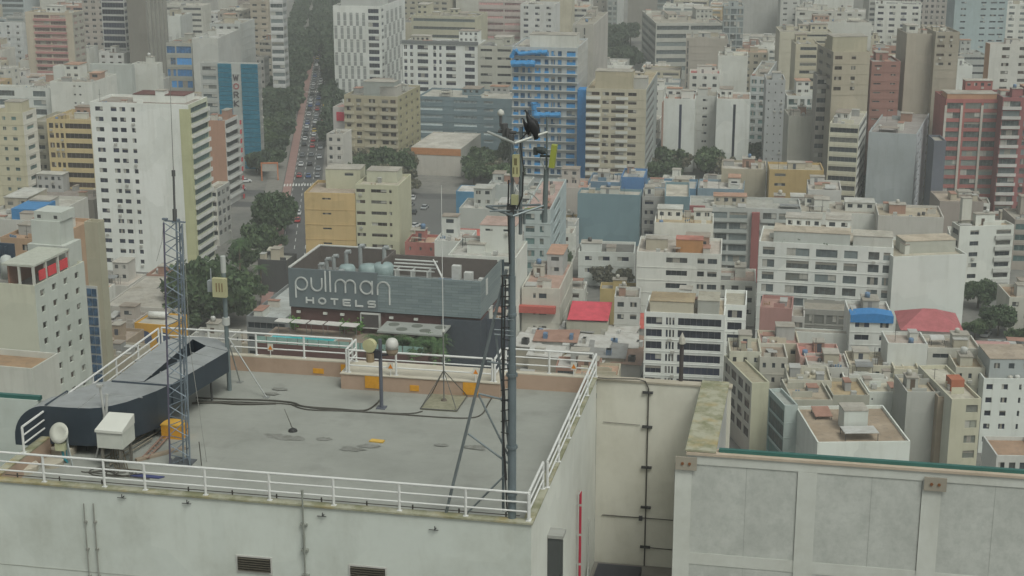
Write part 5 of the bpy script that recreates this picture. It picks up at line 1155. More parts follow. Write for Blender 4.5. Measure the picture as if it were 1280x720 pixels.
# ================================================================== CARS
def car_meshes(cl):
    q = MB(); prof = [(-2.1,.35),(-2.15,.8),(-1.7,.95),(-1.2,1.0),(1.0,1.0),(1.9,.85),(2.1,.6),(2.1,.35)]
    w = .86
    for s in (-1, 1): q.poly([(x, s*w, z) for x, z in (prof if s < 0 else prof[::-1])])
    for i in range(len(prof)):
        a, b_ = prof[i], prof[(i+1) % len(prof)]; q.quad((a[0],-w,a[1]),(a[0],w,a[1]),(b_[0],w,b_[1]),(b_[0],-w,b_[1]))
    q.quad((-1.0,-.62,1.43),(.35,-.62,1.43),(.35,.62,1.43),(-1.0,.62,1.43))
    body = q.mesh('body', flat(cl, .35, 0, .08))
    q = MB(); lo = [(-1.75,.95),(1.0,.98)]; hi = [(-1.02,1.42),(.37,1.42)]
    for s in (-1, 1): q.quad((lo[0][0],s*.8,lo[0][1]),(lo[1][0],s*.8,lo[1][1]),(hi[1][0],s*.63,hi[1][1]),(hi[0][0],s*.63,hi[0][1]))
    q.quad((lo[1][0],-.8,lo[1][1]),(lo[1][0],.8,lo[1][1]),(hi[1][0],.63,hi[1][1]),(hi[1][0],-.63,hi[1][1])); q.quad((lo[0][0],.8,lo[0][1]),(lo[0][0],-.8,lo[0][1]),(hi[0][0],-.63,hi[0][1]),(hi[0][0],.63,hi[0][1]))
    return body, q.mesh('windows', flat((.03,.035,.04), .15, 0, .05))
q = MB(); q.lathe((0,0,0), [(.31,-.1),(.33,-.08),(.33,.08),(.31,.1)], 12, axis=(0,1,0)); WH = q.mesh('wheel', flat((.03,.03,.03), .8))
CARS = [(n_, car_meshes(c)) for n_, c in (('white',(.6,.6,.6)),('silver',(.35,.36,.37)),('black',(.03,.03,.03)),('red',(.4,.04,.04)),('grey',(.15,.16,.17)),('yellow',(.5,.35,.04)),('blue',(.05,.1,.25)))]
def carat(p, rz, label, k, group=None):
    n_, (bm_, wm_) = CARS[k]; e = empty('car', p, rz); childobj('body', bm_, e, (0,0,0)); childobj('windows', wm_, e, (0,0,.001))
    for x in (-1.35, 1.35):
        for y_ in (-.84, .84): childobj('wheel', WH, e, (x, y_, .33))
    tag(e, label.format(n_), 'car', group); return e
rz = math.atan2(AD.y, AD.x); rc_ = random.Random(21)
for lane, o in (('leftmost', -2.0), ('middle', 1.3), ('kerbside', 4.5)):
    s = 132 + rc_.uniform(0, 8)
    while s < 500:
        gap = rc_.uniform(6.5, 18) if s > 190 else rc_.uniform(9, 26)
        carat(avp(s, o, .03), rz+(math.pi if o > 3 else 0), '{} car in the '+lane+' lane of the avenue traffic', rc_.choices(range(7), [5,4,3,2,4,1,1])[0], 'cars queuing in the '+lane+' lane of the avenue'); s += gap
for i, (px, py, a, k, lb) in enumerate([(516,249,90,0,'{} car parked at the far end of the parking lot'),(513,258,75,4,'{} car at the left side of the parking lot'),(531,261,80,1,'{} car in the middle of the parking lot'),(517,267,85,2,'{} car nearest the camera in the parking lot'),(519,284,60,0,'{} car beside the small beige house'),(372,277,95,3,'{} car on the avenue below the crossing'),(357,283,95,4,'{} car close behind the red car on the avenue'),(373,268,95,0,'{} car ahead of the red car on the avenue'),(1226,412,60,0,'{} car parked under the side street trees'),(1232,420,60,1,'{} car parked beside the white car under trees'),(307,228,20,0,'{} car crossing left of the avenue trees'),(300,238,20,1,'{} car behind the white car left of the avenue')]):
    carat(at(px, py, .03), R(a), lb, k)
# avenue gantry sign
e = empty('banner_frame', avp(128, -12, 0), rz-math.pi/2); q = MB()
q.box(-3, -2.6, 0, .4, 0, 6); q.box(2.6, 3, 0, .4, 0, 6); q.box(-3, 3, 0, .4, 6, 6.5); q.build('frame', flat((.5,.18,.08)), e)
q = MB(); q.box(-2.5, 2.5, .1, .3, 3.4, 5.9); q.build('banner', flat((.35,.33,.3)), e); tag(e, 'orange banner frame standing beside the avenue crossing', 'sign')
# ================================================================== FOREGROUND ROOF
ZC = 92.0; ZF = 91.3
P0 = at(664, 655, ZC); PB = at(750, 468, ZC)
FY = math.atan2((at(664,655,ZC)-at(0,601,ZC)).y, (at(664,655,ZC)-at(0,601,ZC)).x)
FU = Vector((math.cos(FY), math.sin(FY), 0)); FV = Vector((-FU.y, FU.x, 0))
def fl(p): l = Vector((p.x-P0.x, p.y-P0.y, 0)); return l.dot(FU), l.dot(FV)
def fw(u, v, z=0): w = FU*u+FV*v; return Vector((P0.x+w.x, P0.y+w.y, z))
def fx(px, py, z): u, v = fl(at(px, py, z)); return u, v
def ztop(p, py):      # height above point p seen at row py
    return zat(py, p.y)
UL = -20.7; VB = 16.1; VM = 14.6; UM0, UM1 = -10.95, -4.4; T = .32
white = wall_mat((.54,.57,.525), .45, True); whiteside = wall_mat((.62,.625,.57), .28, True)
bldroot = empty('office_tower', (P0.x, P0.y, 0), FY)
tag(bldroot, 'white tower block in the foreground with railed antenna roof', 'building')
q = MB(); OV = .0
q.quad((UL,0,0),(0,0,0),(0,0,ZC-.02),(UL,0,ZC-.02),0); q.quad((0,0,0),(0,VB,0),(0,VB,ZC-.02),(0,0,ZC-.02),1); q.quad((UL,VB,0),(UL,0,0),(UL,0,ZC-.02),(UL,VB,ZC-.02),0); q.quad((0,VB,0),(UL,VB,0),(UL,VB,ZC-.02),(0,VB,ZC-.02),0)
q.build('wall', [white, whiteside], bldroot)
q = MB(); q.poly([(UL+T,T,ZF),(-T,T,ZF),(-T,VB-T,ZF),(UL+T,VB-T,ZF)]); q.build('roof_floor', rough_roof_floor(), bldroot)
pinkw = wall_mat((.4,.29,.22), .5, True)
q = MB()
q.quad((UL+T,T,ZF),(UL+T,VB-T,ZF),(UL+T,VB-T,ZC),(UL+T,T,ZC)); 
q.quad((-T,VB-T,ZF),(-T,T,ZF),(-T,T,ZC),(-T,VB-T,ZC)); q.quad((-T,T,ZF),(UL+T,T,ZF),(UL+T,T,ZC),(-T,T,ZC))
for a, c in ((UL+T, UM0-.35), (UM1+.35, -T)): q.quad((a,VB-T-.002,ZF),(c,VB-T-.002,ZF),(c,VB-T-.002,ZC),(a,VB-T-.002,ZC))
q.build('parapet_inner_face', pinkw, bldroot)
q = MB(); q.box(UM0-.35, UM1+.35, VM-T, VB-T-.005, ZF+.002, ZC-.002); q.build('parapet_recess', pinkw, bldroot)
q = MB(); z0, z1 = ZC-.018, ZC+.05
q.box(UL-.05, .06, -.07, T, z0, z1); q.box(-T, .06, T, VB-T, z0, z1); q.box(UL-.05, UL+T, T, VB-T, z0, z1); q.build('coping', moss_mat(), bldroot)
q = MB(); q.box(UL-.05, .06, VB-T, VB+.04, z0, z1); q.box(UM0-.38, UM1+.38, VM-T-.04, VB-T-.003, z0+.02, z1-.003); q.build('back_coping', wall_mat((.5,.46,.38), .5, True), bldroot)
# floor patches and painted marks
rr = random.Random(2); pz = ZF+.006
for px, py, s, c in ((345,545,.5,0),(362,548,.55,0),(405,549,.35,0),(462,558,.45,0),(440,562,.5,0),(552,557,.3,0),(595,560,.45,0),(350,487,.35,0),(340,493,.3,0),(585,487,.3,0)):
    pz += .004; u, v = fx(px, py, ZF); q = MB(); q.poly([(u+s*1.5*math.cos(a)*rr.uniform(.5,.85), v+s*math.sin(a)*rr.uniform(.35,.7), pz) for a in [i*.35 for i in range(18)]]); q.build('tar_patch', flat((.225,.225,.207), .95, 0, .6, 3), bldroot)
org = flat((.62,.3,.03), .7, 0, .25, 6)
u, v = fx(471, 552, ZF); q = MB(); q.prism([(u-.3,v-.12),(u+.3,v-.15),(u+.32,v+.1),(u-.25,v+.15)], ZF+.01, ZF+.06)
tag(q.build('cloth_scrap', flat((.6,.38,.08), .8)), 'small yellow scrap lying on the grey roof floor', 'scrap'); bpy.context.view_layer.update(); o = COL.objects['cloth_scrap']; o.location = (P0.x, P0.y, 0); o.rotation_euler = (0,0,FY)
# orange painted squares on parapets
def parpatch(px0, px1, py0, py1, v, nm='orange_paint'):
    # patch on the inner face plane at local v
    q = MB(); c = at((px0+px1)/2, py1, ZF+.15); uu, vv = fl(c)
    s = (px1-px0)/F*(c.y*cp+24*sp); hh = (py1-py0)/F*(c.y*cp+24*sp)*1.06; s *= 1.15; q.box(uu-s/2, uu+s/2, v-.03, v-.004, ZF+.12, min(ZF+.12+hh, ZC+.03)); q.build(nm, org, bldroot)
parpatch(431, 444, 451, 464, VB-T-.002); parpatch(394, 406, 458, 464, VB-T-.002); parpatch(456, 472, 467, 486, VM-T); parpatch(520, 530, 472, 479, VM-T); parpatch(579, 596, 476, 494, VM-T)
# left small parapet face & louvred vents on front wall
def front_uv(px, py):  # hit front wall plane v=0 : returns u, z
    k = (px-640)/F; yy = (360-py)/F; d = Vector((k, cp+yy*sp, -sp+yy*cp)); n = -FV; o = Vector((0,0,CH)); t = ((P0-o).dot(n)-0)/(d.dot(n)) if True else 0
    P0z = Vector((P0.x, P0.y, CH)); t = (P0z-o).dot(n)/d.dot(n); p = o+d*t; u, v = fl(p); return u, p.z
for a, b_ in (((297,695),(339,716)), ((438,707),(482,728))):
    u0, z1_ = front_uv(*a); u1, z0_ = front_uv(*b_); q = MB(); q.box(u0-.06, u1+.06, -.03, -.004, z0_-.08, z1_+.06); q.build('vent_frame', flat((.5,.49,.46)), bldroot)
    q = MB(); q.quad((u0,-.034,z0_),(u1,-.034,z0_),(u1,-.034,z1_),(u0,-.034,z1_))
    o = q.build('louvre_vent', flat((.02,.015,.012)), bldroot)
    q = MB(); n = 6
    for i in range(n): zz_ = z0_+(z1_-z0_)*(i+.5)/n; q.box(u0+.02,u1-.02,-.09,-.037,zz_-.02,zz_+.012)
    q.build('louvre_slat', flat((.09,.08,.06)), o)
# pipes on front wall
pm = flat((.3,.3,.27), .6, .2)
for a, b_, r in (((106,628),(118,735),.022),((118,628),(126,735),.026)):
    u0, z0_ = front_uv(*a); u1, z1_ = front_uv(*b_); q = MB(); q.tube((u0,-.1,z0_),(u0+.0,-.1,z1_-2), r); 
    for k in range(4): q.box(u0-.05, u0+.05, -.12, -.004, z0_-.8-k*1.1, z0_-.72-k*1.1)
    q.build('wall_pipe', pm, bldroot)
u0, z0_ = front_uv(380, 640); q = MB(); q.tube((u0,-.12,z0_-5),(u0,-.12,ZC+.45), .032); q.tube((u0,-.12,ZC+.45),(u0,-.12,ZC+.65), .05); q.tube((u0,-.12,z0_-1.6),(u0,-.12,z0_-.8), .05)
for k in range(3): q.box(u0-.13, u0+.13, -.14, -.004, z0_-.5-k, z0_-.42-k)
q.build('conduit_pipe', flat((.24,.25,.22), .6), bldroot)
for px, py in ((155,620),(236,627),(405,643),(545,660)):
    u0, z0_ = front_uv(px, py); q = MB(); q.tube((u0,-.004,z0_),(u0,-.18,z0_), .02); q.tube((u0,-.18,z0_),(u0,-.18,z0_+.14), .02); q.tube((u0-.25,-.05,z0_-.06),(u0+.1,-.05,z0_-.06), .015); q.build('wall_hook', DKM, bldroot)
# horizontal joint grooves
q = MB(); q.box(UL, 0, -.012, -.003, ZC-3.42, ZC-3.39); q.build('wall_joint', flat((.35,.36,.32)), bldroot)
# side wall things
def side_vz(px, py):
    k = (px-640)/F; yy = (360-py)/F; d = Vector((k, cp+yy*sp, -sp+yy*cp)); n = FU; o = Vector((0,0,CH)); t = (Vector((P0.x,P0.y,CH))-o).dot(n)/d.dot(n); p = o+d*t; u, v = fl(p); return v, p.z
v0, z0_ = side_vz(721, 614); v1, z1_ = side_vz(720, 722)
q = MB(); q.tube((.16,v0,z0_),(.16,v0,z1_-4), .055, 10); q.build('red_pole', flat((.42,.02,.05), .5), bldroot)
q = MB()
for k in range(7): q.tube((.16,v0,z0_-.55-k*1.35),(.16,v0,z0_-.65-k*1.35), .062, 10); q.box(.003,.12, v0-.02, v0+.02, z0_-.6-k*1.35, z0_-.58-k*1.35)
q.tube((.16,v0,z0_+.03),(.16,v0-.35,z0_+.03), .02); q.build('pole_clamp', flat((.45,.45,.42), .5), bldroot)
v1, z1_ = side_vz(686, 668); q = MB(); q.box(.004,.5, v1-.3, v1+.3, z1_-14, z1_); q.build('dark_duct', flat((.06,.065,.065), .5), bldroot)
q = MB(); q.box(-.0,.6, v1-.35, v1+.35, z1_+.002, z1_+.12); q.build('duct_cap', flat((.3,.3,.28)), bldroot)
v2, z2_ = side_vz(733, 640); q = MB(); q.tube((.12,v2,z2_-.3),(.12,v2,z2_-16), .03)
for k in range(8): a = 2*math.pi*k/8; q.tube((.12,v2,z2_-2.6-k*.01),(.12+.0,v2+.5*math.cos(a)*.6,z2_-3.0+.5*math.sin(a)), .02)
q.build('hanging_cable', flat((.45,.45,.42)), bldroot)
# connecting walls (screen walls)
ZS = 91.8
sroot = empty('screen_wall', fw(0, 0, 0), FY)
tag(sroot, 'weathered cement screen wall at the lower right joined to the foreground tower', 'wall')
q = MB(); q.box(.004, 5.95, VB+.1, VB+.5, 70, ZS); q.build('recess_wall', wall_mat((.6,.58,.5), .4, True), sroot)
q = MB(); q.box(-.1, 6.0, VB+.05, VB+.55, ZS+.002, ZS+.08); q.build('recess_coping', wall_mat((.4,.36,.29), .6, True), sroot)
SW = 8.25; SU = 4.75
q = MB(); q.box(SU+.02, SU+1.05, SW+.5, VB+.06, 60, ZS, 0); q.build('side_wall', wall_mat((.42,.42,.4), .5, True), sroot)
q = MB(); q.prism([(SU-.1,SW-.05),(SU+1.1,SW-.05),(SU+1.1,VB+.55),(SU-.1,VB+.55)], ZS+.084, ZS+.16); q.build('mossy_coping', moss_mat(), sroot)
q = MB(); q.box(SU, 40, SW, SW+.45, 60, ZS-.05); q.build('panel_wall', panel_mat(), sroot)
pil = wall_mat((.53,.54,.5), .4, True)
def screen_u(px, py):
    k = (px-640)/F; yy = (360-py)/F; d = Vector((k, cp+yy*sp, -sp+yy*cp)); n = FV; pw = fw(0, SW, CH); o = Vector((0,0,CH)); t = (pw-o).dot(n)/d.dot(n); p = o+d*t; u, v = fl(p); return u, p.z
for a, b_ in ((843,864),(996,1020),(1152,1176),(1308,1330)):
    u0, zz_ = screen_u(a, 620); u1, _ = screen_u(b_, 620); q = MB(); q.box(u0, u1, SW-.05, SW-.003, 60, ZS-.45); q.build('pilaster', pil, sroot)
    q = MB()
    q.box(u0-.02, u0, SW-.006, SW-.002, 60, ZS-.45); q.build('joint', flat((.2,.2,.18)), sroot)
q = MB()
for px_ in (930, 1086, 1240): uu = screen_u(px_, 660)[0]; q.box(uu, uu+.012, SW-.004, SW-.001, 60, ZS-.45)
q.build('panel_joint', flat((.25,.26,.24)), sroot)
q = MB(); q.box(SU, 40, SW-.035, SW-.002, ZS-.44, ZS-.055); q.build('top_beam', pil, sroot)
q = MB(); zz_ = screen_u(1000, 700)[1]; q.box(SU+.02, 40, SW-.02, SW-.003, zz_-.55, zz_-.05); q.build('lower_beam', pil, sroot)
for px, py in ((858,577),(1169,603)):
    u0, z0_ = screen_u(px, py); q = MB(); q.box(u0-.42, u0+.42, SW-.16, SW-.102, z0_-.3, z0_+.25); o = q.build('bracket_plate', wall_mat((.3,.27,.22), .5, True), sroot)
    for s in (-.14, .14): q = MB(); q.lathe((u0+s, SW-.16, z0_-.02), [(.06,0),(.06,.04)], 10, axis=(0,-1,0)); q.build('bolt', flat((.2,.08,.03)), o)
q = MB(); q.box(SU-.05, 40, SW-.1, SW+.5, ZS-.048, ZS+.06); q.build('coping', wall_mat((.46,.38,.3), .6, True), sroot)
grn = flat((.045,.15,.13), .45, .2, .2)
q = MB(); q.box(SU+1.2, 40, SW+.12, SW+.3, ZS+.062, ZS+.2); q.build('green_rail', grn, sroot)
# back wall pipe, brackets
def back_uz(px, py):
    k = (px-640)/F; yy = (360-py)/F; d = Vector((k, cp+yy*sp, -sp+yy*cp)); n = FV; pw = fw(0, VB+.1, CH); o = Vector((0,0,CH)); t = (pw-o).dot(n)/d.dot(n); p = o+d*t; u, v = fl(p); return u, p.z
dk = flat((.07,.065,.055), .6)
u0, z0_ = back_uz(811, 485); q = MB(); q.tube((u0,VB+.04,z0_),(u0,VB+.04,z0_-12), .03); q.path([(u0,VB+.04,z0_),(u0-.15,VB+.04,z0_+.32),(u0-.5,VB+.0,z0_+.42),(u0-1.8,VB-.03,ZS+.15),(u0-3.4,VB-.03,ZS+.2)], .03); q.build('drain_pipe', dk, sroot)
for py in (490, 533, 583.5, 633.5, 683): u0, z0_ = back_uz(810-(py-490)*.018, py); q = MB(); q.box(u0-.23, u0+.23, VB-.03, VB+.095, z0_-.045, z0_+.045); q.build('pipe_bracket', DKM, sroot)
for a, b_ in (((753,643),(842,650)),((810,684),(842,687)),((754,527),(800,531))):
    u0, z0_ = back_uz(*a); u1, z1_ = back_uz(*b_); q = MB(); q.tube((u0,VB+.06,z0_),(u1,VB+.06,z1_), .022 if a[1] != 527 else .012); q.build('conduit', dk, sroot)
u0, z0_ = back_uz(801, 647); q = MB(); q.box(u0-.08, u0+.08, VB-.04, VB+.09, z0_-.1, z0_+.1); q.build('junction_box', DKM, sroot)
u0, z0_ = back_uz(800, 700); q = MB(); q.box(.01, SU, VB-6, VB+.08, z0_-1.0, z0_-.25); q.build('lower_roof', roof_mat((.2,.19,.17)), sroot)
q = MB(); q.box(.3, 2.3, VB-4.5, VB-.8, z0_-.24, z0_+.1); q.build('lower_duct', flat((.04,.04,.05)), sroot)
# black mast pole on the corner
def pole_at(px, pyb, pyt, zb_, r, name, mat, label, cat, r2=None):
    p = at(px, pyb, zb_); e = empty(name, p, 0); h = ztop(p, pyt)-zb_; q = MB(); q.tube((0,0,0),(0,0,h), r, 10, r2); q.build('pole', mat, e); tag(e, label, cat); return e, h
v3 = fx(851, 478, ZS)
e, h = pole_at(851, 478, 432, ZS, .1, 'chimney_pipe', flat((.07,.06,.06), .6), 'dark rusty flue pipe standing at the inner corner of the screen wall', 'pipe')
q = MB(); q.tube((0,-.02,-3.3),(0,-.02,-.02), .1, 10); q.tube((0,-.02,-.6),(0,-.02,-.2), .14, 10); q.build('lower_pipe', flat((.07,.06,.06), .6), e)
q = MB(); q.lathe((0,0,h+.06), [(.09,0),(.16,.05),(.12,.3),(.01,.55)], 10); q.build('cap', flat((.4,.38,.33)), e)
# left screen wall
lroot = empty('screen_wall', fw(UL, 0, 0), FY)
tag(lroot, 'pale screen wall with green rail at the left edge behind the railing', 'wall')
vL = fx(40, 499, ZS)[1]
q = MB(); q.box(-20, -2.6, vL, vL+.4, 60, ZS-.05); q.build('panel_wall', wall_mat((.5,.54,.5), .3, True), lroot)
q = MB(); q.box(-20, -2.5, vL+.05, vL+.25, ZS-.046, ZS+.12); q.build('green_rail', grn, lroot)
# ------------------------------------------------------------------ railings
rw = flat((.62,.62,.6), .5, .0, .08, 8)
def railing(pts, label, posts=None, H=1.05, label_posts=True):
    """pts: local (u,v) run"""
    e = empty('railing', fw(pts[0][0], pts[0][1], ZC+.05), FY); o0 = Vector((pts[0][0], pts[0][1], 0))
    Lp = [Vector((a, b_, 0))-o0 for a, b_ in pts]
    for hh, rr_ in ((H,.047),(H*.66,.034),(H*.33,.034)):
        q = MB(); q.path([p+Vector((0,0,hh)) for p in Lp], rr_, 8); q.build('rail', rw, e)
    pp_ = []
    for i in range(len(Lp)-1):
        L_ = (Lp[i+1]-Lp[i]).length; n = max(1, round(L_/2.5)); 
        for k in range(n+1):
            if k == 0 and i > 0: continue
            pp_.append(Lp[i].lerp(Lp[i+1], k/n))
    if posts: pp_ = [Vector((a, pts[0][1]-o0.y, 0))-Vector((o0.x,0,0)) for a in posts]
    for p in pp_:
        q = MB(); q.tube(p, p+Vector((0,0,H-.03)), .05, 8); q.box(p.x-.09, p.x+.09, p.y-.07, p.y+.07, .001, .02); q.build('post', rw, e)
    tag(e, label, 'railing', None); return e
vf = .12
fp = [fl(at(px, py, ZC+.05))[0] for px, py in ((51,606),(127,612),(177,617),(254,622),(334,629),(414,636),(497,642),(580,649),(663,655))]
railing([(UL+.1, vf), (-.12, vf)], 'long white railing along the front edge of the roof', posts=[UL+.12]+fp[:-1]+[-.12])
vj = fl(at(688, 612, ZC))[1]
railing([(-.12, vf+.15), (-.12, vj-.1)], 'short white railing at the front right corner of the roof')
railing([(.02, vj+.05), (-.02, VB-.15)], 'white railing running up the right edge of the roof')
railing([(-.15, VB-.12), (UM1+.3, VB-.12)], 'white railing at the back right of the roof behind the mast')
railing([(UM1+.12, VB-.15), (UM1+.12, VM-.2)], 'tiny white return railing right of the tripod mast')
railing([(UM1, VM-.18), (UM0, VM-.18)], 'white railing behind the tripod mast and dish pole')
railing([(UM0-.12, VM-.15), (UM0-.12, VB-.15)], 'tiny white return railing left of the yellow dish')
railing([(UM0-.3, VB-.12), (UL+.2, VB-.12)], 'white railing at the back left of the roof behind the antenna pole')
railing([(UL+.12, VB-.3), (UL+.12, 6.6)], 'long white railing up the left edge behind the big duct')
railing([(UL+.12, 4.6), (UL+.12, 2.7)], 'short white railing in front of the curved duct end')
# guard wire posts along the roof floor edge
q = MB(); q.path([(UL+.5,.5,ZF+.75),(-.5,.5,ZF+.75)], .018)
for i in range(12): u = UL+1+i*1.7; q.tube((u,.5,ZF+.6),(u,.5,ZF+.84), .03)
q.build('edge_cable', dk, bldroot)
# warning signs
def wsign(px, py, v, label):
    c = at(px, py, ZC+.35); u = fl(c)[0]; e = empty('warning_sign', fw(u, v, ZC+.05), FY)
    q = MB(); q.box(-.13,.13,-.02,.0,.28,.62); q.build('panel', flat((.6,.58,.52)), e)
    q = MB(); q.poly([(-.11,-.024,.34),(.11,-.024,.34),(0,-.024,.56)]); q.build('orange_triangle', flat((.65,.22,.02)), e)
    q = MB(); q.tube((0,-.01,0),(0,-.01,.28), .02); q.build('stake', rw, e)
    tag(e, label, 'warning sign', 'small orange triangle signs on the roof parapet')
wsign(342.5, 434, VB-.22, 'orange triangle sign on the back left railing'); wsign(490.5, 459, VM-.28, 'orange triangle sign right of the white dish pole'); wsign(599, 462, VM-.28, 'orange triangle sign beside the leaning mast leg'); wsign(719, 458, VB-.22, 'orange triangle sign on the back right railing near the corner')
# ------------------------------------------------------------------ duct
ZD = 93.35; ZDB = 91.75
navy = flat((.045,.06,.078), .45, .3, .2); dtop = flat((.33,.34,.34), .5, .2, .3)
droot = empty('air_duct', fw(UL, 2, ZF), FY); tag(droot, 'big navy sheet metal air duct with grey top curving across the roof', 'air duct')
dO = Vector((UL, 2, ZF))
def dp_(px, py): u, v = fx(px, py, ZD); return (u-dO.x, v-dO.y)
def sect(pts, nm='duct_section', z0=ZDB, z1=ZD):
    q = MB(); q.prism([dp_(*p) for p in pts], z0-ZF, z1-ZF, 0, 1); return q.build(nm, [navy, dtop], droot)
sect([(57,507.5),(85,509.5),(112,510.5),(125,509.5),(140,507),(158,502.5),(175,496.5),(196,488.5),(213,480.5),(140,475.5),(118,479),(98,486),(78,495)])
sect([(140.5,475),(180,476.5),(241,424),(225,421),(207,425)], z0=ZD-1.0); sect([(181,477),(215,480),(285,439),(257.5,432.5)], z0=ZD-.95); sect([(241.5,424.2),(257,432),(285,438.5),(282,430),(272,424),(255,421),(226,420.6)], z0=ZD-.85)
# seams
def seam(a, b_, w=.05):
    A = Vector((*dp_(*a), ZD-ZF)); Bq = Vector((*dp_(*b_), ZD-ZF)); q = MB(); q.tube(A, Bq, w*.6, 6); q.build('seam', dtop if w < .06 else navy, droot)
for a, b_ in (((140,475),(213,480.5)),((60,507),(84,490)),((98,510),(120,493)),((120,493),(178,497)),((150,466),(190,469)),((168,451),(205,455)),((187,439),(222,441)),((205,427),(236,428)),((232,470),(200,465)),((255,457),(222,451)),((270,447),(240,441))): seam(a, b_)
seam((140,477),(212,482.5), .1); seam((57,507),(84,489.5), .1)
# elbow: curves down at the left end
e0 = Vector((*dp_(57,507.5), 0)); e1 = Vector((*dp_(78,495), 0)); q = MB(); n = 9; rad = 1.45; top = ZD-ZF; prev = None
pr = [(-rad*math.sin(math.pi/2*i/n), top-rad*(1-math.cos(math.pi/2*i/n))) for i in range(n+1)]
for i in range(n):
    (x0, z0), (x1, z1) = pr[i], pr[i+1]
    q.quad((e0.x+x1,e0.y,z1),(e0.x+x0,e0.y,z0),(e1.x+x0,e1.y,z0),(e1.x+x1,e1.y,z1), 1 if i < 3 else 0)
q.poly([(e0.x+x, e0.y, z) for x, z in pr]+[(e0.x-rad, e0.y, top-1.75),(e0.x, e0.y, top-1.75)]); q.poly(([(e1.x+x, e1.y, z) for x, z in pr]+[(e1.x-rad, e1.y, top-1.75),(e1.x, e1.y, top-1.75)])[::-1])
q.quad((e0.x-rad,e0.y,top-1.75),(e0.x-rad,e0.y,pr[-1][1]),(e1.x-rad,e1.y,pr[-1][1]),(e1.x-rad,e1.y,top-1.75)); q.build('elbow', [navy, dtop], droot)
for px, py in ((70,505),(105,508),(150,502),(190,489),(225,474),(262,452)):
    a, b_ = dp_(px, py-4); q = MB(); q.tube((a,b_,0),(a,b_,(ZDB if px < 200 else ZD-.96)-ZF), .05, 6); q.build('support_leg', DKM, droot)
# ------------------------------------------------------------------ left lattice tower
def lattice(root, c, s0, s1, h, n, mats, name='lattice_mast'):
    ang = [R(90), R(210), R(330)]; P = lambda a, t: Vector((c[0]+math.cos(a)*(s0+(s1-s0)*t), c[1]+math.sin(a)*(s0+(s1-s0)*t), h*t))
    for i, a in enumerate(ang): q = MB(); q.tube(P(a,0), P(a,1), .038, 8); q.build('leg', mats[i % len(mats)], root)
    q = MB()
    for k in range(n):
        t0, t1 = k/n, (k+1)/n; tm_ = (t0+t1)/2
        for i in range(3):
            a, b2 = ang[i], ang[(i+1) % 3]; q.tube(P(a,t0), P(b2,tm_), .02, 5); q.tube(P(b2,tm_), P(a,t1), .02, 5)
    q.build('bracing', mats[0], root)
gal = flat((.22,.26,.3), .45, .4, .2); galp = flat((.13,.12,.17), .5, .3, .3)
p = at(228, 579, ZF); hh = ztop(p, 277)-ZF; e = empty('antenna_tower', p, FY); lattice(e, (0,0), .48, .42, hh, 12, [gal, galp])
q = MB(); q.tube((.05,0,0),(.05,0,hh+.2), .042, 8); q.build('centre_pole', gal, e)
q = MB(); q.box(-.42,.42,-.03,.03,hh,hh+.05); q.box(-.03,.03,-.25,.4,hh+.001,hh+.045); q.box(-.5,-.3,-.06,.06,hh+.05,hh+.12); q.build('top_plate', gal, e)
h2 = ztop(p, 213)-ZF; q = MB(); q.tube((.0,0,hh+.04),(.0,0,h2-.2), .045, 8); q.tube((0,0,h2-.2),(0,0,h2+.02), .075, 8); q.tube((0,0,hh+.05),(0,0,hh+.5), .09, 8); q.build('antenna_pole', flat((.1,.1,.1)), e)
h3 = ztop(p, 92)-ZF; q = MB(); q.tube((0,0,h2+.02),(-.03,0,h3), .016, 6, .008); q.build('whip', flat((.2,.19,.18)), e)
q = MB(); q.box(-.45,.45,-.35,.4,.002,.06)
for a in (-.4,.0,.4): q.tube((a,-.2,.06),(a,-.2,.22), .07, 8)
q.build('base', flat((.1,.11,.12)), e)
q = MB(); q.path([(-.45,.0,hh+.05),(-.55,0,hh-.8),(-.8,0,hh-1.6)], .01); q.path([(.35,-.1,hh),(.5,-.1,hh*.5),(.9,.3,.05)], .012); q.build('cable', flat((.3,.3,.28)), e)
e.rotation_euler = (0, R(1.7), FY)
tag(e, 'tall slim three legged lattice antenna tower with whip on the left of the roof', 'antenna tower')
# mobile antenna pole
p = at(287, 488, ZF); e = empty('antenna_pole', p, FY); hA = ztop(p, 346)-ZF; hT = ztop(p, 320)-ZF
q = MB(); q.tube((0,0,.0),(0,0,hT-.7), .1, 10); q.build('pole', flat((.2,.24,.25), .5, .4), e); q = MB(); q.tube((0,0,hT-.75),(0,0,hT), .12, 12); q.tube((0,0,hA-2.2),(0,0,hA-1.85), .17, 12); q.build('collar', flat((.42,.43,.41)), e)
yel = flat((.42,.4,.24), .6, 0, .15)
q = MB(); q.box(-.42,.2,-.35,-.12,hA-.85,hA); o = q.build('panel_antenna', yel, e)
q = MB()
for i in range(3): q.box(-.25+i*.13,-.2+i*.13,-.362,-.352,hA-.6,hA-.2)
q.build('grille', flat((.22,.15,.08)), o)
q = MB(); q.box(-.75,-.45,-.1,.15,hA-.7,hA-.2); q.tube((-.6,0,hA-.2),(-.6,0,hA+.35), .03); q.tube((-.6,0,hA-.4),(-.1,0,hA-.4), .03); q.build('equipment_box', flat((.3,.32,.33)), e)
for px, py in ((333,497),(300,478)):
    w_ = at(px, py, ZF); l = w_-p; lu, lv = l.dot(FU), l.dot(FV); q = MB(); q.tube((0,0,2.6),(lu,lv,.03), .03, 6); q.box(lu-.12,lu+.12,lv-.12,lv+.12,.001,.04); q.build('stay', flat((.3,.31,.3), .5, .3), e)
tag(e, 'grey antenna pole with yellowish box antenna beside the air duct', 'antenna pole')
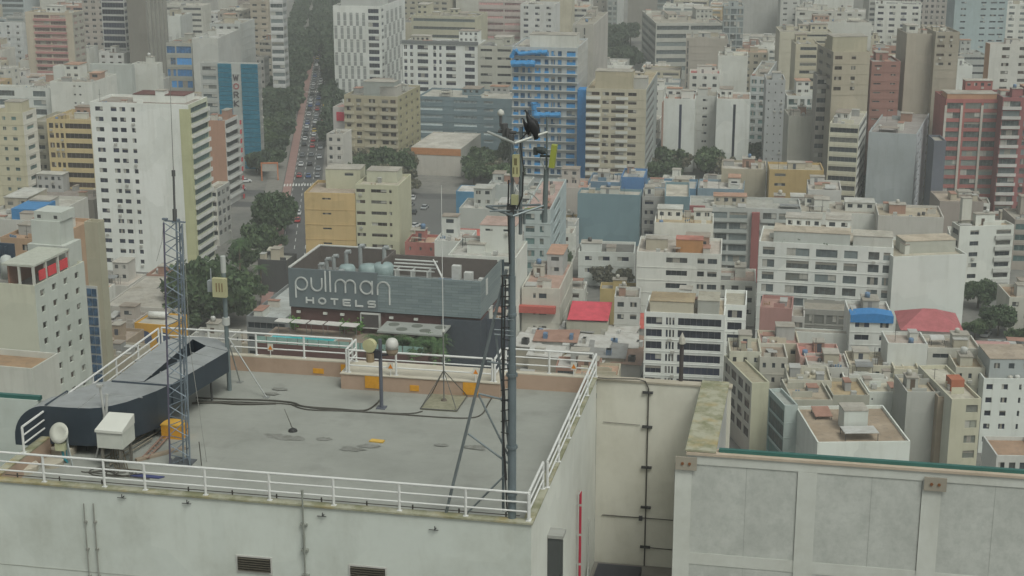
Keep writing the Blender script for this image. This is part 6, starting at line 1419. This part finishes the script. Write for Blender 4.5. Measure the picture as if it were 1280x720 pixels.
# dish pole
def dish(root, c, d, r, mat, back, nm='dish'):
    d = Vector(d).normalized(); q = MB(); q.lathe(c, [(r*.25,-.18),(r*.7,-.1),(r,0),(r*1.02,.03),(r*.7,-.02),(r*.2,-.05)], 24, axis=d); o = q.build(nm, mat, root, True)
    q = MB(); q.tube(Vector(c)-d*.16, Vector(c)-d*.4, .12, 10); q.build('radio_unit', back, root)
    return o
p = at(477, 510, ZF); e = empty('dish_pole', p, FY); hT = ztop(p, 424)-ZF; q = MB(); q.tube((0,0,0),(0,0,hT), .08, 10); q.box(-.2,.2,-.2,.2,.001,.05); q.build('pole', flat((.13,.14,.17), .5, .3), e)
z_ = ztop(p, 431)-ZF
q = MB(); q.lathe((-.42,-.25,z_), [(.05,-.3),(.26,-.26),(.3,-.0),(.3,.03),(.02,.05)], 22, axis=(-.15,-1,-.05)); q.build('yellow_dish', flat((.5,.48,.28), .5, 0, .1), e)
q = MB(); q.tube((-.42,-.1,z_-.35),(-.42,-.1,z_-.75), .18, 12); q.build('radio_unit', flat((.3,.22,.13)), e)
q = MB(); q.lathe((.5,.1,z_+.0), [(.27,-.16),(.28,.04),(.24,.18),(.16,.27),(.04,.3)], 22, axis=(0,0,1)); q.build('white_radome', flat((.5,.49,.46), .5, 0, .15), e, True)
q = MB(); q.lathe((.5,.1,z_-.45), [(.16,0),(.25,.12),(.27,.28)], 16); q.build('radome_base', flat((.28,.22,.16)), e)
q = MB(); q.tube((-.42,0,z_-.55),(.5,.05,z_-.4), .045, 8); q.box(-.3,.05,-.12,.12,z_-.6,z_-.25); q.build('bracket', flat((.04,.04,.05)), e)
tag(e, 'short dark pole carrying one yellow dish and one white domed dish', 'antenna pole')
# tripod whip mast with mat
p = at(555, 502, ZF); e = empty('tripod_mast', p, FY); hT = ztop(p, 232)-ZF; hk = ztop(p, 463)-ZF; hj = ztop(p, 413)-ZF
q = MB(); q.tube((0,0,.06),(0,0,hj), .03, 8); q.build('pole', flat((.17,.17,.16)), e); q = MB(); q.tube((0,0,hj),(0,0,hT), .02, 8, .012); q.build('whip', flat((.6,.6,.58)), e)
q = MB(); q.lathe((0,0,hj-.1), [(.03,0),(.09,.06),(.05,.16)], 10); q.build('insulator', flat((.5,.5,.47)), e)
cs_ = [(fl(at(a, b_, ZF))[0]-fl(p)[0], fl(at(a, b_, ZF))[1]-fl(p)[1]) for a, b_ in ((525.5,512),(571,515),(584,496),(540,493))]
q = MB(); q.prism(cs_, .002, .05); q.build('mat', flat((.26,.25,.18), .9, 0, .4, 5), e)
for k in range(4): a = cs_[k]; q = MB(); q.tube((a[0],a[1],.05),(0,0,hk), .02, 6); q.tube((a[0],a[1],.055),(*cs_[(k+1)%4],.055), .025, 6); q.build('tripod_leg', flat((.1,.1,.09)), e)
q = MB(); q.lathe((0,0,.05), [(.14,0),(.1,.08)], 10); q.build('foot', flat((.12,.1,.08)), e)
tag(e, 'thin white whip mast on a pyramid frame standing on a square mat', 'antenna mast')
# lightning rod stub
p = at(366, 539, ZF); e = empty('rod_stand', p, FY); q = MB(); q.tube((0,0,.1),(-.35,.05,.95), .02, 6, .01); q.build('rod', dk, e); q = MB(); q.lathe((0,0,0), [(.2,0),(.17,.08),(.06,.14)], 12); q.build('base', flat((.03,.03,.03)), e); tag(e, 'small leaning black rod on a round base in the middle of the roof floor', 'rod')
# ------------------------------------------------------------------ main mast
p = at(640, 647, ZC+.05); e = empty('telecom_mast', p, FY); zb_ = ZC+.05
def mz(py): return ztop(p, py)-zb_
def ml(px, py, z): w_ = at(px, py, z)-p; return Vector((w_.dot(FU), w_.dot(FV), z-zb_))
def mpl(px, py, dv=0.0):   # point on vertical plane through mast, at local v = dv
    k = (px-640)/F; yy = (360-py)/F; d = Vector((k, cp+yy*sp, -sp+yy*cp)); o_ = Vector((0,0,CH)); t = (Vector((p.x,p.y,CH))+FV*dv-o_).dot(FV)/d.dot(FV); w_ = o_+d*t; l = w_-Vector((p.x,p.y,0)); return Vector((l.dot(FU), dv, w_.z-zb_))
mg = flat((.2,.24,.26), .45, .5, .25); mg2 = flat((.22,.25,.26), .5, .5, .25)
q = MB(); q.tube((0,0,0),(0,0,mz(455)), .15, 14); q.tube((0,0,mz(455)),(0,0,mz(345)), .125, 14); q.tube((0,0,mz(345)),(0,0,mz(262)), .1, 14); q.build('main_pole', mg, e)
q = MB(); 
for py in (268,395,470,560,618): q.tube((0,0,mz(py)),(0,0,mz(py)+.1), .2 if py > 400 else .16, 12)
q.build('flange', mg, e)
q = MB(); q.tube(mpl(650.5,293,.15), mpl(651.5,158,.15), .06, 10); q.tube((0,0,mz(262)),(0,0,mz(172)), .055, 10); q.build('upper_pole', mg2, e)
q = MB(); a = mpl(629, 632, .5); q.tube((a.x,.5,0.0),(a.x,.5,mz(330)), .05, 8); q.build('rear_pole', mg, e)
LA = mpl(557, 643, 0.0); LT_ = mpl(633, 337, .0)
q = MB(); q.tube(LA, LT_, .055, 8); q.build('stay_leg', mg2, e)
LB_ = Vector((mpl(583,647).x, 0, 0)); q = MB(); q.tube(LB_, mpl(633,592), .035, 8); q.build('stay_leg', mg2, e)
for a, b_ in (((598,492),(636,501)),((598,493),(637,573)),((585,542),(635,579)),((620,418),(637,568)),((609,452),(636,456))): q = MB(); q.tube(mpl(*a), mpl(*b_), .038, 8); q.build('brace', mg2, e)
q = MB()
for i, (px0, py0, px1, py1) in enumerate(((628,345,627,430),(627,430,631,500),(631,500,629,570),(630,570,634,640),(632,350,630,440),(630,440,628,520),(628,520,633,600))):
    q.tube(mpl(px0,py0,-.12), mpl(px1,py1,-.12), .03, 6)
rr = random.Random(4)
for i in range(16): py = 345+i*13; q.tube(mpl(626,py,-.1), mpl(637,py+rr.uniform(-3,3),-.1), .022, 5)
q.build('cable', flat((.03,.03,.03)), e)
q = MB()
for py in (412,418,398): q.tube(mpl(618,py,-.1), mpl(642,py+2,-.1), .03, 6)
q.build('step_bracket', mg2, e)
# lower arm platform y~258
def arm(a, b_, r=.04, nm='arm', m=None): q = MB(); q.tube(a, b_, r, 8); q.build(nm, m or mg2, e)
zl = mz(262)
arm(mpl(608,258,.6), mpl(641,270,-.5)); arm(mpl(641,270,-.5), mpl(682,256,.2)); arm(mpl(608,258,.6), mpl(676,256,.7)); arm(mpl(612,264,-.2), mpl(680,262,.0), .03)
q = MB(); q.box(-.16,.1,-.15,.2,zl-.2,zl+.15); q.build('cable_clamp_box', flat((.06,.06,.06)), e)
# upper arms
arm(mpl(610,165,.5), mpl(643,179,-.6), .045, m=flat((.45,.46,.43), .5, .2)); arm(mpl(643,179,-.6), mpl(684,165,.2), .045, m=flat((.45,.46,.43), .5, .2)); arm(mpl(620,165,.5), mpl(684,166,.3), .03); arm(mpl(625,160,.2), mpl(640,161,.2), .03)
q = MB(); q.box(-.35,-.1,.1,.35,mz(172),mz(163)); q.tube((-.5,.2,mz(166)),(.1,.2,mz(167)), .06); q.tube((-.15,.0,mz(172)),(-.15,.0,mz(160)), .05); q.box(-.08,.06,-.1,.1,mz(176),mz(168)); q.tube((-.3,.2,mz(163)),(-.3,.2,mz(156)), .12); q.build('mount_cluster', flat((.08,.08,.08)), e)
a = mpl(626, 158, .2); q = MB(); q.tube(a, a+Vector((0,0,.35)), .05, 8); q.build('beacon_stem', flat((.1,.1,.1)), e); q = MB(); q.lathe(a+Vector((0,0,.35)), [(.06,0),(.12,.06),(.1,.16),(.03,.22)], 12); q.build('beacon', flat((.5,.5,.46)), e, True)
# right hand pole
a = mpl(684, 146, .2); b_ = mpl(680.5, 277, .2); q = MB(); q.tube(b_, mpl(683,210,.2), .085, 10); q.tube(mpl(683,210,.2), a, .035, 8); q.tube(b_-Vector((0,0,.02)), b_+Vector((0,0,.3)), .1, 10); q.build('side_pole', flat((.17,.2,.2), .5, .3), e)
a = mpl(690, 195, .1)
pan = MB(); c_, s_ = math.cos(R(6)), math.sin(R(6))
pan.box(-.1,.08,-.12,.12,-.38,.38); o = pan.build('panel_antenna', flat((.3,.33,.06), .5, 0, .2), e); o.location = a+Vector((.05,0,0)); o.rotation_euler = (0, R(7), 0)
q = MB(); q.lathe((a.x-.2,.1,a.z+.15), [(.09,0),(.13,.1),(.1,.3)], 12, axis=(-1,0,.15)); q.box(a.x-.62, a.x-.48, .05, .2, a.z+.02, a.z+.26); q.box(a.x-.4, a.x-.05, .08, .14, a.z-.05, a.z+.02); q.build('radio_unit', flat((.04,.05,.05)), e)
q = MB(); q.path([mpl(683,190,.1), mpl(678,192,.1), mpl(675,197,.1), mpl(678,205,.1), mpl(682,212,.1)], .02); q.path([mpl(660,240,.1), mpl(668,245,.1), mpl(674,252,.1)], .025); q.build('cable', flat((.3,.32,.3)), e)
# yellow panel on the mast
yy0, yy1 = mz(219), mz(192); q = MB(); q.box(.06,.28,-.26,-.08,yy0,yy1); o = q.build('panel_antenna', flat((.46,.44,.24), .6, 0, .15), e)
q = MB(); q.box(.09,.13,-.272,-.262,yy0+.1,yy1-.4); q.box(.2,.24,-.272,-.262,yy0+.1,yy1-.4); q.box(.12,.22,-.272,-.262,yy1-.33,yy1-.1); q.build('marking', flat((.16,.14,.07)), o)
q = MB(); q.box(.02,.24,-.25,-.07,mz(254),mz(242)); q.build('junction_box', flat((.35,.35,.2)), e)
q = MB()
for i in range(5): q.path([mpl(643+i*1.2,228+i*4,-.1), mpl(646+i*.5,238,-.15), mpl(644,250,-.1)], .022)
q.build('cable_bundle', flat((.5,.5,.48)), e)
q = MB(); q.path([mpl(641,180,-.08), mpl(651,200,-.08), mpl(641,222,-.08), mpl(651,246,-.08)], .015); q.path([mpl(651,180,-.08), mpl(641,200,-.08), mpl(651,222,-.08), mpl(641,246,-.08)], .015); q.build('lattice_brace', mg2, e)
q = MB(); q.path([mpl(636,225,-.1), mpl(635,260,-.1), mpl(637,330,-.17)], .03); q.path([mpl(654,215,-.1), mpl(653,245,-.1), mpl(646,262,-.1)], .03); q.path([mpl(660,165,-.1), mpl(650,175,-.1), mpl(655,215,-.1)], .02); q.build('cable', flat((.03,.03,.03)), e)
arm(mpl(655,262,0), mpl(680,258,.2), .035, m=flat((.17,.2,.06))); arm(mpl(655,262,.1), mpl(655,280,.1), .05)
tag(e, 'tall grey telecom mast with stays, cables and crossarms at the front of the roof', 'telecom mast')
MAST = e
# ------------------------------------------------------------------ vultures
def loft(secs, n=14):
    """secs: (centre, rx, ry, axis)"""
    q = MB(); rings = []
    for c, rx, ry, ax in secs:
        ax = Vector(ax).normalized(); u = ax.cross(Vector((0,1,0))); u = Vector((1,0,0)) if u.length < .1 else u.normalized(); w = ax.cross(u)
        rings.append([Vector(c)+u*math.cos(2*math.pi*i/n)*rx+w*math.sin(2*math.pi*i/n)*ry for i in range(n)])
    b0 = len(q.v)
    for r_ in rings: q.v += [tuple(x) for x in r_]
    for k in range(len(rings)-1):
        for i in range(n): j = (i+1) % n; q.f.append((k*n+i, k*n+j, (k+1)*n+j, (k+1)*n+i)); q.m.append(0)
    q.f.append(tuple(range(n))[::-1]); q.m.append(0); q.f.append(tuple((len(rings)-1)*n+i for i in range(n))); q.m.append(0)
    return q
blk = flat((.012,.012,.014), .6, 0, .3, 9)
def vulture(base, s, mir, label):
    e2 = empty('vulture', base, FY); m_ = mir
    S_ = [((.12*m_,0,-.12),.02,.012,(.3*m_,0,-1)),((.13*m_,0,-.02),.055,.03,(.1,0,-1)),((.12*m_,0,.1),.1,.09,(0,0,-1)),((.09*m_,0,.22),.13,.12,(0,0,-1)),((.05*m_,0,.34),.145,.13,(0,0,-1)),((0,0,.45),.13,.115,(-.2*m_,0,-1)),((-.05*m_,0,.53),.085,.08,(-.4*m_,0,-1)),((-.08*m_,0,.58),.05,.05,(-.3*m_,0,-1)),((-.1*m_,0,.63),.042,.042,(-.2*m_,0,-1)),((-.115*m_,0,.67),.045,.042,(-.5*m_,0,-.8)),((-.14*m_,0,.69),.035,.03,(-1*m_,0,-.3)),((-.175*m_,0,.685),.017,.016,(-1*m_,0,.2)),((-.21*m_,0,.66),.008,.007,(-.6*m_,0,-1))]
    S_ = [(tuple(x*s for x in c), a*s, b2*s, ax) for c, a, b2, ax in S_]
    loft(S_).build('body', blk, e2, True)
    for sg in (-1, 1):
        W_ = [((.0,sg*.09,.48),.05,.02),((.05*m_,sg*.125,.4),.11,.03),((.09*m_,sg*.14,.26),.13,.03),((.14*m_,sg*.12,.1),.1,.025),((.17*m_,sg*.08,-.05),.05,.015),((.18*m_,sg*.06,-.1),.015,.008)]
        loft([(tuple(x*s for x in c), a*s, b2*s, (0,0,-1)) for c, a, b2 in W_]).build('wing', blk, e2, True)
        q = MB(); q.tube((0,sg*.05*s,.1*s),(-.02*m_*s,sg*.05*s,0), .014*s, 6)
        for k in (-1,0,1): q.tube((-.02*m_*s,sg*.05*s,.006),(-.07*m_*s,(sg*.05+k*.03)*s,.004), .008*s, 5)
        q.build('foot', flat((.2,.19,.17)), e2)
    tag(e2, label, 'bird')
wv_ = mpl(664, 169.5, .0); vulture(p+FU*wv_.x+FV*(-.1)+Vector((0,0,wv_.z+.02)), 1.18, 1, 'large black vulture perched on the top arm of the mast')
wv_ = mpl(657, 168, .1); vulture(p+FU*wv_.x+FV*(.15)+Vector((0,0,wv_.z+.0)), .75, 1, 'smaller black vulture half hidden beside the larger one')
# ------------------------------------------------------------------ roof clutter, left
p = at(147, 560, ZF); 
def fobj(name, px, py, label, cat, z=ZF): return tag(empty(name, at(px, py, z), FY), label, cat)
e = fobj('equipment_cabinet', 146, 583, 'white metal equipment cabinet raised on legs in front of the duct', 'cabinet')
q = MB(); q.box(-.56,.5,-.4,.75,.9,1.6); q.build('body', flat((.52,.53,.48), .6, 0, .2), e)
q = MB(); q.poly([(-.6,-.46,1.66),(.54,-.46,1.66),(.5,.81,1.95),(-.56,.81,1.95)]); q.quad((-.6,-.46,1.56),(.54,-.46,1.56),(.54,-.46,1.66),(-.6,-.46,1.66)); q.quad((.54,-.46,1.56),(.5,.81,1.56),(.5,.81,1.95),(.54,-.46,1.66)); q.quad((-.56,.81,1.56),(-.6,-.46,1.56),(-.6,-.46,1.66),(-.56,.81,1.95)); q.build('lid', flat((.57,.57,.52), .6, 0, .1), e)
for a, b_ in ((-.4,-.3),(.35,-.3),(-.4,.6),(.35,.6)): q = MB(); q.box(a-.05,a+.05,b_-.05,b_+.05,0,.948); q.build('leg', flat((.15,.14,.12)), e)
q = MB()
for i in range(6): q.path([(-.2+i*.08,.1,.94),(-.25+i*.12,.05,.4),(.1+i*.1,-.3,.06),(.6+i*.1,-.5+i*.05,.03)], .02)
q.build('cable', flat((.1,.08,.05)), e)
e = fobj('orange_box', 217, 548, 'bright orange lidded box beside the lattice tower foot', 'box')
q = MB(); q.box(-.48,.42,-.1,.6,.0,.55); q.build('body', org, e); q = MB(); q.box(-.5,.44,-.12,.62,.553,.62); q.build('lid', flat((.6,.34,.05)), e)
e = fobj('satellite_dish', 82, 578, 'white satellite dish with radio bracket in the left corner', 'satellite dish')
q = MB(); q.tube((.15,0,0),(.15,0,1.35), .045, 8); q.tube((.15,0,.9),(.45,-.3,0), .025, 6); q.build('stand', flat((.3,.33,.33), .5, .3), e)
q = MB(); q.lathe((-.15,-.05,1.25), [(.05,-.14),(.27,-.1),(.42,0),(.42,.03),(.22,-.04),(.03,-.07)], 22, axis=(-.12,-.9,.4)); q.build('dish', flat((.5,.5,.44), .5, 0, .15), e, True)
q = MB(); q.box(-.3,.1,-.2,.1,.55,.85); q.build('bracket', flat((.45,.46,.3)), e); q = MB(); q.path([(-.1,0,.5),(0,-.1,.2),(.1,0,.0)], .05); q.tube((.1,.05,.55),(.1,.05,.2), .07); q.build('cable', flat((.04,.25,.3)), e)
for px, py, r, h, lb, op in ((80,566,.5,.3,'round pale tank cover with a dark hole by the satellite dish',1),(66,581,.42,.2,'second round cover lower beside the front railing',0),(30,588,.55,.25,'pinkish round basin in the left corner of the parapet',0)):
    e = fobj('tank_cover', px, py, lb, 'cover'); q = MB(); q.lathe((0,0,0), [(r,0),(r*1.03,h*.9),(r,h),(r*.5,h*1.15)], 20); q.build('rim', flat((.42,.38,.31)), e)
    if op: q = MB(); q.lathe((.05,0,h*1.16), [(r*.32,0),(r*.3,.02)], 14); q.build('hole', DKM, e)
e = fobj('ladder_rack', 182, 575, 'rusty metal cable tray lying on the roof behind the front railing', 'cable tray')
a = fl(at(180,580,ZF)); b_ = fl(at(205,553,ZF)); d_ = Vector((b_[0]-a[0], b_[1]-a[1], 0)); nn = Vector((-d_.y, d_.x, 0)).normalized()*.12
q = MB(); q.tube(-nn+Vector((0,0,.1)), d_-nn+Vector((0,0,.1)), .04); q.tube(nn+Vector((0,0,.1)), d_+nn+Vector((0,0,.1)), .04)
for i in range(9): t = i/8; q.tube(d_*t-nn+Vector((0,0,.1)), d_*t+nn+Vector((0,0,.1)), .02)
q.build('tray', flat((.27,.17,.13)), e)
e = fobj('timber_plank', 170, 577, 'weathered plank beside the rusty cable tray', 'plank'); q = MB(); q.box(-.1,.1,0,2.2,.01,.12); q.build('board', flat((.3,.24,.18)), e); e.rotation_euler.z = FY+R(-40)
for i, (a, b_, c) in enumerate((((125,575),(200,532),.035),((130,578),(206,535),.03),((137,581),(190,548),.04))):
    A = at(*a, ZF+.15); Bq = at(*b_, ZF+.15); q = MB(); q.tube((0,0,0), Bq-A, c, 8); o = q.build('metal_pipe', flat((.2,.18,.14)), None); o.location = A; tag(o, ['thin pipe lying nearest the duct under the cabinet','middle long pipe running diagonally under the cabinet','shorter pipe lying nearest the front railing under the cabinet'][i], 'pipe', 'pipes lying under the duct')
e = fobj('bracket_stand', 120, 572, 'thin white leaning bracket pole in front of the duct', 'pole')
q = MB(); q.tube((0,0,0),(.35,.3,1.6), .03, 6); q.tube((.35,.3,1.6),(.25,.3,2.9), .05, 6); q.tube((.38,.3,1.2),(.5,.35,2.6), .06, 6); q.box(.12,.36,.22,.38,2.9,3.0); q.box(.3,.45,.25,.4,1.5,1.65); q.build('pole', flat((.45,.45,.43), .5, .2), e)
e = fobj('thin_rod', 70+252-70, 582, 'thin dark rod standing right of the lattice tower by the railing', 'rod'); q = MB(); q.tube((0,0,0),(-.05,0,1.0), .02, 6); q.build('rod', dk, e)
rr = random.Random(8); e = fobj('cable_coil', 150, 592, 'tangle of dark cables on the floor behind the front railing', 'cable'); q = MB()
for k in range(5):
    pts = [Vector((rr.uniform(-1.6,1.4), rr.uniform(-.4,.5), .03)) for _ in range(2)]; c = Vector((rr.uniform(-.8,.8), rr.uniform(-.1,.2), .03)); r = rr.uniform(.15,.4)
    q.path([c+Vector((r*math.cos(t*.6)*1.5, r*math.sin(t*.6), .012*k)) for t in range(14)]+pts, .02)
q.build('coil', dk, e)
q = MB(); u0, v0 = fx(183, 597, ZF)
e = fobj('blue_tarp', 182, 596, 'flat dark blue folded sheet on the floor by the front railing', 'tarpaulin'); q = MB(); q.prism([(-.6,-.1),(.6,-.12),(.75,.08),(-.5,.15)], .01, .05); q.build('sheet', flat((.05,.06,.16)), e)
# long floor cables
def fcable(pts, r, label):
    A = at(*pts[0], ZF+r); n = 1; q = MB(); W_ = [at(x, y_, ZF+r)-A for x, y_ in pts]
    S2 = []
    for i in range(len(W_)-1):
        for t in range(4):
            p0_, p1_, p2_, p3_ = W_[max(i-1,0)], W_[i], W_[i+1], W_[min(i+2,len(W_)-1)]; s = t/4
            S2.append(.5*((2*p1_)+(p2_-p0_)*s+(2*p0_-5*p1_+4*p2_-p3_)*s*s+(-p0_+3*p1_-3*p2_+p3_)*s*s*s))
    S2.append(W_[-1]); q.path(S2, r, 6); o = q.build('floor_cable', dk, None); o.location = A; tag(o, label, 'cable')
fcable([(245,497),(290,499),(330,500),(365,503),(380,508),(420,511),(455,513),(470,505),(477,497)], .04, 'thick black cable running to the dish pole')
fcable([(245,501),(320,503),(360,505),(400,511),(460,515),(510,517),(528,514)], .03, 'black cable running to the pyramid frame mat')
fcable([(365,506),(385,512),(440,514),(500,518),(560,522),(590,522),(603,517),(610,505),(622,485)], .03, 'black cable looping to the back of the main mast')
fcable([(240,504),(270,503),(300,505),(345,504)], .05, 'short thick bundle of cables right of the air duct')
# ================================================================== LIGHT, AIR
w = bpy.data.worlds.new('World'); scn.world = w; w.use_nodes = True; nt = w.node_tree; bg = nt.nodes['Background']
sk = nt.nodes.new('ShaderNodeTexSky'); sk.sky_type = 'NISHITA'; sk.sun_disc = False; sk.sun_elevation = R(57); sk.sun_rotation = R(148); sk.air_density = 1.0; sk.dust_density = 6; sk.altitude = 50
hs = nt.nodes.new('ShaderNodeHueSaturation'); hs.inputs['Saturation'].default_value = .22; nt.links.new(sk.outputs[0], hs.inputs['Color'])
mx = mix(nt, 1.0, hs.outputs[0], (.945,1.0,.95,1), 'MULTIPLY'); nt.links.new(mx, bg.inputs['Color']); bg.inputs['Strength'].default_value = SKY
sl_ = bpy.data.lights.new('sun', 'SUN'); sl_.energy = SUN; sl_.angle = R(20); sl_.color = (.98,1,.93); so = bpy.data.objects.new('sun', sl_); COL.objects.link(so); so.rotation_euler = (R(33), 0, R(32))
q = MB(); q.box(-1100, 1100, -120, 2400, -1, 125); hz = q.build('haze', None) if False else None
me = q.mesh('haze', []) ; hz = bpy.data.objects.new('haze', me); COL.objects.link(hz)
m = bpy.data.materials.new('haze'); m.use_nodes = True; m.node_tree.nodes.clear(); out = m.node_tree.nodes.new('ShaderNodeOutputMaterial'); pv = m.node_tree.nodes.new('ShaderNodeVolumePrincipled')
pv.inputs['Color'].default_value = (.92,.94,.93,1); pv.inputs['Density'].default_value = HAZE; pv.inputs['Anisotropy'].default_value = 0.0; m.node_tree.links.new(pv.outputs[0], out.inputs['Volume']); me.materials.append(m); tag(hz, kind='stuff')
scn.render.engine = 'CYCLES'; scn.view_settings.view_transform = 'Standard'; scn.view_settings.look = 'None'; scn.view_settings.exposure = EXPO; scn.view_settings.gamma = 1
scn.cycles.volume_bounces = 1; scn.cycles.max_bounces = 5; scn.cycles.diffuse_bounces = 3
print('objects', len(COL.objects))
